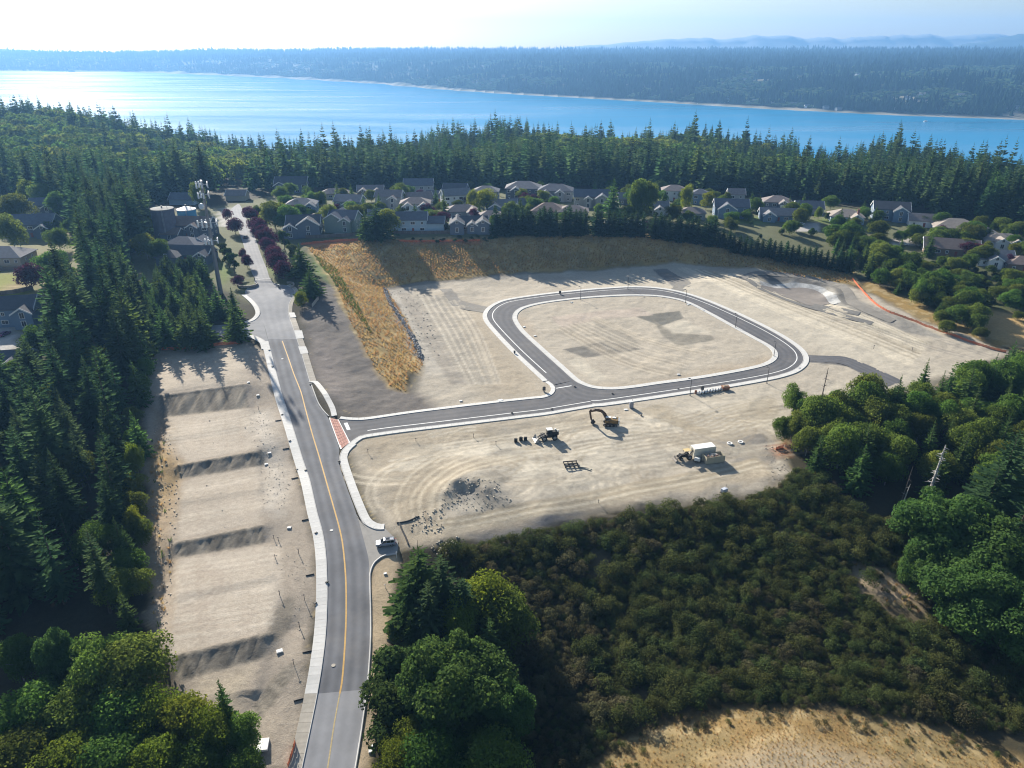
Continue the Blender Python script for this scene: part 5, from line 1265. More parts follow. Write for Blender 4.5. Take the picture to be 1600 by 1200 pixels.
# back garden shrubs of the estate
for k in range(60):
    u = rb.uniform(430, 1320); v = rb.uniform(318, 362) + max(0, (u - 1050) * .09)
    plant("garden_shrub", at(u, v), rb.uniform(2.2, 5), 5.0, BSH, BSHT, "small green garden shrub between the estate houses", "shrub", "garden shrubs of the estate", .8, rb)
for k in range(150):
    u = rb.uniform(430, 1620); v = rb.uniform(294, 352) + max(0, (u - 1050) * .13); h_ = rb.uniform(6, 11); p = at(u, v)
    if k % 5 == 0: plant("fir_tree", p, h_ * 1.2, YNGH, YNG, YNGT, "small fir in a back garden of the estate", "tree", "small firs in the estate gardens", 1.0, rb)
    else: plant("garden_tree", p, h_, BRH, BRD, BRT, "green garden tree %s" % ("among the left roofs of the estate" if u < 620 else "among the middle roofs of the estate" if u < 800 else "behind the first half of the hedge" if u < 1000 else "behind the second half of the hedge" if u < 1250 else "among the right hand roofs"), "tree", "garden trees of the estate", 1.1, rb)
for k in range(22):
    u = rb.uniform(640, 780)
    plant("bank_shrub", at(u, 374 + rb.uniform(-3, 5)), rb.uniform(.9, 1.8), 5.0, BSH, BSHT, "scrubby bush on the lip of the cut bank below the houses", "shrub", "scrub on the lip of the bank", 1.4, rb)

# ---- conifers: the largest in the photograph one by one, the rest as one wood
def apparent(c):
    z = float(hz(c[0], c[1])); u, v, d = project((c[0], c[1], z + c[2] * .8))
    if d < 5: return -1
    inside = -40 < u < 1640 and -20 < v < 1230
    return (c[2] * FPX / d) * (1 if inside else .02)
cands.sort(key=apparent, reverse=True)
n_named_fir = sum(1 for o in COL.objects if o.name.startswith("fir_tree"))
n_ind = max(60, 298 - n_named_fir)
for c in cands[:n_ind]:
    if apparent(c) > 78: plant("fir_tree", c[:2], c[2], CONH, CON, CONT, c[3], "tree", c[4], 1.0, rt)
    else: plant_single("fir_tree", c[:2], c[2], CONH, CON, c[3], "tree", c[4], 1.05, rt)
rest = [(c[0], c[1], gz(c[0], c[1]) - .1, c[2] / CONH * rt.uniform(.9, 1.15), c[2] / CONH, rt.uniform(0, 6.28), rt.randrange(4)) for c in cands[n_ind:]]
# canopy between the estate and the near shore
def lerp_ridge(k): return np.interp
rx = RW
front = gp([(-160, 288, 10), (0, 284, 11), (200, 282, 12), (345, 292, 13), (420, 278, 12), (700, 270, 12), (1000, 270, 12), (1300, 284, 10), (1600, 316, 7), (1800, 345, 5)])
back = np.array([[p[0] * 1.12, p[1] + 130] for p in RW])
midp = np.concatenate([front[:, :2], back[::-1]])
wood_b = []
clear_ = [(np.array(at(985, 232)[:2]), 45)]
for x, y in scatter(midp, 10.2, rt):
    z = float(hz(x, y))
    if z < -84: continue
    if any(np.hypot(x - c[0], (y - c[1]) * .5) < r for c, r in clear_): 
        if rt.random() < .8: continue
    nz = float(fbm(np.array(x), np.array(y), 90, 3)); left = x < -120
    uu = project((x, y, z))[0]
    if nz > (.46 if left else .63):
        h = rt.uniform(13, 21); wood_b.append((x, y, z, h / BRH * rt.uniform(.9, 1.3), h / BRH, rt.uniform(0, 6.28), 4 + rt.randrange(2)))
    else:
        cn = float(vnoise(np.array(x), np.array(y), 55)); cn = cn * cn * (3 - 2 * cn)
        h = rt.uniform(15, 25) + 16 * cn * rt.uniform(.7, 1.15)
        h *= rt.choice([.62, .8, .9, 1, 1, 1.05, 1.1, 1.28])
        wood_b.append((x, y, z, h / CONH * rt.uniform(.9, 1.25), h / CONH, rt.uniform(0, 6.28), rt.randrange(4)))
instancer("forest", rest + wood_b, LOWC + LOWB)
# far shore woods: cheap but real trees
def cone_mesh(name, m, seed, h=26, r=6.0):
    g = random.Random(seed); vs = []; fs = []
    for k in range(3):
        z0 = h * (.05 + .27 * k); z1 = min(h, z0 + h * .48); rr_ = r * (1 - .27 * k)
        n_ = 6; b0 = len(vs)
        for i_ in range(n_): a = 2 * pi * i_ / n_ + g.uniform(-.2, .2); q = rr_ * g.uniform(.75, 1.2); vs.append((q * cos(a), q * sin(a), z0 + g.uniform(-1, 1)))
        vs.append((g.uniform(-.4, .4), g.uniform(-.4, .4), z1))
        fs += [(b0 + i_, b0 + (i_ + 1) % n_, b0 + n_) for i_ in range(n_)]
    me = bpy.data.meshes.new(name); me.from_pydata(vs, [], fs); me.materials.append(m); return me
def dome_mesh(name, m, seed):
    bm = bmesh.new(); bmesh.ops.create_icosphere(bm, subdivisions=2, radius=8); g = random.Random(seed)
    for v_ in bm.verts: v_.co *= g.uniform(.72, 1.18); v_.co.z = v_.co.z * .85 + 7
    me = bpy.data.meshes.new(name); bm.to_mesh(me); bm.free(); me.materials.append(m); return me
L_FAR = leafmat("far_needles", (.016, .034, .018), (.034, .062, .028), .25, .02, .35, .02)
L_FARB = leafmat("far_leaves", (.05, .09, .03), (.09, .13, .05), .3, .02, .3, .03)
FAR = [cone_mesh("far_conifer", L_FAR, k, 26 + 4 * k, 6 + .6 * k) for k in range(3)] + [dome_mesh("far_broadleaf", L_FARB, 9)]
fp = []
gfar = np.random.default_rng(77)
sp_ = [pz(u, v, WATER_Z) for u, v in SHORE]; ang = np.array([atan2(p[0], p[1]) for p in sp_]); rad = np.array([np.hypot(p[0], p[1]) for p in sp_])
NF = 42000
th = gfar.uniform(-.74, .74, NF * 2); s0 = np.interp(th, ang, rad)
dd = gfar.uniform(0, 1, NF * 2) ** 1.7 * 5200 + 45
R_ = s0 + dd; X = R_ * np.sin(th); Y = R_ * np.cos(th)
k_ = (Y < 10000) & (np.abs(X) < 6500); X, Y, dd = X[k_][:NF], Y[k_][:NF], dd[k_][:NF]
Z = hz(X, Y); nz = fbm(X, Y, 420, 3); nz2 = fbm(X + 4000, Y, 160, 3)
jx = np.clip(np.searchsorted(GX, X), 0, len(GX) - 1); jy = np.clip(np.searchsorted(GY, Y), 0, len(GY) - 1)
bare = gcol[jy, jx, 0] > .2
k0 = HG; HG = HT; ZT = hz(X, Y); HG = k0
for x, y, z, d_, a, a2, br_ in zip(X, Y, ZT, dd, nz, nz2, bare):
    if z < -86 or (br_ and rt.random() < .93): continue
    bl = a2 > .50 and d_ < 1600
    s = rt.uniform(.65, 1.15) * (1 + d_ / 5200)
    fp.append((x, y, z - 1, s * rt.uniform(.9, 1.3), s * (.8 if bl else 1), rt.uniform(0, 6.28), 3 if bl else rt.randrange(3)))
instancer("far_forest", fp, FAR)

# ---- broom scrub in the hollow
rs = random.Random(91)
SCR = atl([(690, 868), (760, 850), (900, 826), (1000, 806), (1100, 790), (1170, 782), (1215, 768), (1245, 735), (1275, 748), (1330, 800), (1420, 832), (1440, 900), (1450, 930), (1520, 985), (1600, 1040), (1640, 1090), (1640, 1150), (1530, 1140), (1420, 1118), (1300, 1098), (1150, 1098), (1060, 1108), (990, 1135), (930, 1180), (880, 1210), (830, 1190), (800, 1080), (770, 1000), (730, 930)])
GAPS = [(np.array(at(*q)[:2]), r) for q, r in (((1368, 908), 6), ((1408, 940), 6), ((1345, 890), 3), ((1235, 850), 2.5), ((1225, 835), 2), ((940, 872), 3), ((925, 895), 2.5), ((1500, 1010), 2.5), ((1550, 1060), 2.5), ((1010, 1085), 2.5), ((1150, 830), 1.5), ((1300, 850), 2))]
shr = []
for x, y in scatter(SCR, 1.5, rs):
    g_ = min([np.hypot(x - c[0], y - c[1]) / r for c, r in GAPS])
    if g_ < 1 and rs.random() < .88: continue
    dens = float(fbm(np.array(x), np.array(y), 14, 3))
    if dens < .30 and rs.random() < .6: continue
    s = rs.choice([.5, .6, .75, .9, 1.05, 1.3]) * rs.uniform(.85, 1.15) * (.7 + .6 * dens)
    br_ = float(fbm(np.array(x + 300), np.array(y), 30, 3)) + rs.uniform(-.12, .12)
    z = gz(x, y); d_ = project((x, y, z))[2]
    shr.append((s / d_, x, y, s, (2 + rs.randrange(2)) if br_ > .595 else rs.randrange(2)))
shr.sort(reverse=True)
for (_, x, y, s, k) in shr[:298]:
    o = bpy.data.objects.new("broom_shrub", SHB[k]); o.location = (x, y, gz(x, y) - .1); o.rotation_euler = (0, 0, rs.uniform(0, 6.28)); o.scale = (s, s, s * rs.uniform(.85, 1.2)); COL.objects.link(o)
    uu, vv_, _ = project((x, y, gz(x, y))); zz_ = "beside the golden mound" if vv_ > 1040 else "beside the big right hand maples" if uu > 1300 else "next to the roadside firs" if uu < 850 else "in the middle of the hollow"
    tag(o, "%s %s broom shrub %s" % ("large" if s > 1.1 else "small", "olive" if k < 2 else "brownish", zz_), "shrub", "olive broom shrubs" if k < 2 else "brownish broom shrubs")
fine = [(x, y, gz(x, y) - .1, q, q * rs.uniform(.8, 1.3), rs.uniform(0, 6.28), rs.randrange(3)) for x, y in scatter(SCR, .95, rs) if min([np.hypot(x - c[0], y - c[1]) / r for c, r in GAPS]) > .9 or rs.random() < .15 for q in (rs.uniform(.28, .6),)]
for x, y in scatter(atl([(880, 1230), (990, 1140), (1100, 1100), (1250, 1098), (1400, 1115), (1560, 1160), (1600, 1200), (1480, 1185), (1380, 1150), (1240, 1128), (1110, 1135), (1030, 1170), (960, 1230)]), 1.3, rs):
    if rs.random() < .4: q = rs.uniform(.2, .6); fine.append((x, y, gz(x, y) - .1, q, q, rs.uniform(0, 6.28), rs.randrange(4)))
instancer("scrub", fine + [(x, y, gz(x, y) - .1, s, s * rs.uniform(.85, 1.2), rs.uniform(0, 6.28), k) for (_, x, y, s, k) in shr[298:]], SHB)
# ---- dry grass tufts
def tuft(seed, m, n_=16, h=.8, r=.35):
    g = np.random.default_rng(seed); Q = []
    for k in range(n_):
        a = g.uniform(0, 6.28); d = g.uniform(0, r); x, y = d * cos(a), d * sin(a); hh = h * g.uniform(.5, 1); w = .06
        lx, ly = cos(a) * hh * g.uniform(.1, .7), sin(a) * hh * g.uniform(.1, .7); sx, sy = -sin(a) * w, cos(a) * w
        Q.append([(x - sx, y - sy, -.1), (x + sx, y + sy, -.1), (x + lx + sx * .3, y + ly + sy * .3, hh), (x + lx - sx * .3, y + ly - sy * .3, hh)])
    return quads_mesh("tuft", np.array(Q, np.float32), m)
L_DRY = leafmat("dry_grass", (.27, .185, .075), (.43, .31, .14), .4, .3, .25, .015)
L_PALE = leafmat("pale_grass", (.31, .23, .10), (.45, .35, .18), .4, .3, .2, .015)
L_GRN = leafmat("weed_green", (.05, .09, .02), (.09, .13, .04), .4, .3, .2, .02)
TUF = [tuft(1, L_DRY), tuft(2, L_DRY), tuft(3, L_PALE), tuft(4, L_GRN)]
tp = []
def grass(px, sp, idx, s0=.7, s1=1.3, keep_=1.0):
    for x, y in scatter(atl(px), sp, rs):
        if rs.random() < keep_ * (.35 + 1.1 * float(fbm(np.array(x), np.array(y), 7, 3))):
            s = rs.uniform(s0, s1); tp.append((x, y, gz(x, y), s * 1.2, s, rs.uniform(0, 6.28), rs.choice(idx)))
grass([(482, 388), (545, 379), (700, 374), (800, 373), (1000, 368), (1090, 374), (1060, 408), (840, 422), (665, 438), (602, 447), (640, 510), (660, 570), (652, 583), (637, 580), (635, 612), (612, 604), (588, 578), (570, 543), (547, 500), (524, 440), (495, 402)], 1.15, [0, 0, 1, 2])
grass([(1090, 376), (1250, 407), (1330, 430), (1330, 442), (1160, 416), (1065, 408)], 1.3, [0, 1])
grass([(930, 1205), (1010, 1145), (1100, 1112), (1250, 1108), (1400, 1130), (1500, 1158), (1600, 1195), (1600, 1230), (930, 1230)], .62, [2, 2, 1, 2], .25, .55)
grass([(1330, 880), (1400, 900), (1440, 960), (1390, 945)], 1.2, [2, 0, 3], .5, 1)
grass([(490, 398), (525, 420), (560, 480), (580, 520), (540, 470)], 1.0, [3], .7, 1.4)
grass([(238, 690), (258, 690), (268, 850), (255, 1000), (240, 1000), (232, 850)], 1.6, [0, 3, 2], .6, 1.2, .7)
instancer("dry_grass", tp, TUF)

# ---- snags
def snag(u, v, h, r, m, lean, stubs, label, seed, moss=False):
    p = ga(u, v); g = random.Random(seed)
    o = thing("dead_tree", tuple(p), 0, label, "dead tree")
    o.rotation_euler = (lean[1], lean[0], g.uniform(0, .3))
    mb = MB(); n_ = 5
    for k in range(n_): mb.tube((0, 0, h * k / n_ - (.5 if k == 0 else 0)), (0, 0, h * (k + 1) / n_), r * (1 - .16 * k), r * (1 - .16 * (k + 1)), 8, 0, False)
    mb.build("trunk", m, o)
    for k in range(stubs):
        z = h * g.uniform(.25, .97); a = g.uniform(0, 6.28); L = g.uniform(.6, 2.2) * (1.2 - z / h * .7)
        b_ = MB(); b_.tube((0, 0, 0), (cos(a) * L, sin(a) * L, g.uniform(-.5, .3)), r * .25, r * .08, 4, 0, False)
        b_.build("branch", m, o, loc=(0, 0, z))
snag(1270, 684, 23, .34, M_DEADDK, (0.02, 0), 26, "thin dark bare snag rising before the pale dirt", 1)
snag(1442, 800, 20, .55, M_DEAD, (.06, 0), 60, "thick silvery dead trunk with broken branches", 2)
snag(1405, 802, 9, .25, M_DEAD, (.10, 0), 5, "short pale broken trunk left of the silvery snag", 3)
snag(1405, 795, 13, .18, M_DEADDK, (.05, 0), 6, "thin dark dead stem beside the short pale trunk", 4)
snag(1531, 755, 9, .28, M_DEAD, (.05, 0), 5, "pale broken trunk beside the huge bright maple", 5)
snag(1274, 722, 6, .2, M_DEAD, (0, 0), 3, "pale slim stem at the foot of the right hand wood", 6)
snag(62, 900, 13, .2, M_DEADDK, (-.05, 0), 8, "pale bare trunk in the dark gap at the left", 7)
# ================================================================== HOUSES
def roofmat(n_, c): return mat("shingle_" + n_, c, .9, noise=.14, nscale=.8, bump=.03, bscale=4)
ROOF = {"slate": roofmat("slate", (.115, .125, .15)), "grey": roofmat("grey", (.19, .19, .20)), "brown": roofmat("brown", (.20, .155, .135)), "tan": roofmat("tan", (.29, .25, .215)), "dark": roofmat("dark", (.085, .088, .10)), "taupe": roofmat("taupe", (.22, .19, .18))}
WALLM = {"blue": mat("siding_blue", (.17, .24, .33), .8, noise=.06), "slate": mat("siding_slate", (.13, .155, .20), .8, noise=.06), "white": mat("siding_white", (.66, .67, .68), .8, noise=.05), "sage": mat("siding_sage", (.22, .27, .24), .8, noise=.06),
         "pale": mat("siding_pale_blue", (.36, .46, .55), .8, noise=.05), "tan": mat("siding_tan", (.42, .36, .28), .8, noise=.06), "grey": mat("siding_grey", (.34, .35, .36), .8, noise=.06), "brown": mat("siding_brown", (.22, .16, .12), .8, noise=.06)}
M_TRIM = mat("white_trim", (.74, .74, .73), .6)
M_GLASS = mat("window_glass", (.03, .04, .055), .08, spec=.6)
M_DOOR = mat("front_door", (.24, .07, .05), .6)
M_GAR = mat("garage_panel", (.68, .68, .66), .6)
M_BRICK = mat("chimney_brick", (.27, .13, .10), .9, noise=.2, nscale=4)
WINF, PANE = {}, {}
for nm, w_, h_ in (("s", 1.2, 1.4), ("w", 2.2, 1.5), ("t", 1.6, 2.2)):
    b = MB(); t = .14
    b.box((0, -.05, h_ / 2 - t / 2), (w_, .12, t)); b.box((0, -.05, -h_ / 2 + t / 2), (w_, .12, t)); b.box((-w_ / 2 + t / 2, -.05, 0), (t, .12, h_ - 2 * t)); b.box((w_ / 2 - t / 2, -.05, 0), (t, .12, h_ - 2 * t)); b.box((0, -.04, 0), (.07, .08, h_ - 2 * t))
    WINF[nm] = b.mesh("window", M_TRIM)
    b = MB(); b.box((0, -.02, 0), (w_ - 2 * t, .03, h_ - 2 * t)); PANE[nm] = b.mesh("pane", M_GLASS)
def place_win(root, x, y, z, rot, kind):
    o = mobj("window", WINF[kind], root, (x, y, z)); o.rotation_euler = (0, 0, rot)
    mobj("pane", PANE[kind], o)
def block(root, cx, cy, L, Wd, h, ridge, rtype, wallm, roofm, gz_=0.0, trim=True, eave=.55):
    """one rectangular volume; ridge along 'x' or 'y'; returns roof rise"""
    b = MB(); pitch = .62 if rtype == 'gable' else .48
    hx, hy = L / 2, Wd / 2
    span = (hy if ridge == 'x' else hx); rise = span * pitch
    if rtype == 'gable':
        if ridge == 'x': prof = [(-hy, gz_ - 1), (hy, gz_ - 1), (hy, h), (0, h + rise), (-hy, h)]; vs = [(cx + s * hx, cy + p, z) for s in (-1, 1) for p, z in prof]
        else: prof = [(-hx, gz_ - 1), (hx, gz_ - 1), (hx, h), (0, h + rise), (-hx, h)]; vs = [(cx + p, cy + s * hy, z) for s in (-1, 1) for p, z in prof]
        k = 5; b.add(vs, [tuple(range(k)), tuple(range(2 * k - 1, k - 1, -1))] + [(i_, k + i_, k + (i_ + 1) % k, (i_ + 1) % k) for i_ in range(k)])
    else:
        b.box((cx, cy, (h + gz_ - 1) / 2), (L, Wd, h - gz_ + 1))
    b.build("wall", wallm, root)
    r = MB(); th = .22; e = eave
    if rtype == 'gable':
        for s in (-1, 1):
            o_, i_ = span + e, 0; zo, zi = h - e * pitch + .06, h + rise + .06
            ln = (hx if ridge == 'x' else hy) + e * .8
            P = []
            for dz in (0, th):
                for q in (-ln, ln):
                    P += [(q, s * o_, zo + dz), (q, s * i_, zi + dz)]
            P = [(cx + p[0], cy + p[1], p[2]) if ridge == 'x' else (cx + p[1], cy + p[0], p[2]) for p in P]
            r.add(P, [(0, 1, 3, 2), (4, 6, 7, 5), (0, 4, 5, 1), (1, 5, 7, 3), (3, 7, 6, 2), (2, 6, 4, 0)])
        if trim:
            ln = (hx if ridge == 'x' else hy) + e * .8 + .05
            for q in (-ln, ln):
                t_ = MB()
                for s in (-1, 1):
                    a = (s * (span + e), h - e * pitch - .02); c_ = (0, h + rise - .02)
                    P = []
                    for dq in (-.06, .06):
                        for (p_, z_) in (a, c_): P += [(q + dq, p_, z_ - .22), (q + dq, p_, z_ + .34)]
                    P = [(cx + p[0], cy + p[1], p[2]) if ridge == 'x' else (cx + p[1], cy + p[0], p[2]) for p in P]
                    t_.add(P, [(0, 1, 3, 2), (4, 6, 7, 5), (0, 4, 5, 1), (2, 3, 7, 6), (1, 5, 7, 3), (0, 2, 6, 4)])
                t_.build("gable_trim", M_TRIM, root)
    else:
        ox, oy = hx + e, hy + e; z0 = h + .04
        rl = max(0.1, (hx - hy) if ridge == 'x' else (hy - hx)); zr = z0 + (span + e) * pitch
        base = [(-ox, -oy, z0), (ox, -oy, z0), (ox, oy, z0), (-ox, oy, z0)]
        top = [(-rl, 0, zr), (rl, 0, zr)] if ridge == 'x' else [(0, -rl, zr), (0, rl, zr)]
        P = [(cx + p[0], cy + p[1], p[2]) for p in base + [(q[0], q[1], q[2] - .2) for q in base] + top]
        f = [(0, 1, 9, 8), (1, 2, 9), (2, 3, 8, 9), (3, 0, 8)] if ridge == 'x' else [(0, 1, 8), (1, 2, 9, 8), (2, 3, 9), (3, 0, 8, 9)]
        r.add(P, f + [(4, 7, 6, 5), (0, 4, 5, 1), (1, 5, 6, 2), (2, 6, 7, 3), (3, 7, 4, 0)])
    r.build("roof", roofm, root)
    return rise
def house(u, v, yaw, L, Wd, st, rtype, roof, wall, label, wings=(), chim=False, garage=True, cat="house", name="house", windows=True):
    """wings: (cx, cy, L, W, height, ridge, rooftype). Local -y faces the camera side"""
    p = ga(u, v); o = thing(name, tuple(p), radians(yaw), label, cat, None, (1.15, 1.15, 1.12))
    h = 2.9 * st + .3; rm_, wm_ = ROOF[roof], WALLM[wall]
    rise = block(o, 0, 0, L, Wd, h, 'x', rtype, wm_, rm_)
    fr = [(0, -Wd / 2, L, 'x', h)]
    for (cx, cy, l_, w_, hh, rg, rt_) in wings:
        block(o, cx, cy, l_, w_, hh, rg, rt_, wm_, rm_, eave=.5)
    if windows:
        ys = -Wd / 2 - .01
        for f_ in range(st):
            z = 1.6 + 2.9 * f_; n_ = max(2, int(L / 3.6))
            for k in range(n_):
                x = -L / 2 + L * (k + .5) / n_
                if any(abs(x - w[0]) < w[2] / 2 + .7 and w[1] < 0 for w in wings): continue
                if f_ == 0 and k == n_ // 2:
                    d_ = MB(); d_.box((0, -.04, 1.05), (1.05, .1, 2.1)); d_.build("door", M_DOOR, o, loc=(x, ys, 0.05)); continue
                place_win(o, x, ys, z, 0, 'w' if (k + f_) % 2 else 's')
            for s, rot in ((1, pi / 2), (-1, -pi / 2)):
                place_win(o, s * (L / 2 + .01), -Wd * .18, z, rot, 's')
                place_win(o, s * (L / 2 + .01), Wd * .2, z, rot, 's')
        for (cx, cy, l_, w_, hh, rg, rt_) in wings:
            if cy >= 0: continue
            yf = cy - w_ / 2 - .01
            if garage and cx > 0 and hh < 3.6:
                d_ = MB()
                for q in range(4): d_.box((0, -.04, .3 + .56 * q), (min(4.8, l_ - 1), .08, .54))
                d_.build("garage_door", M_GAR, o, loc=(cx, yf, 0.05))
            else: place_win(o, cx, yf, 1.6, 0, 't')
            if hh > 4.5: place_win(o, cx, yf, 4.5, 0, 't')
            elif rg == 'y' and l_ > 4: place_win(o, cx, yf, hh + l_ * .1, 0, 's')
    if chim:
        c_ = MB(); c_.box((0, 0, 0), (1.0, .8, h + rise + 1.4)); c_.box((0, 0, (h + rise + 1.4) / 2 + .08), (1.25, 1.05, .18)); c_.build("chimney", M_BRICK, o, loc=(L * .28, -Wd / 2 - .3 if chim == 'front' else Wd * .1, (h + rise + 1.4) / 2))
    return o
G, H_ = 'gable', 'hip'
house(640, 360, 2, 17, 9, 2, G, "slate", "pale", "long pale blue two-storey house at the lip of the cut bank", [(12.5, 0, 8, 8, 4.2, 'x', G)])
house(478, 366, 6, 15, 10, 2, G, "dark", "slate", "dark slate house with white rake boards nearest the top of the bank", [(-5.5, -5.5, 6, 5, 4.8, 'y', G), (2.5, -5.3, 10, 4, 6.0, 'y', G)])
house(540, 358, -8, 13, 10, 2, G, "slate", "sage", "sage green house with tall steep gable beside the wide dark fir", [(2.5, -5.6, 5, 4, 5.6, 'y', G), (-3.5, 0, 8, 14, 6.4, 'y', G)])
house(735, 358, 2, 16, 10, 1, G, "dark", "slate", "dark house with three steep pointed gables on the bank", [(-6, -3, 6.5, 11, 4.5, 'y', G), (1.0, -5, 4.5, 5, 3.6, 'y', G), (6.0, -4.5, 6, 7, 4.5, 'y', G)])
house(474, 335, 4, 15, 10, 2, H_, "grey", "blue", "blue two-storey house with white trimmed upper windows", [(5, -5.4, 5.5, 3.5, 5.6, 'y', G)])
house(548, 330, -10, 14, 9, 2, G, "grey", "sage", "pale gabled house behind the sage green one", [(2, -5, 6, 5, 5.2, 'y', G)])
house(650, 334, 3, 15, 10, 2, H_, "taupe", "white", "white gabled house directly behind the pale blue house", [(-3.5, -5.3, 5, 4, 5.4, 'y', G), (4.5, -5.3, 5.5, 4, 5.2, 'y', G)])
house(722, 337, 10, 17, 10, 1, H_, "taupe", "grey", "low taupe roofed house behind the three pointed gables", [(5, -5.4, 6, 5, 3.2, 'y', G)])
house(712, 320, 20, 15, 9, 2, G, "grey", "white", "white sided house with a slanting grey roof among the middle trees")
house(783, 330, 6, 16, 10, 1, G, "grey", "blue", "blue gabled house at the left end of the hedge", [(-4, -5.2, 6, 5, 3.6, 'y', G), (4, -5.2, 5.5, 5, 3.4, 'y', G)])
house(818, 308, -4, 20, 13, 2, H_, "grey", "slate", "broad grey hip roofed house at the back of the estate", [(-4, -6.5, 6, 5, 5.4, 'y', G)])
house(868, 312, -8, 19, 12, 2, H_, "slate", "grey", "large slate hip roofed house against the dark forest wall", [(-5, -6.5, 8, 6, 4.2, 'y', G), (3, -6.2, 5, 4, 5.4, 'y', G)])
house(857, 336, -4, 17, 13, 1, H_, "brown", "tan", "brown pyramid roofed house rising behind the hedge", [], windows=False)
house(924, 322, -5, 19, 10, 2, G, "slate", "grey", "long grey two-storey house with a pale driveway in front", [(5.5, -5.3, 7, 5, 5.6, 'y', G), (-2, -5.3, 4, 3, 5.2, 'y', G)])
house(983, 318, -6, 12, 9, 1, G, "grey", "slate", "small gabled house half behind the tall estate fir", [(2, -4.8, 5, 4, 3.4, 'y', G)])
house(1052, 312, -8, 14, 10, 2, H_, "taupe", "white", "hip roofed house left of the slim poplar behind the hedge")
house(1092, 318, -8, 10, 9, 2, H_, "slate", "blue", "narrow blue house right of the slim poplar")
house(1140, 338, -8, 17, 10, 2, G, "slate", "blue", "blue gabled house with broad slate roof behind the hedge", [(-2.5, -5.3, 9, 4, 5.2, 'y', G)])
house(1148, 318, -8, 9, 8, 2, G, "taupe", "grey", "small taupe roofed house peeping behind the blue gabled one")
house(1213, 322, -12, 15, 11, 1, H_, "taupe", "slate", "grey hip roofed house tucked under the right forest", [(3, -6, 5, 4, 3.0, 'y', G)])
house(1214, 343, -10, 18, 9, 1, G, "grey", "blue", "long low blue-grey house behind the right part of the hedge", [(-5, -5, 6, 5, 3.4, 'y', G)])
house(1320, 345, -14, 16, 12, 1, H_, "tan", "pale", "tan roofed pale blue house with a dark chimney by the forest", [(4, -6.3, 5, 5, 3.4, 'y', G)], chim='front')
house(1388, 342, -16, 17, 10, 2, G, "dark", "blue", "blue house with two crossing white gables by the forest", [(4, -5.2, 7, 5, 5.6, 'y', G)])
house(1490, 362, -18, 20, 14, 1, H_, "tan", "grey", "large tan hip roofed house with a white flue on the right", [])
house(1482, 395, -20, 22, 11, 1, G, "brown", "brown", "long brown roofed house among the purple trees on the right", [])
house(1563, 384, -16, 17, 11, 1, H_, "tan", "white", "pale gabled house above the purple trees at the right edge", [(-2, -6, 5, 5, 3.6, 'y', G), (4, -6, 5, 5, 3.4, 'y', G)])
house(1549, 412, -14, 14, 10, 1, G, "grey", "white", "white gabled house lowest on the right", [(-1, -5.3, 5, 5, 3.6, 'y', G)])
house(1592, 420, -14, 12, 10, 1, H_, "brown", "brown", "brown roofed house cut by the right picture edge")
house(458, 300, 5, 19, 11, 2, G, "dark", "slate", "big dark roofed house at the back beside the upper road", [(-6, -5.8, 7, 5, 5.4, 'y', G)])
house(525, 309, 2, 16, 9, 1, H_, "taupe", "tan", "low tan roofed house behind the pale green trees")
house(580, 305, 4, 15, 9, 1, G, "taupe", "brown", "reddish gabled house at the back near the small firs", [(-4, -5, 5, 4, 3.4, 'y', G), (4, -5, 5, 4, 3.2, 'y', G)])
house(655, 303, 2, 17, 10, 2, G, "slate", "grey", "grey roofed house deepest among the back trees")
house(652, 318, 20, 16, 10, 1, G, "taupe", "white", "house with a white gable end behind the purple trees")
house(712, 302, -6, 14, 9, 1, G, "dark", "slate", "dark roofed house at the foot of the forest wall")
house(300, 405, -6, 19, 9, 1, G, "dark", "slate", "dark roofed blue house right behind the tower hedge", [(7.5, -2.5, 5, 9, 3.4, 'y', G), (-6, -5, 9, 8, 3.0, 'y', H_)])
house(290, 392, -4, 17, 13, 1, H_, "slate", "tan", "slate hip roofed house in the middle of the tower row", [(5, 5, 7, 6, 3.2, 'y', G)])
house(302, 368, -4, 21, 10, 2, G, "brown", "slate", "brown roofed house with a dormer in front of the tanks", [(3.5, -5.2, 5, 4, 5.6, 'y', G), (-6, -7, 8, 7, 3.0, 'x', G)])
house(60, 366, 8, 19, 12, 2, G, "slate", "slate", "slate roofed house with stacked gables at the upper left", [(6, -6.2, 6, 5, 4.4, 'y', G)])
house(78, 336, 10, 15, 10, 2, G, "slate", "slate", "far gabled house behind the upper left roof", [(2, -5.2, 5, 4, 5.2, 'y', G)])
house(12, 408, 4, 18, 13, 1, H_, "grey", "tan", "grey hip roofed house at the left edge above the lawns")
house(30, 502, 10, 15, 10, 2, G, "dark", "blue", "blue house with white framed windows at the left edge", [(5, -5.3, 6, 5, 5.2, 'y', G)])
house(14, 580, 12, 15, 11, 1, G, "slate", "grey", "grey gabled house at the left edge below the driveway", [(3, -5.6, 7, 6, 3.2, 'y', G)])
house(290, 318, -3, 14, 9, 1, G, "slate", "pale", "pale bluish roofed shed house behind the blue tank", windows=False)
house(372, 312, 0, 11, 8, 1, G, "taupe", "tan", "small gabled house at the far end of the upper road", windows=False)
house(985, 228, -4, 17, 11, 1, G, "grey", "white", "white house in the clearing near the water")
house(1003, 222, 6, 13, 9, 1, H_, "taupe", "tan", "second house in the clearing near the water", windows=False)
house(893, 222, 0, 13, 9, 1, H_, "grey", "white", "white house peeping from the shore forest", windows=False)
house(500, 350, 4, 12, 9, 1, H_, "taupe", "tan", "low tan house between the slate house and the sage green one")
house(596, 345, 6, 12, 9, 1, G, "grey", "white", "white house half hidden behind the wide dark fir", windows=False)
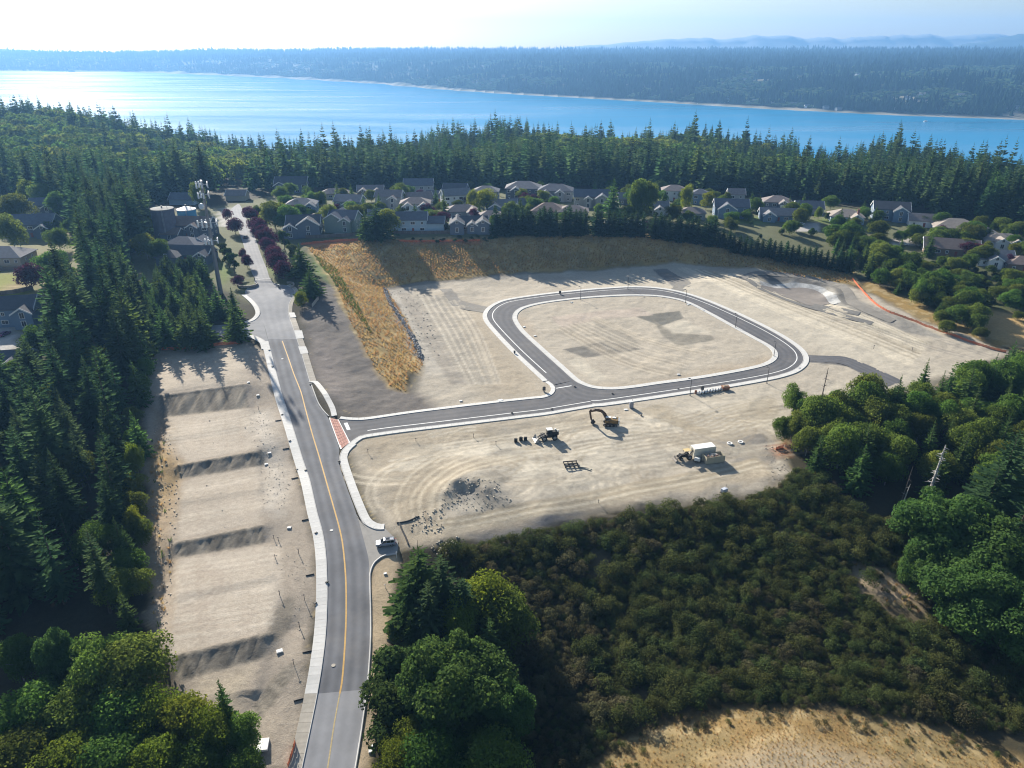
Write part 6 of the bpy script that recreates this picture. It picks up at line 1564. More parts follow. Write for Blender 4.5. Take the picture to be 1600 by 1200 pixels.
house(610, 322, -6, 14, 9, 2, G, "taupe", "grey", "grey gabled house between the reddish and the white gabled houses", [(3, -5, 5, 4, 5.2, 'y', G)])
house(686, 314, 8, 14, 9, 1, G, "slate", "blue", "slate roofed house behind the pale pointed fir")
house(760, 314, -4, 14, 10, 2, H_, "grey", "slate", "hip roofed house behind the big yellow-green tree")
house(768, 346, 4, 13, 9, 1, H_, "taupe", "white", "white house just right of the three pointed gables", [(2, -5, 5, 4, 3.2, 'y', G)])
house(818, 328, -4, 14, 10, 1, G, "slate", "grey", "slate gabled house left of the brown pyramid roof", [(-3, -5.2, 5, 4, 3.2, 'y', G)])
house(895, 338, -4, 15, 10, 1, H_, "taupe", "tan", "low taupe roofed house behind the right end of the first hedge")
house(1020, 333, -6, 15, 10, 1, G, "grey", "white", "white low house between the tall estate trees and the hedge", [(3, -5.2, 5, 4, 3.2, 'y', G)])
house(1080, 340, -8, 13, 9, 1, H_, "taupe", "grey", "grey low house just behind the middle of the hedge")
house(1262, 332, -10, 14, 10, 1, G, "slate", "grey", "grey gabled house between the round grey-green trees")
house(1440, 352, -16, 14, 9, 1, G, "taupe", "white", "white low house half hidden under the right forest")
house(1530, 372, -16, 13, 9, 1, H_, "grey", "tan", "tan house behind the purple trees at the right", windows=False)
# far shore houses: a few pixels each
rf_ = random.Random(8)
FH = [(1418, 156), (1428, 160), (1440, 151), (1449, 163), (1436, 166), (1399, 173), (1383, 173), (1260, 168), (1275, 168), (1290, 170), (1240, 165), (1180, 160), (1190, 156), (1170, 162), (1205, 163), (1310, 172), (1500, 152), (1520, 174), (1575, 172), (1590, 170), (1372, 119), (1340, 118), (1245, 121), (1163, 124), (1120, 152), (1140, 158), (877, 115), (1460, 172), (1350, 170), (1225, 160), (333, 106), (105, 103), (118, 102), (112, 106)]
PL_ = ["above the beach of the far shore", "in a clearing of the far shore"]
for k, (u, v) in enumerate(FH):
    if k >= 30: u0, v0 = u, v + 6
    else: u0, v0 = u, v
    p = ga(u0, v0)
    sc_ = 1.6 if k < 31 else 4
    o = thing("far_house", (p[0], p[1], p[2] + .5), rf_.uniform(-.5, .5), "tiny pale house among the trees of the far shore", "house", "houses on the far shore", (sc_, sc_, sc_))
    L_, W2 = rf_.uniform(9, 15), rf_.uniform(7, 9)
    block(o, 0, 0, L_, W2, 3.5, 'x', 'gable', WALLM[rf_.choice(["white", "white", "tan", "grey"])], ROOF[rf_.choice(["grey", "tan", "slate"])], -3, trim=False)

# ================================================================== TANKS, TOWER, GATE, FENCES
def tank(u, v, r, h, m, mr, cone, label, ribs):
    p = ga(u, v); o = thing("water_tank", (p[0], p[1], p[2]), 0, label, "water tank")
    b = MB(); b.tube((0, 0, -1), (0, 0, h), r, r, 40); b.build("shell", m, o)
    b = MB(); b.tube((0, 0, h + .01), (0, 0, h + .35), r + .18, r + .18, 40); b.tube((0, 0, h + .351), (0, 0, h + cone), r + .1, .3, 40); b.build("tank_roof", mr, o)
    b = MB(); b.tube((0, 0, h + cone - .05), (0, 0, h + cone + .8), .35, .35, 10); b.tube((r * .5, 0, h + .3 + cone * .3), (r * .5, 0, h + cone * .6 + .9), .12, .12, 6); b.build("vent", M_METDK, o)
    b = MB()
    for k in range(ribs): a = 2 * pi * k / ribs; b.box((cos(a) * (r + .04), sin(a) * (r + .04), h / 2), (.1, .16, h - .1), a)
    if ribs: tag(b.build("stave", m, o), kind='stuff')
    b = MB(); a = -1.2
    for dx in (-.25, .25): b.tube((cos(a) * (r + .3) - sin(a) * dx, sin(a) * (r + .3) + cos(a) * dx, 0), (cos(a) * (r + .3) - sin(a) * dx, sin(a) * (r + .3) + cos(a) * dx, h + 1), .05, .05, 5)
    for k in range(int(h / .5)): b.box((cos(a) * (r + .3), sin(a) * (r + .3), .3 + k * .5), (.05, .5, .05), a)
    b.build("ladder", M_MET, o)
M_MET = mat("galvanised", (.50, .51, .52), .45, .6, noise=.1, nscale=2)
M_METDK = mat("dark_steel", (.07, .07, .075), .55, .3)
M_ANT = mat("antenna_grey", (.74, .75, .77), .6)
tank(262, 372, 5.7, 15.5, mat("concrete_tank", (.15, .15, .19), .9, noise=.2, nscale=.3), mat("tank_lid", (.22, .22, .21), .9, noise=.15, nscale=.4), .8, "old dark ribbed water tank with flat pale lid", 36)
tank(297, 360, 4.9, 11.5, mat("blue_tank_paint", (.055, .24, .42), .55), mat("tank_white", (.74, .73, .70), .6), 1.9, "blue water tank with white conical roof", 0)
TP = ga(345, 458)
tw = thing("cell_tower", tuple(TP), 0, "tall dark monopole with three tiers of grey antennas and a dish", "cell tower")
TH = 47.0
b = MB()
for k in range(8): b.tube((0, 0, TH * k / 8 - (.5 if k == 0 else 0)), (0, 0, TH * (k + 1) / 8), .95 - .06 * k, .95 - .06 * (k + 1), 12, 0, k in (0, 7))
b.build("pole", mat("tower_steel", (.20, .20, .22), .5, .3), tw)
g = random.Random(4)
for (z, r, n_, hh) in ((TH - 1.6, 1.9, 9, 2.6), (TH - 5.6, 1.8, 9, 2.4), (TH - 17, 3.0, 12, 2.4), (TH - 24.5, 2.2, 9, 2.6)):
    b = MB()
    for k in range(3):
        a = 2 * pi * k / 3 + .4; c0 = (cos(a) * r, sin(a) * r); t = (-sin(a), cos(a)); w_ = r * .95
        for dz in (-.7, .7): b.tube((c0[0] - t[0] * w_, c0[1] - t[1] * w_, z + dz), (c0[0] + t[0] * w_, c0[1] + t[1] * w_, z + dz), .07, .07, 5)
        b.tube((0, 0, z), (c0[0], c0[1], z), .12, .12, 5)
    b.build("antenna_mount", M_MET, tw)
    for k in range(n_):
        a = 2 * pi * (k // (n_ // 3)) / 3 + .4; j = k % (n_ // 3) - (n_ // 3 - 1) / 2
        x = cos(a) * (r + .25) - sin(a) * j * r * .62; y = sin(a) * (r + .25) + cos(a) * j * r * .62
        b = MB(); b.box((0, 0, 0), (.34, .58, hh * g.uniform(.8, 1.05)), a); b.box((-cos(a) * .3, -sin(a) * .3, -.2), (.25, .35, .6), a)
        b.build("antenna", M_ANT, tw, .03, loc=(x, y, z + g.uniform(-.3, .3)))
b = MB(); b.tube((-.9, -.9, TH - 10), (-1.3, -1.7, TH - 10), 1.15, 1.15, 20); b.tube((-.3, -.3, TH - 10), (-.9, -.9, TH - 10), .15, .15, 6); b.build("dish", mat("dish_white", (.70, .72, .75), .5), tw)
b = MB(); b.tube((0, 0, TH), (0, 0, TH + 1.6), .05, .03, 5); b.build("lightning_rod", M_METDK, tw)
# gate and monument
M_STONE = mat("stacked_stone", (.33, .29, .25), .9, noise=.3, nscale=2.5, bump=.05, bscale=6)
p0, p1 = ga(398, 438), ga(425, 439)
gd = p1 - p0; ang_ = atan2(gd[1], gd[0]); Lg = float(np.hypot(gd[0], gd[1]))
gt = thing("road_gate", tuple((p0 + p1) / 2), ang_, "low grey swing gate closing the upper road", "gate")
for s in (-1, 1):
    b = MB(); b.box((s * Lg / 4, 0, 1.05), (Lg / 2 - .1, .07, .09)); b.box((s * Lg / 4, 0, .35), (Lg / 2 - .1, .07, .09)); b.build("gate_frame", M_MET, gt)
    for k in range(9):
        q = MB(); q.box((0, 0, 0), (.05, .05, .62)); q.build("bar", M_MET, gt, loc=(s * (Lg / 4) + (k - 4) * Lg / 19, 0, .7))
    q = MB(); q.box((0, 0, .7), (.3, .3, 1.4)); q.build("post", M_STONE, gt, loc=(s * Lg / 2, 0, 0))
c0 = ga(387, 446)
pl_ = thing("stone_planter", tuple(c0), 0, "curved stone planter wall left of the gate", "planter")
for k in range(13):
    a = pi * (.05 + 1.2 * k / 12); R_ = 4.2
    q = MB(); q.box((0, 0, .45), (1.25, .55, .9 + .12 * (k % 2)), 0); o = q.build("stone_block", M_STONE, pl_, .04, loc=(R_ * cos(a + 2.6), R_ * .8 * sin(a + 2.6), 0)); o.rotation_euler = (0, 0, a + 2.6 + pi / 2)
q = MB(); q.tube((0, 0, -.2), (0, 0, .7), 3.6, 3.4, 14); q.build("planter_soil", mat("planting", (.09, .10, .04), .95, noise=.4, nscale=1.5), pl_)
c0 = ga(455, 446)
pl2 = thing("stone_wall", tuple(c0), 0, "short stone wall right of the gate under the dark trees", "wall")
for k in range(9):
    a = 1.6 - 1.9 * k / 8
    q = MB(); q.box((0, 0, .4), (1.25, .55, .8 + .12 * (k % 2))); o = q.build("stone_block", M_STONE, pl2, .04, loc=(3.5 * cos(a) - 2, 5 * sin(a) - 2, 0)); o.rotation_euler = (0, 0, a + pi / 2)
c0 = ga(436, 450)
kp = thing("keypad_post", tuple(c0), 0, "stone keypad post standing in the road before the gate", "keypad post")
q = MB(); q.box((0, 0, .75), (.6, .6, 1.6), taper=.9); q.build("pillar", M_STONE, kp, .03); q = MB(); q.box((0, 0, 1.62), (.75, .75, .14)); q.build("cap", M_CONC, kp); q = MB(); q.box((0, -.34, 1.2), (.3, .12, .4)); q.build("keypad", M_METDK, kp)
# wooden fences
M_FENCE = mat("fence_board", (.16, .13, .115), .9, noise=.2, nscale=2, rand=.15)
def board_fence(px, label, h=1.8, bw=1.0, m=None):
    m = m or M_FENCE
    Q = smooth(atl(px), bw); p = Q[0]
    o = thing("wooden_fence", (p[0], p[1], gz(*p)), 0, label, "fence"); z0 = gz(*p)
    bd = MB(); bd.box((0, 0, h / 2), (bw * .97, .06, h)); me = bd.mesh("board", m)
    ps = MB(); ps.box((0, .1, h / 2), (.14, .14, h + .2)); mp__ = ps.mesh("post", m)
    for k in range(len(Q) - 1):
        a = Q[k]; b_ = Q[k + 1]; c_ = (a + b_) / 2
        q = mobj("board", me, o, (c_[0] - p[0], c_[1] - p[1], gz(*c_) - z0)); q.rotation_euler = (0, 0, atan2(b_[1] - a[1], b_[0] - a[0]))
        if k % 3 == 0: mobj("post", mp__, o, (a[0] - p[0], a[1] - p[1], gz(*a) - z0))
board_fence([(478, 373), (520, 371), (555, 369)], "dark board fence below the dark slate house")
board_fence([(612, 366), (660, 366), (720, 365), (770, 364)], "long dark board fence below the pale blue house")
board_fence([(-40, 465), (20, 459), (52, 452)], "grey board fence between the two left lawns")
board_fence([(-30, 425), (30, 421), (50, 416)], "shaded board fence above the upper left lawn")
board_fence([(488, 480), (498, 468)], "short pale panel fence below the round pine by the gate", 1.5, 1.0, mat("fence_pale", (.42, .37, .31), .9))
# orange mesh
M_OR = mat("orange_mesh", (.56, .15, .065), .7, noise=.15, nscale=1.5)
def mesh_fence(px, label, h=1.15, step=2.0, m=M_OR, name="mesh_fence", cat="fence"):
    Q = smooth(atl(px), step); p = Q[0]; z0 = gz(*p); g = random.Random(len(px) * 7 + int(p[0]))
    o = thing(name, (p[0], p[1], z0), 0, label, cat)
    st = MB(); st.box((0, 0, h * .55), (.06, .06, h * 1.25)); ms = st.mesh("stake", mat("stake_wood", (.30, .22, .14), .9))
    b = MB()
    for k in range(len(Q) - 1):
        mobj("stake", ms, o, (Q[k][0] - p[0], Q[k][1] - p[1], gz(*Q[k]) - z0))
    N = resample(Q, .5)
    tops = [h * g.uniform(.72, 1.0) for _ in N]
    for k in range(len(N) - 1):
        a, c_ = N[k], N[k + 1]; za, zc = gz(*a) - z0, gz(*c_) - z0; j = g.uniform(-.06, .06)
        d_ = c_ - a; nrm = np.array([-d_[1], d_[0]]) / (np.linalg.norm(d_) + 1e-6) * .02
        for lo, hi in ((0, .30), (.36, .66), (.72, 1)):
            P = []
            for s in (-1, 1):
                P += [(a[0] - p[0] + s * nrm[0], a[1] - p[1] + s * nrm[1], za + tops[k] * lo), (c_[0] - p[0] + s * nrm[0], c_[1] - p[1] + s * nrm[1], zc + tops[k + 1] * lo), (c_[0] - p[0] + s * nrm[0], c_[1] - p[1] + s * nrm[1], zc + tops[k + 1] * hi), (a[0] - p[0] + s * nrm[0], a[1] - p[1] + s * nrm[1], za + tops[k] * hi)]
            b.add(P, [(0, 1, 2, 3), (4, 7, 6, 5), (3, 2, 6, 7), (0, 4, 5, 1)])
    b.build("mesh", m, o)
mesh_fence([(1331, 436), (1352, 460), (1380, 484), (1430, 503), (1480, 522), (1530, 540), (1572, 551)], "long orange mesh fence along the right side of the site", 1.05)
mesh_fence([(462, 1162), (457, 1180), (450, 1200)], "orange mesh fence at the bottom beside the old sidewalk", 1.3, 1.5)
mesh_fence([(252, 547), (285, 546), (330, 541), (375, 537)], "orange mesh fence behind the top dirt lot", 1.2)
mesh_fence([(470, 383), (520, 378), (560, 376)], "orange mesh fence on the bank top below the dark slate house", 1.3)
mesh_fence([(624, 378), (680, 378), (750, 377)], "orange mesh fence on the bank top below the pale blue house", 1.2)
mesh_fence([(1212, 703), (1224, 700)], "orange mesh heap at the edge of the gravel pad", 1.2, 1.5)
# rockery at the foot of the slope
RK = smooth(atl([(603, 453), (612, 475), (632, 505), (650, 535), (660, 560)]), 1.25)
rk = thing("rock_wall", (RK[0][0], RK[0][1], gz(*RK[0])), 0, "line of grey boulders at the foot of the golden slope", "rock wall")
ROCKS = []
for k in range(5):
    bm = bmesh.new(); bmesh.ops.create_icosphere(bm, subdivisions=1, radius=.62); g = random.Random(k)
    for v_ in bm.verts: v_.co *= g.uniform(.75, 1.2); v_.co.z *= .8
    me = bpy.data.meshes.new("boulder"); bm.to_mesh(me); bm.free(); me.materials.append(mat("boulder", (.27, .265, .26), .9, noise=.3, nscale=1.5, rand=.25)); ROCKS.append(me)
g = random.Random(12)
for p in RK:
    for s in (0, .9):
        q = mobj("boulder", g.choice(ROCKS), rk, (p[0] - RK[0][0] + g.uniform(-.3, .3) - s, p[1] - RK[0][1] + g.uniform(-.3, .3), gz(p[0] - s, p[1]) - gz(*RK[0]) + .2 + s * .35)); q.rotation_euler = (g.uniform(0, 3), g.uniform(0, 3), g.uniform(0, 3)); k_ = g.uniform(.8, 1.3); q.scale = (k_, k_, k_)
# scattered stones and rubble
rub = MB(); g = random.Random(19)
def ruble(px, n_, s0, s1):
    P = atl(px)
    for _ in range(n_):
        for _t in range(20):
            x, y = g.uniform(P[:, 0].min(), P[:, 0].max()), g.uniform(P[:, 1].min(), P[:, 1].max())
            if inpoly(np.array([x]), np.array([y]), P)[0]: break
        s = g.uniform(s0, s1); rub.box((x, y, gz(x, y) + s * .2), (s * g.uniform(.6, 1.4), s, s * g.uniform(.4, .9)), g.uniform(0, 3), 0, g.uniform(-.5, .5), g.uniform(.5, .9))
ruble([(385, 640), (415, 640), (455, 760), (440, 800), (412, 800), (407, 730)], 180, .08, .25); ruble([(425, 850), (480, 870), (470, 1000), (450, 960)], 40, .08, .22)
ruble([(690, 762), (720, 745), (780, 755), (800, 785), (750, 800), (690, 795)], 200, .12, .42); ruble([(238, 640), (258, 655), (285, 745), (272, 850), (262, 1000), (240, 1000)], 260, .1, .4); ruble([(1195, 695), (1225, 690), (1235, 760), (1200, 745)], 60, .15, .4)
ruble([(670, 850), (720, 838), (715, 870), (680, 870)], 60, .2, .6); ruble([(600, 455), (660, 450), (690, 560), (660, 570)], 160, .15, .5); ruble([(650, 800), (700, 790), (690, 835), (640, 830)], 70, .15, .5)
tag(rub.build("rubble", mat("rubble_stone", (.42, .375, .30), .9, noise=.2, nscale=.7)), kind='stuff')
# ================================================================== VEHICLES AND MACHINES
M_TYRE = mat("tyre_rubber", (.02, .02, .02), .9); M_RIM = mat("wheel_rim", (.42, .43, .45), .35, .8)
M_CGLASS = mat("car_glass", (.015, .02, .025), .06, spec=.7); M_LAMP = mat("headlight_lens", (.75, .77, .8), .15); M_TAIL = mat("tail_light", (.45, .02, .02), .3)
def wheel(parent, x, y, r, w_, name="wheel"):
    b = MB(); b.tube((0, -w_ / 2, 0), (0, w_ / 2, 0), r, r, 16); o = b.build(name, M_TYRE, parent, .03, loc=(x, y, r))
    b = MB(); s = -1 if y < 0 else 1
    b.tube((0, s * (w_ / 2 - .02), 0), (0, s * (w_ / 2 + .03), 0), r * .62, r * .55, 12); b.build("rim", M_RIM, o)
def car(p, rz, paint_, label, suv=True, group=None, L=4.75):
    o = thing("parked_car", (p[0], p[1], gz(p[0], p[1]) + .09 if not isinstance(p, tuple) else p[2]), rz, label, "car", group)
    h = 1.72 if suv else 1.45; w_ = .93
    # body: lofted side profile with rounded shoulders
    xs = [-2.37, -2.3, -1.5, -.9, 0, .9, 1.45, 2.2, 2.37]
    tops = [.75, .98, 1.02, 1.04, 1.04, 1.04, 1.0, .86, .68]; wid = [.78, .88, .93, .94, .94, .94, .93, .88, .76]
    vs = []; n_ = 8
    for x, t, w2 in zip(xs, tops, wid):
        vs += [(x, -w2 * .9, .28), (x, -w2, .5), (x, -w2, t * .86), (x, -w2 * .88, t), (x, w2 * .88, t), (x, w2, t * .86), (x, w2, .5), (x, w2 * .9, .28)]
    k = len(xs); fs = [(i_ * n_ + j, i_ * n_ + (j + 1) % n_, (i_ + 1) * n_ + (j + 1) % n_, (i_ + 1) * n_ + j) for i_ in range(k - 1) for j in range(n_)] + [tuple(range(n_))[::-1], tuple(range((k - 1) * n_, k * n_))]
    b = MB(); b.add(vs, fs); b.build("body", paint_, o)
    # cabin
    cab = [(-2.2 if suv else -1.75, 1.0), (1.25, 1.0)] ; top = [(-1.95 if suv else -1.1, h), (.35, h)]
    b = MB(); P = []
    for (x, z), w2 in ((cab[0], .86), (cab[1], .86), (top[1], .68), (top[0], .68)): P += [(x, -w2, z), (x, w2, z)]
    b.add(P, [(0, 2, 4, 6), (1, 7, 5, 3), (0, 1, 3, 2), (6, 4, 5, 7), (2, 3, 5, 4), (0, 6, 7, 1)]); b.build("cabin", paint_, o, .05)
    def quad(name, P_, m, t=.012):
        a, b2, c_ = [Vector(q) for q in P_[:3]]; nrm = (b2 - a).cross(c_ - a).normalized() * t
        q = MB(); q.add([Vector(x) + nrm for x in P_] + [Vector(x) - nrm * .2 for x in P_], [(0, 1, 2, 3), (4, 7, 6, 5), (0, 4, 5, 1), (1, 5, 6, 2), (2, 6, 7, 3), (3, 7, 4, 0)]); q.build(name, m, o)
    lerp = lambda a, b_, t: tuple(a[i_] + (b_[i_] - a[i_]) * t for i_ in range(3))
    fl, fr_, tl, tr_ = (cab[1][0], -.86, 1.0), (cab[1][0], .86, 1.0), (top[1][0], -.68, h), (top[1][0], .68, h)
    quad("windscreen", [lerp(lerp(fl, fr_, .06), lerp(tl, tr_, .06), .08), lerp(lerp(fl, fr_, .94), lerp(tl, tr_, .94), .08), lerp(lerp(fl, fr_, .92), lerp(tl, tr_, .92), .94), lerp(lerp(fl, fr_, .08), lerp(tl, tr_, .08), .94)], M_CGLASS)
    bl, br_, ql, qr = (cab[0][0], .86, 1.0), (cab[0][0], -.86, 1.0), (top[0][0], .68, h), (top[0][0], -.68, h)
    quad("rear_window", [lerp(lerp(bl, br_, .08), lerp(ql, qr, .08), .1), lerp(lerp(bl, br_, .92), lerp(ql, qr, .92), .1), lerp(lerp(bl, br_, .9), lerp(ql, qr, .9), .9), lerp(lerp(bl, br_, .1), lerp(ql, qr, .1), .9)], M_CGLASS)
    for s in (-1, 1):
        A, B, Cc, Dd = (cab[0][0], s * .86, 1.0), (cab[1][0], s * .86, 1.0), (top[1][0], s * .68, h), (top[0][0], s * .68, h)
        for t0, t1 in ((.05, .32), (.35, .62), (.65, .93)):
            P_ = [lerp(lerp(A, B, t0), lerp(Dd, Cc, t0), .1), lerp(lerp(A, B, t1), lerp(Dd, Cc, t1), .1), lerp(lerp(A, B, t1), lerp(Dd, Cc, t1), .85), lerp(lerp(A, B, t0), lerp(Dd, Cc, t0), .85)]
            quad("side_window", P_ if s < 0 else P_[::-1], M_CGLASS)
        q = MB(); q.box((2.25, s * .66, .74), (.22, .34, .16)); q.build("headlight", M_LAMP, o, .03)
        q = MB(); q.box((-2.32, s * .74, .86), (.14, .22, .24)); q.build("tail_light", M_TAIL, o)
        q = MB(); q.box((.95, s * 1.02, 1.08), (.16, .2, .14)); q.build("wing_mirror", paint_, o, .03)
        if suv: q = MB(); q.box((-.8, s * .58, h + .08), (2.0, .05, .06)); q.build("roof_rail", M_METDK, o)
        wheel(o, 1.42, s * .8, .37, .26); wheel(o, -1.42, s * .8, .37, .26)
    if suv:
        q = MB(); q.box((-.55, 0, h + .01), (.9, .95, .03)); q.build("sunroof", M_CGLASS, o)
    return o
def paintm(n_, c, r=.3, me_=.3): return mat("car_paint_" + n_, c, r, me_, spec=.5)
P_SIL, P_DK, P_WH, P_RED, P_PUR = paintm("silver", (.34, .36, .40)), paintm("dark", (.03, .035, .045)), paintm("white", (.72, .72, .72), .35, 0), paintm("red", (.13, .02, .03)), paintm("purple", (.12, .05, .16))
car(at(603, 851), radians(190), P_SIL, "silver wagon parked where the dirt track meets the road")
car(at(384, 372), radians(100), P_DK, "dark car parked on the upper road beside the plum tree", False)
car(at(239, 379), radians(15), P_WH, "white car on the drive left of the tower houses", False)
car(at(250, 391), radians(20), P_WH, "second white car behind the first on the tower house drive", False)
car(at(8, 524), radians(80), P_PUR, "purple car on the driveway at the left edge", False)
car(at(692, 358), radians(20), P_RED, "dark red car beside the pale blue house", False)
car(at(1252, 352), radians(40), P_WH, "white car beside the long low blue-grey house", True)
car(at(764, 357), radians(10), P_SIL, "silver car right of the three pointed gables", True)
car(at(1412, 383), radians(-20), P_WH, "white car on the lane below the right forest", False)

M_CATY = mat("machine_yellow", (.22, .135, .045), .5, noise=.2, nscale=1.5); M_MDK = mat("machine_black", (.028, .026, .025), .6, noise=.3, nscale=2); M_MBR = mat("boom_brown", (.10, .06, .04), .6, noise=.3, nscale=2); M_WHP = mat("machine_white", (.68, .67, .63), .5)
M_STEEL = mat("worn_steel", (.24, .22, .20), .5, .5, noise=.3, nscale=2)
def track(o, y, L, h, w_):
    b = MB(); prof = []
    for k in range(9): a = -pi / 2 + pi * k / 8; prof.append((L / 2 - h / 2 + h / 2 * cos(a), h / 2 + h / 2 * sin(a)))
    for k in range(9): a = pi / 2 + pi * k / 8; prof.append((-L / 2 + h / 2 + h / 2 * cos(a), h / 2 + h / 2 * sin(a)))
    b.prism(prof, y - w_ / 2, y + w_ / 2); t = b.build("track", M_MDK, o)
    for k in range(14):
        q = MB(); q.box((0, 0, 0), (.12, w_ + .04, .06)); q.build("track_shoe", M_STEEL, t, loc=(-L / 2 + h / 2 + k * (L - h) / 13, y, h + .02))
    for k in range(4):
        q = MB(); s = -1 if y < 0 else 1; q.tube((0, 0, 0), (0, s * .06, 0), h * .3, h * .3, 10); q.build("track_roller", M_STEEL, t, loc=(-L / 2 + h / 2 + k * (L - h) / 3, y + s * w_ / 2, h / 2))
def excavator(p, rz, label):
    o = thing("excavator", (p[0], p[1], p[2]), rz, label, "excavator")
    for s in (-1, 1): track(o, s * 1.2, 4.2, .9, .6)
    b = MB(); b.box((0, 0, .65), (2.6, 1.7, .5)); b.tube((0, 0, .9), (0, 0, 1.1), .8, .8, 16); b.build("undercarriage", M_MDK, o)
    b = MB(); b.box((-.9, .1, 1.7), (3.0, 2.6, 1.15)); b.prism([(-2.4, 1.12), (-1.9, 1.12), (-1.9, 2.3), (-2.5, 2.2)], -1.25, 1.4); b.build("engine_house", M_CATY, o, .08)
    b = MB(); b.box((-2.62, .08, 1.65), (.5, 2.5, 1.0)); b.build("counterweight", M_WHP, o, .12)
    cb = MB(); cb.prism([(-.1, 1.12), (1.6, 1.12), (1.65, 2.0), (1.25, 3.0), (-.1, 3.0)], .35, 1.4); c_ = cb.build("cab", M_CATY, o, .05)
    for s in (.34, 1.41):
        q = MB(); q.prism([(.05, 1.9), (1.5, 1.9), (1.18, 2.85), (.05, 2.85)], s - .012, s + .012); q.build("cab_window", M_CGLASS, c_)
    q = MB(); q.add([(1.66, .42, 2.02), (1.66, 1.33, 2.02), (1.29, 1.33, 2.92), (1.29, .42, 2.92), (1.62, .42, 2.02), (1.62, 1.33, 2.02), (1.25, 1.33, 2.92), (1.25, .42, 2.92)], [(0, 1, 2, 3), (4, 7, 6, 5), (0, 4, 5, 1), (1, 5, 6, 2), (2, 6, 7, 3), (3, 7, 4, 0)]); q.build("cab_window", M_CGLASS, c_)
    q = MB(); q.box((.55, .88, 3.06), (1.7, 1.15, .1)); q.build("cab_roof", M_WHP, c_)
    q = MB(); q.tube((-1.5, -.7, 2.25), (-1.5, -.7, 3.0), .08, .08, 8); q.box((-1.2, -.2, 2.4), (1.2, .9, .25)); q.build("exhaust", M_WHP, o)
    # boom, stick and bucket
    def arm(name, pts, w_, m):
        b = MB(); n_ = len(pts)
        vs = []
        for i_, (x, z, t) in enumerate(pts):
            a = pts[max(0, i_ - 1)]; c2 = pts[min(n_ - 1, i_ + 1)]; d_ = Vector((c2[0] - a[0], 0, c2[1] - a[1])).normalized(); nn = Vector((-d_.z, 0, d_.x))
            for s in (-1, 1):
                for q in (-1, 1): vs.append((x + nn.x * t * q, s * w_, z + nn.z * t * q))
        fs = []
        for i_ in range(n_ - 1):
            k = i_ * 4; fs += [(k, k + 1, k + 5, k + 4), (k + 2, k + 6, k + 7, k + 3), (k, k + 4, k + 6, k + 2), (k + 1, k + 3, k + 7, k + 5)]
        fs += [(0, 2, 3, 1), (4 * n_ - 4, 4 * n_ - 3, 4 * n_ - 1, 4 * n_ - 2)]
        b.add(vs, fs); return b.build(name, m, o)
    arm("boom", [(.6, 1.6, .25), (1.7, 3.6, .38), (2.9, 4.6, .42), (4.4, 4.75, .34), (6.2, 4.2, .22)], .24, M_MBR)
    arm("stick", [(6.0, 4.8, .18), (6.3, 4.2, .32), (6.0, 2.6, .24), (5.6, .95, .16)], .18, M_MBR)
    for y in (-.36, .36):
        b = MB(); b.tube((1.4, y, 1.9), (2.6, y, 4.2), .12, .12, 8); b.tube((2.2, y, 3.45), (2.8, y, 4.5), .07, .07, 6); b.build("boom_ram", M_STEEL, o)
    b = MB(); b.tube((3.4, 0, 5.2), (6.0, 0, 4.95), .11, .09, 8); b.build("stick_ram", M_STEEL, o)
    b = MB(); b.tube((6.45, 0, 3.6), (6.0, 0, 1.3), .10, .08, 8); b.build("bucket_ram", M_STEEL, o)
    bucket(o, (5.4, 0, .75), -.6)
def bucket_mesh(m, w_=.6):
    b = MB(); out = [(.55, .35), (.15, .5), (-.35, .4), (-.6, 0), (-.5, -.4), (-.1, -.62), (.5, -.55)]; inn = [(.5, .27), (.13, .42), (-.3, .33), (-.52, 0), (-.43, -.34), (-.08, -.54), (.5, -.48)]
    vs = [(x, s * w_, z) for s in (-1, 1) for x, z in out] + [(x, s * (w_ - .06), z) for s in (-1, 1) for x, z in inn]; n_ = 7; fs = []
    for i_ in range(n_ - 1): fs += [(i_, i_ + 1, n_ + i_ + 1, n_ + i_), (2 * n_ + i_, 3 * n_ + i_, 3 * n_ + i_ + 1, 2 * n_ + i_ + 1)]
    fs += [tuple(range(n_)), tuple(range(n_, 2 * n_))[::-1], tuple(range(2 * n_, 3 * n_))[::-1], tuple(range(3 * n_, 4 * n_))]
    b.add(vs, fs)
    for k in range(4): b.box((.6, -w_ + w_ * 2 * (k + .5) / 4, -.52), (.28, .1, .08))
    return b.mesh("bucket", m)
BUCK = bucket_mesh(M_MDK)
def bucket(parent, loc, ry):
    q = mobj("bucket", BUCK, parent, loc); q.rotation_euler = (0, ry, pi); return q
excavator(ga(953, 664), radians(172), "brown excavator with its arm raised, left of the haul track")
for k, (u, v, rz, lb) in enumerate(((806, 690, .3, "small dark digger bucket at the left end of the row"), (814, 688, .2, "middle digger bucket in the row of three"), (821, 688, .25, "digger bucket nearest the loader blade"))):
    p = ga(u, v); b = thing("digger_bucket", (p[0], p[1], p[2] + .6), rz, lb, "bucket", None, (.8, .9, 1.1))
    q = mobj("shell", BUCK, b); q.rotation_euler = (0, 0, 1.2)
    e = MB()
    for y in (-.22, .22): e.prism([(-.25, .35), (.25, .38), (.1, .8), (-.1, .8)], y - .04, y + .04)
    e.build("hanger", M_STEEL, q)
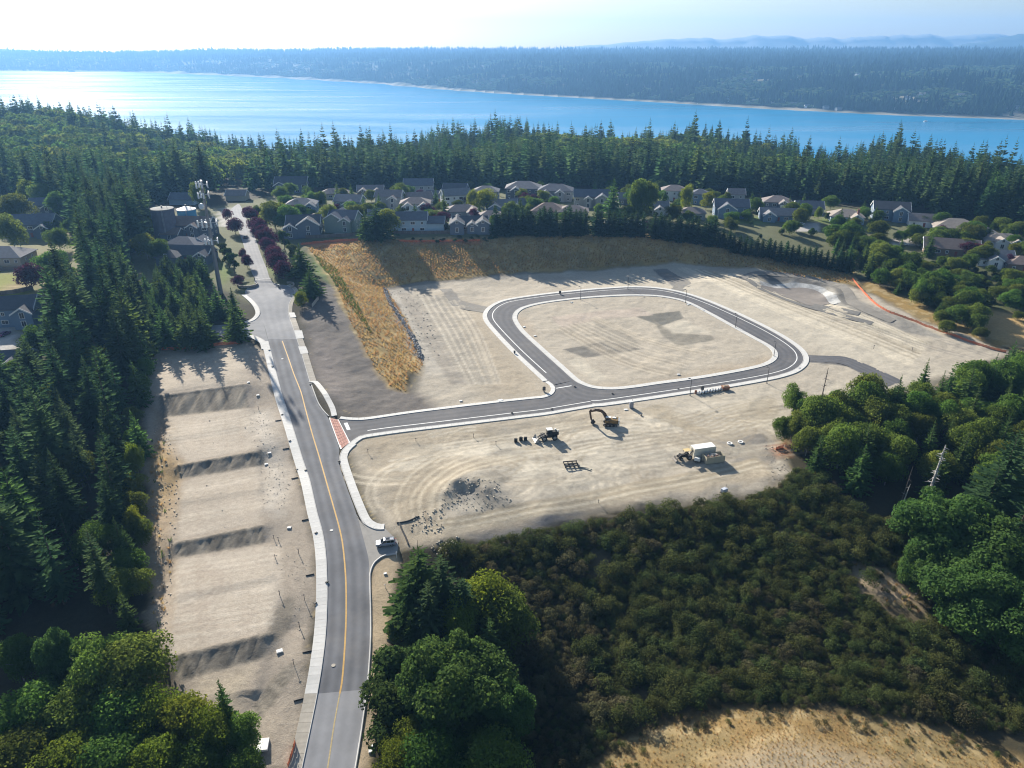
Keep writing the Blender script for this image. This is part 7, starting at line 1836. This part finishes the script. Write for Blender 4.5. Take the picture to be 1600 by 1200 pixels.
def loader(p, rz, label):
    o = thing("wheel_loader", tuple(p), rz, label, "loader")
    for x in (-1.6, 1.6):
        for s in (-1, 1): wheel(o, x, s * 1.05, .82, .6)
    b = MB(); b.box((-1.3, 0, 1.05), (2.6, 1.3, .7)); b.box((1.0, 0, 1.0), (2.0, 1.1, .6)); b.build("frame", M_MDK, o, .04)
    b = MB(); b.box((-1.9, 0, 1.95), (2.2, 1.5, 1.1), taper=.94); b.build("engine_hood", M_MDK, o, .1)
    cb = MB(); cb.box((-.2, 0, 2.35), (1.5, 1.55, 1.9), taper=.92); c_ = cb.build("cab", M_MDK, o, .04)
    for s in (-1, 1):
        q = MB(); q.box((-.2, s * .76, 2.6), (1.1, .05, 1.0)); q.build("cab_window", M_CGLASS, c_)
    q = MB(); q.box((.57, 0, 2.6), (.05, 1.2, 1.0)); q.build("cab_window", M_CGLASS, c_)
    q = MB(); q.box((-.25, 0, 3.38), (1.8, 1.75, .14)); q.build("cab_roof", M_WHP, c_, .04)
    for (x, y) in ((-2.7, .5), (-2.2, -.5)):
        q = MB(); q.box((x, y, 2.75), (.5, .5, .5)); q.build("exhaust_stack", M_WHP, o, .04)
    for s in (-1, 1):
        q = MB(); q.prism([(.9, 1.6), (1.3, 1.9), (2.6, 1.4), (3.6, .5), (3.4, .3), (2.4, 1.0), (1.1, 1.4)], s * .6 - .1, s * .6 + .1); q.build("lift_arm", M_MDK, o)
    q = MB(); q.tube((1.0, 0, 1.8), (3.1, 0, 1.1), .1, .1, 8); q.build("lift_ram", M_STEEL, o)
    bk = MB(); out = [(3.4, .1), (3.5, 1.3), (3.75, 1.45), (3.62, 1.2), (3.6, .35), (4.6, .12), (4.6, .02)]
    bk.prism(out, -1.6, 1.6)
    for s in (-1, 1): bk.prism([(3.45, .1), (4.5, .1), (3.75, 1.4), (3.5, 1.3)], s * 1.58 - .03, s * 1.58 + .03)
    bk.build("bucket", mat("bright_blade", (.55, .53, .50), .4, .4, noise=.2, nscale=1.5), o)
    return o
loader(ga(857, 686), radians(193), "dark wheel loader with a wide pale bucket beside the three small buckets")
# site containers
M_CREAM = mat("container_cream", (.70, .66, .55), .6, noise=.06, nscale=.7); M_TANC = mat("container_tan", (.42, .38, .28), .7, noise=.12, nscale=.8)
def container(p, rz, L, Wd, h, m, label, open_=False, ribs=16):
    o = thing("shipping_container", tuple(p), rz, label, "container")
    b = MB(); t = .08
    for s in (-1, 1): b.box((0, s * (Wd / 2 - t / 2), h / 2 + .1), (L, t, h))
    for s in (-1, 1): b.box((s * (L / 2 - t / 2), 0, h / 2 + .1), (t, Wd - 2 * t, h))
    b.box((0, 0, .16), (L - 2 * t, Wd - 2 * t, .12)); b.build("shell", m, o)
    for s in (-1, 1):
        for k in range(ribs):
            q = MB(); q.box((0, 0, 0), (L / ribs * .5, .06, h - .35)); q.build("rib", m, o, loc=(-L / 2 + L * (k + .5) / ribs, s * (Wd / 2 + .03), h / 2 + .1))
    b = MB()
    for x in (-1, 1):
        for y in (-1, 1): b.box((x * (L / 2), y * (Wd / 2), h / 2 + .1), (.18, .18, h + .06))
    b.build("corner_post", m, o)
    for s in (-1, 1):
        q = MB(); q.box((-L / 2 - .05, s * Wd / 4, h / 2 + .1), (.06, Wd / 2 - .2, h - .25)); d_ = q.build("door", m, o)
        q = MB(); q.tube((-L / 2 - .12, s * .3, .3), (-L / 2 - .12, s * .3, h - .1), .035, .035, 6); q.build("lock_rod", M_STEEL, d_)
    if not open_:
        q = MB(); q.box((0, 0, h + .14), (L - .04, Wd - .04, .07)); q.build("container_roof", mat("container_roof_white", (.78, .77, .73), .6, noise=.04), o)
    return o
cr = radians(15)
container(ga(1097, 711), cr, 6.6, 2.6, 2.9, M_CREAM, "cream container with a white roof on the gravel pad")
c2 = container(ga(1114, 721), cr, 5.6, 2.5, 2.1, M_TANC, "open tan ribbed bin full of scrap in front of the cream container", True, 9)
g = random.Random(6); b2 = c2.matrix_basis
for k in range(16):
    q = MB(); q.box((0, 0, 0), (g.uniform(.4, 1.3), g.uniform(.3, .7), g.uniform(.3, .9)), g.uniform(0, 3), 0, g.uniform(-.4, .4))
    l = b2 @ Vector((g.uniform(-2.2, 2.2), g.uniform(-.8, .8), 1.75))
    q.build("scrap_bale", mat("scrap_" + str(k % 3), [(.33, .30, .26), (.20, .13, .11), (.50, .48, .44)][k % 3], .9, noise=.3), None, loc=tuple(l), label="chunk of scrap heaped in the tan bin", cat="scrap", group="scrap in the bin")
def tractor(p, rz, label):
    o = thing("backhoe", tuple(p), rz, label, "backhoe")
    for s in (-1, 1): wheel(o, -1.1, s * .95, .75, .5); wheel(o, 1.3, s * .85, .5, .35)
    b = MB(); b.box((.9, 0, 1.15), (2.0, .85, .8)); b.box((-.5, 0, .9), (2.2, .9, .5)); b.build("chassis", M_MDK, o, .06)
    for x in (-1.4, .2):
        for s in (-1, 1): q = MB(); q.box((x, s * .65, 2.0), (.08, .08, 1.5)); q.build("canopy_post", M_MDK, o)
    q = MB(); q.box((-.6, 0, 2.8), (2.0, 1.6, .1)); q.build("canopy", mat("canopy_cream", (.60, .46, .22), .6), o, .03)
    for s in (-1, 1): q = MB(); q.prism([(.6, 1.4), (1.4, 1.7), (2.8, .6), (2.65, .45), (1.4, 1.4), (.6, 1.2)], s * .55 - .07, s * .55 + .07); q.build("loader_arm", M_MDK, o)
    q = MB(); q.prism([(2.6, .1), (2.6, .9), (2.75, .9), (2.75, .25), (3.3, .12), (3.3, .05)], -1.05, 1.05); q.build("loader_bucket", M_STEEL, o)
    q = MB(); q.tube((-1.6, 0, 1.0), (-2.6, 0, 2.6), .14, .12, 6); q.tube((-2.6, 0, 2.6), (-3.3, 0, 1.0), .12, .09, 6); q.build("backhoe_arm", M_MDK, o)
    k = bucket(o, (-3.3, 0, .7), 0); k.scale = (.6, .6, .6)
    q = MB(); q.box((-.5, 0, 1.35), (.55, .55, .7)); q.build("seat", M_MDK, o, .05)
tractor(ga(1069, 717), radians(195), "dark backhoe under a cream canopy left of the cream container")
p = ga(1089, 722); o = thing("pump_trailer", tuple(p), radians(-20), "small white pump trailer between backhoe and tan bin", "trailer")
q = MB(); q.box((0, 0, .95), (1.7, 1.0, .9), taper=.9); q.build("housing", M_WHP, o, .08); q = MB(); q.box((0, 0, .45), (2.2, 1.1, .1)); q.tube((1.1, 0, .45), (2.2, 0, .45), .05, .05, 6); q.build("chassis", M_MDK, o)
for s in (-1, 1): wheel(o, -.1, s * .62, .32, .18)
p = ga(1131, 770); o = thing("generator_trailer", tuple(p), radians(30), "small grey generator trailer at the edge of the broom scrub", "generator")
q = MB(); q.box((0, 0, .95), (1.6, 1.1, 1.0)); q.build("housing", mat("gen_grey", (.50, .53, .58), .5), o, .06); q = MB(); q.tube((.5, 0, 1.4), (.5, 0, 2.5), .06, .05, 6); q.build("mast", M_METDK, o); q = MB(); q.box((0, 0, .4), (2.4, .9, .1)); q.build("chassis", M_MDK, o)
for s in (-1, 1): wheel(o, 0, s * .62, .32, .18)
p = ga(986, 637); o = thing("portable_toilet", tuple(p), radians(10), "grey portable toilet with white roof beside the loop road", "portable toilet")
q = MB(); q.box((0, 0, 1.12), (1.2, 1.2, 2.05)); q.build("cabin", mat("toilet_grey", (.22, .23, .26), .6), o, .04); q = MB(); q.box((0, 0, 2.24), (1.3, 1.3, .18), taper=.8); q.build("toilet_roof", M_WHP, o, .05); q = MB(); q.box((0, -.62, 1.1), (.85, .05, 1.8)); q.build("door", mat("toilet_door", (.27, .28, .31), .6), o); q = MB(); q.tube((.45, .45, 2.2), (.45, .45, 2.7), .06, .06, 6); q.build("vent_pipe", M_METDK, o)
# steel grid and concrete rings
p = ga(892, 727); o = thing("trench_frame", tuple(p), radians(8), "dark steel trench frame lying on the bare ground", "steel frame")
for k in range(4): q = MB(); q.box((0, 0, .3), (.2, 3.0, .3)); q.build("beam", M_MDK, o, loc=(-1.8 + 1.2 * k, 0, 0))
for k in range(3): q = MB(); q.box((0, 0, .62), (4.0, .2, .25)); q.build("cross_beam", M_MDK, o, loc=(0, -1.3 + 1.3 * k, 0))
q = MB(); q.tube((2.2, -1.4, .2), (4.4, -2.4, .2), .15, .15, 8); q.build("spreader_bar", M_STEEL, o)
for k, (u, v) in enumerate(((908, 730), (917, 733))):
    p = ga(u, v); b = MB(); b.box((0, 0, .15), (2.2, .35, .25)); b.box((.3, .5, .12), (1.6, .3, .2), .2); b.build("timber", mat("pale_timber", (.48, .45, .36), .9, noise=.2), None, loc=tuple(p), label=("greenish timber beside the steel trench frame", "pale timber farther right of the steel trench frame")[k], cat="timber").rotation_euler = (0, 0, -.6)
for k, (u, v, lb) in enumerate(((1140, 694, "white concrete ring on the gravel pad, nearer the containers"), (1157, 691, "white concrete ring on the gravel pad, farther from the containers"))):
    b = MB(); b.ring((0, 0, 0), .5, .78, .35, 18); p = ga(u, v); b.build("concrete_ring", mat("ring_white", (.78, .77, .74), .8), None, loc=tuple(p), label=lb, cat="concrete ring")
# pipe fittings lined along the lower loop
g = random.Random(14)
for k in range(9):
    u = 1092 + k * 4.3; v = 615.5 - k * .72; p = ga(u, v)
    o = thing("pipe_fitting", tuple(p), g.uniform(-.3, .3), "white pipe fitting in the row of parts beside the lower loop road", "pipe fitting", "pipe fittings beside the loop road")
    b = MB(); b.tube((-.75, 0, .35), (.75, 0, .35), .28, .28, 10); b.build("barrel", mat("pipe_white", (.74, .74, .73), .5), o); b = MB(); b.tube((0, 0, .4), (0, g.uniform(-.4, .4), 1.2), .22, .22, 10); b.build("branch", mat("pipe_white", (.74, .74, .73), .5), o); b = MB(); b.tube((.76, 0, .35), (.95, 0, .35), .4, .4, 10); b.build("flange", M_MDK, o)
p = ga(1133, 609); o = thing("dirt_bin", tuple(p), .1, "brown rusty skip at the right end of the row of pipe parts", "skip")
q = MB(); q.box((0, 0, .75), (2.2, 1.6, 1.3), taper=1.15); q.build("tub", mat("rust", (.26, .13, .08), .9, noise=.35, nscale=1.5), o); q = MB(); q.box((0, 0, 1.42), (2.2, 1.6, .25), taper=.6); q.build("soil", mat("soil_heap", (.30, .22, .15), .95, noise=.3), o)
p = ga(1087, 615); q = MB(); q.tube((0, 0, 0), (0, 0, 1.1), .4, .4, 12); q.ring((0, 0, 1.1), .3, .42, .06, 12); q.build("drum", mat("rust", (.26, .13, .08), .9), None, loc=tuple(p), label="rusty drum at the left end of the row of pipe parts", cat="drum")
# mail boxes and cabinets
for (u, v, lb, s) in ((1097, 611, "dark utility cabinet on the kerb behind the pipe parts", 1.0), (875, 460, "dark mailbox cluster on the far side of the loop", 1.0), (804, 553, "dark cabinet on the left leg of the loop", .7), (850, 612, "dark cabinet on the corner where the entry road meets the loop", 1.0)):
    p = ga(u, v); o = thing("utility_cabinet", tuple(p), .2, lb, "cabinet")
    q = MB(); q.box((0, 0, .95 * s + .2), (.95 * s, .6 * s, 1.3 * s)); q.build("housing", M_MDK, o, .03); q = MB(); q.box((0, 0, .15), (.5, .4, .3)); q.build("pedestal", M_CONC_OLD, o); q = MB(); q.box((0, -.32 * s, .95 * s + .2), (.8 * s, .04, 1.1 * s)); q.build("door", M_METDK, o)
# street lamps
LAMPS = [(981, 452, "behind the far side of the loop, tallest against the bare field"), (907, 468, "inside the far left part of the loop"), (1071, 473, "inside the far right bend of the loop"), (1149, 512, "halfway along the right leg of the loop"), (1209, 557, "inside the right hand bend of the loop"), (1198, 599, "outside the lower right bend of the loop"), (1078, 618, "beside the row of pipe parts")]
def lamp_proto(p, label):
    o = thing("street_lamp", tuple(p), 0, label, "street lamp", "street lamps of the loop road")
    b = MB(); b.tube((0, 0, 0), (0, 0, .5), .22, .18, 10); b.build("base", M_CONC_OLD, o); b = MB(); b.tube((0, 0, .5), (0, 0, 5.9), .11, .075, 10); b.build("pole", M_METDK, o)
    b = MB(); b.tube((0, 0, 5.9), (-.5, 0, 6.15), .05, .05, 6); b.build("arm", M_METDK, o); b = MB(); b.box((-.75, 0, 6.2), (.85, .42, .2), taper=.7); l = b.build("lamp_head", M_METDK, o, .04); b = MB(); b.box((-.75, 0, 6.085), (.5, .28, .03)); b.build("lens", M_LAMP, l)
    return o
lp = None
for (u, v, lb) in LAMPS:
    p = ga(u, v); lbl = "dark street lamp " + lb
    if lp is None: lp = lamp_proto(p, lbl)
    else: o = copy_tree(lp, None, tuple(p), rr.uniform(-.2, .2)); o['label'] = lbl
# lot services: black stubs, stakes, pads
ordn = ["top", "second", "third", "fourth", "fifth", "sixth", "lowest"]
for k, (u, v) in enumerate(((437, 657), (449, 701), (463, 747), (480, 812), (487, 898), (483, 1018), (470, 1093))):
    p = ga(u, v); o = thing("drain_stub", tuple(p), radians(20), "black corrugated drain stub at the left sidewalk, %s of seven down the lots" % ordn[k], "drain pipe", "drain stubs along the left sidewalk")
    b = MB(); b.tube((-1.3, 0, .1), (.5, 0, .12), .13, .13, 10); b.build("pipe", M_MDK, o)
    for j in range(6): q = MB(); q.ring((0, 0, 0), .11, .165, .08, 10); r_ = q.build("collar", M_MDK, o, loc=(-1.15 + j * .3, 0, .1)); r_.rotation_euler = (0, pi / 2, 0)
STK = [(467, 866, 1.6), (476, 938, 1.8), (437, 930, 1.4), (468, 980, 1.6), (459, 1038, 1.5), (435, 845, 1.2), (428, 842, 1.2), (602, 918, 1.0), (620, 872, 1.9), (430, 872, 1.1), (404, 640, 1.2), (575, 708, 1.5), (650, 690, 1.2), (740, 683, 1.4), (775, 695, 1.4), (1500, 470, 1.2), (1365, 545, 1.6), (1425, 548, 1.5), (935, 786, 1.1)]
for k, (u, v, h) in enumerate(STK):
    p = ga(u, v); wht = (u, v) in ((620, 872), (602, 918))
    lb = "white marker post beside the silver wagon" if u == 620 else "short white hydrant post on the verge" if u == 602 else ("thin utility stake with a cross piece on the dirt lots" if u < 500 else "thin survey stake on the bare ground of the pad")
    o = thing("marker_post" if wht else "survey_stake", tuple(p), rr.uniform(-.5, .5), lb, "post" if wht else "stake", None if wht else ("stakes on the dirt lots" if u < 500 else "stakes on the pad"))
    q = MB(); q.box((0, 0, h / 2), (.10, .10, h)); q.build("post", M_WHITE if wht else M_METDK, o); q = MB(); q.box((0, -.08, h * .85), (.5 if not wht else .24, .06, .09)); q.build("cross_piece", M_WHITE if wht else M_METDK, o)
PADS = [(452, 825, .9, "white vault lid on the third lot beside the walk"), (388, 598, .9, "white vault lid at the edge of the first terrace"), (403, 618, .9, "white vault lid on the first terrace slope"), (421, 708, .9, "white vault lid right of the second terrace"), (416, 726, .9, "white vault lid below the second terrace"), (437, 1018, 1.2, "square concrete vault on the lowest bench"),
        (819, 511, 1.1, "white transformer pad inside the left leg of the loop, upper one"), (836, 525, 1.0, "white transformer pad inside the left leg of the loop, lower one"), (782, 626, 1.6, "white pad beside the entry road"), (720, 627, .9, "small white pad beside the entry road, farther left"), (893, 473, 1.0, "white pad inside the far side of the loop"), (1075, 476, 1.4, "white pad under the far right lamp"), (1060, 586, 1.0, "white pad inside the lower side of the loop"), (978, 640, 1.1, "pale pad left of the portable toilet"), (640, 667, .0, ""), (1230, 620, .9, "small white lid right of the loop"), (583, 1166, .7, "grey service box on the lower verge, upper one"), (580, 1174, .9, "grey service box on the lower verge, lower one"), (602, 897, .7, "small white lid on the verge below the wagon")]
for (u, v, s, lb) in PADS:
    if not lb: continue
    p = ga(u, v); o = thing("vault_lid", tuple(p), rr.uniform(0, .6), lb, "vault lid")
    q = MB(); q.box((0, 0, .12), (1.05 * s, .85 * s, .22)); q.build("frame", M_CONC, o); q = MB(); q.box((0, 0, .25), (.85 * s, .65 * s, .05)); q.build("lid", M_WHITE, o)
p = ga(411, 1166); o = thing("white_slab", tuple(p), .15, "large white slab lying on the ground at the bottom left", "slab"); q = MB(); q.box((0, 0, .35), (2.0, 2.5, .45)); q.build("block", mat("bright_white", (.80, .79, .76), .7), o, .03); q = MB(); q.box((0, 0, .08), (1.6, 2.0, .16)); q.build("skid", M_METDK, o)
# kerb inlets and manholes
INL = [(421, 548), (426, 574), (441, 649), (453, 690), (464, 735), (478, 736), (494, 834), (511, 911), (530, 722), (485, 601), (524, 651), (493, 944), (898, 605), (957, 616), (800, 646), (862, 640), (1002, 650)]
for (u, v) in INL:
    p = ga(u, v); o = thing("kerb_inlet", (p[0], p[1], float(hz(p[0], p[1])) + .2), .9, "small black kerb inlet filter on the kerb line", "drain inlet", "kerb inlets"); q = MB(); q.box((0, 0, .12), (.7, .45, .25)); q.build("filter", M_MDK, o, .05)
for (u, v, lb, m) in ((521, 1040, "round manhole cover in the lane at the bottom", M_CONC_OLD), (518, 829, "pale manhole patch in the lane above the parked wagon", M_CONC), (902, 636, "dark manhole cover on the loop junction", M_MDK), (1060, 608, "dark manhole cover on the lower loop", M_MDK), (1005, 604, "dark manhole on the loop, left of the lamp", M_MDK), (441, 561, "pale manhole high on the main road", M_CONC)):
    p = at(u, v); q = MB(); q.tube((0, 0, 0), (0, 0, .03), .42, .42, 18); o = q.build("manhole_cover", m, None, loc=(p[0], p[1], float(hz(p[0], p[1])) + ASPH_Z + .012), label=lb, cat="manhole")
# two dark tubes laid on the ground beside the track mouth
P = smooth(atl([(624, 818), (628, 828), (633, 838), (638, 851)]), .8); b = MB()
for a, c_ in zip(P[:-1], P[1:]): b.tube((a[0], a[1], gz(*a) + .15), (c_[0], c_[1], gz(*c_) + .15), .22, .22, 7)
b.build("dark_tube", mat("tube_black", (.06, .06, .06), .95), label="dark tube lying across the dirt track by the fir", cat="silt sock")
P = smooth(atl([(620, 818), (636, 816), (655, 808)]), .8); b = MB()
for a, c_ in zip(P[:-1], P[1:]): b.tube((a[0], a[1], gz(*a) + .15), (c_[0], c_[1], gz(*c_) + .15), .2, .2, 7)
b.build("dark_tube", MATS["tube_black"], label="dark tube at the corner of the curved sidewalk", cat="silt sock")
# boats
for k, (u, v, L_, lb) in enumerate(((1446, 190, 12, "tiny white motor boat off the far right beach"), (1090, 163, 9, "tiny white boat close under the far shore"))):
    p = pz(u, v, WATER_Z); o = thing("motor_boat", tuple(p), .2, lb, "boat")
    q = MB(); q.add([(-L_ / 2, -1.6, .1), (L_ * .3, -1.5, .1), (L_ / 2, 0, .3), (L_ * .3, 1.5, .1), (-L_ / 2, 1.6, .1), (-L_ / 2, -1.9, 1.6), (L_ * .3, -1.8, 1.7), (L_ * .56, 0, 2.2), (L_ * .3, 1.8, 1.7), (-L_ / 2, 1.9, 1.6)], [(4, 3, 2, 1, 0), (5, 6, 7, 8, 9), (0, 1, 6, 5), (1, 2, 7, 6), (2, 3, 8, 7), (3, 4, 9, 8), (4, 0, 5, 9)]); q.build("hull", M_WHP, o)
    q = MB(); q.box((-.5, 0, 2.5), (L_ * .4, 2.4, 1.7), taper=.8); q.build("cabin", M_WHP, o); q = MB(); q.box((-.4, 0, 2.7), (L_ * .38, 2.3, .5)); q.build("window", M_CGLASS, o)
# ================================================================== HAZE
hm = bpy.data.materials.new("haze"); hm.use_nodes = True; nt = hm.node_tree; nt.nodes.clear()
vo = nt.nodes.new("ShaderNodeVolumePrincipled"); vo.inputs["Density"].default_value = HAZE_DENSITY; vo.inputs["Color"].default_value = HAZE_COL; vo.inputs["Anisotropy"].default_value = .3
for k in vo.inputs:
    if k.name in ("Density Attribute", "Color Attribute", "Temperature Attribute"): k.default_value = ""
mo = nt.nodes.new("ShaderNodeOutputMaterial"); nt.links.new(vo.outputs[0], mo.inputs["Volume"])
hb = MB(); hb.box((0, 4850, 160), (13800, 10900, 560)); tag(hb.build("haze", hm), kind='stuff')
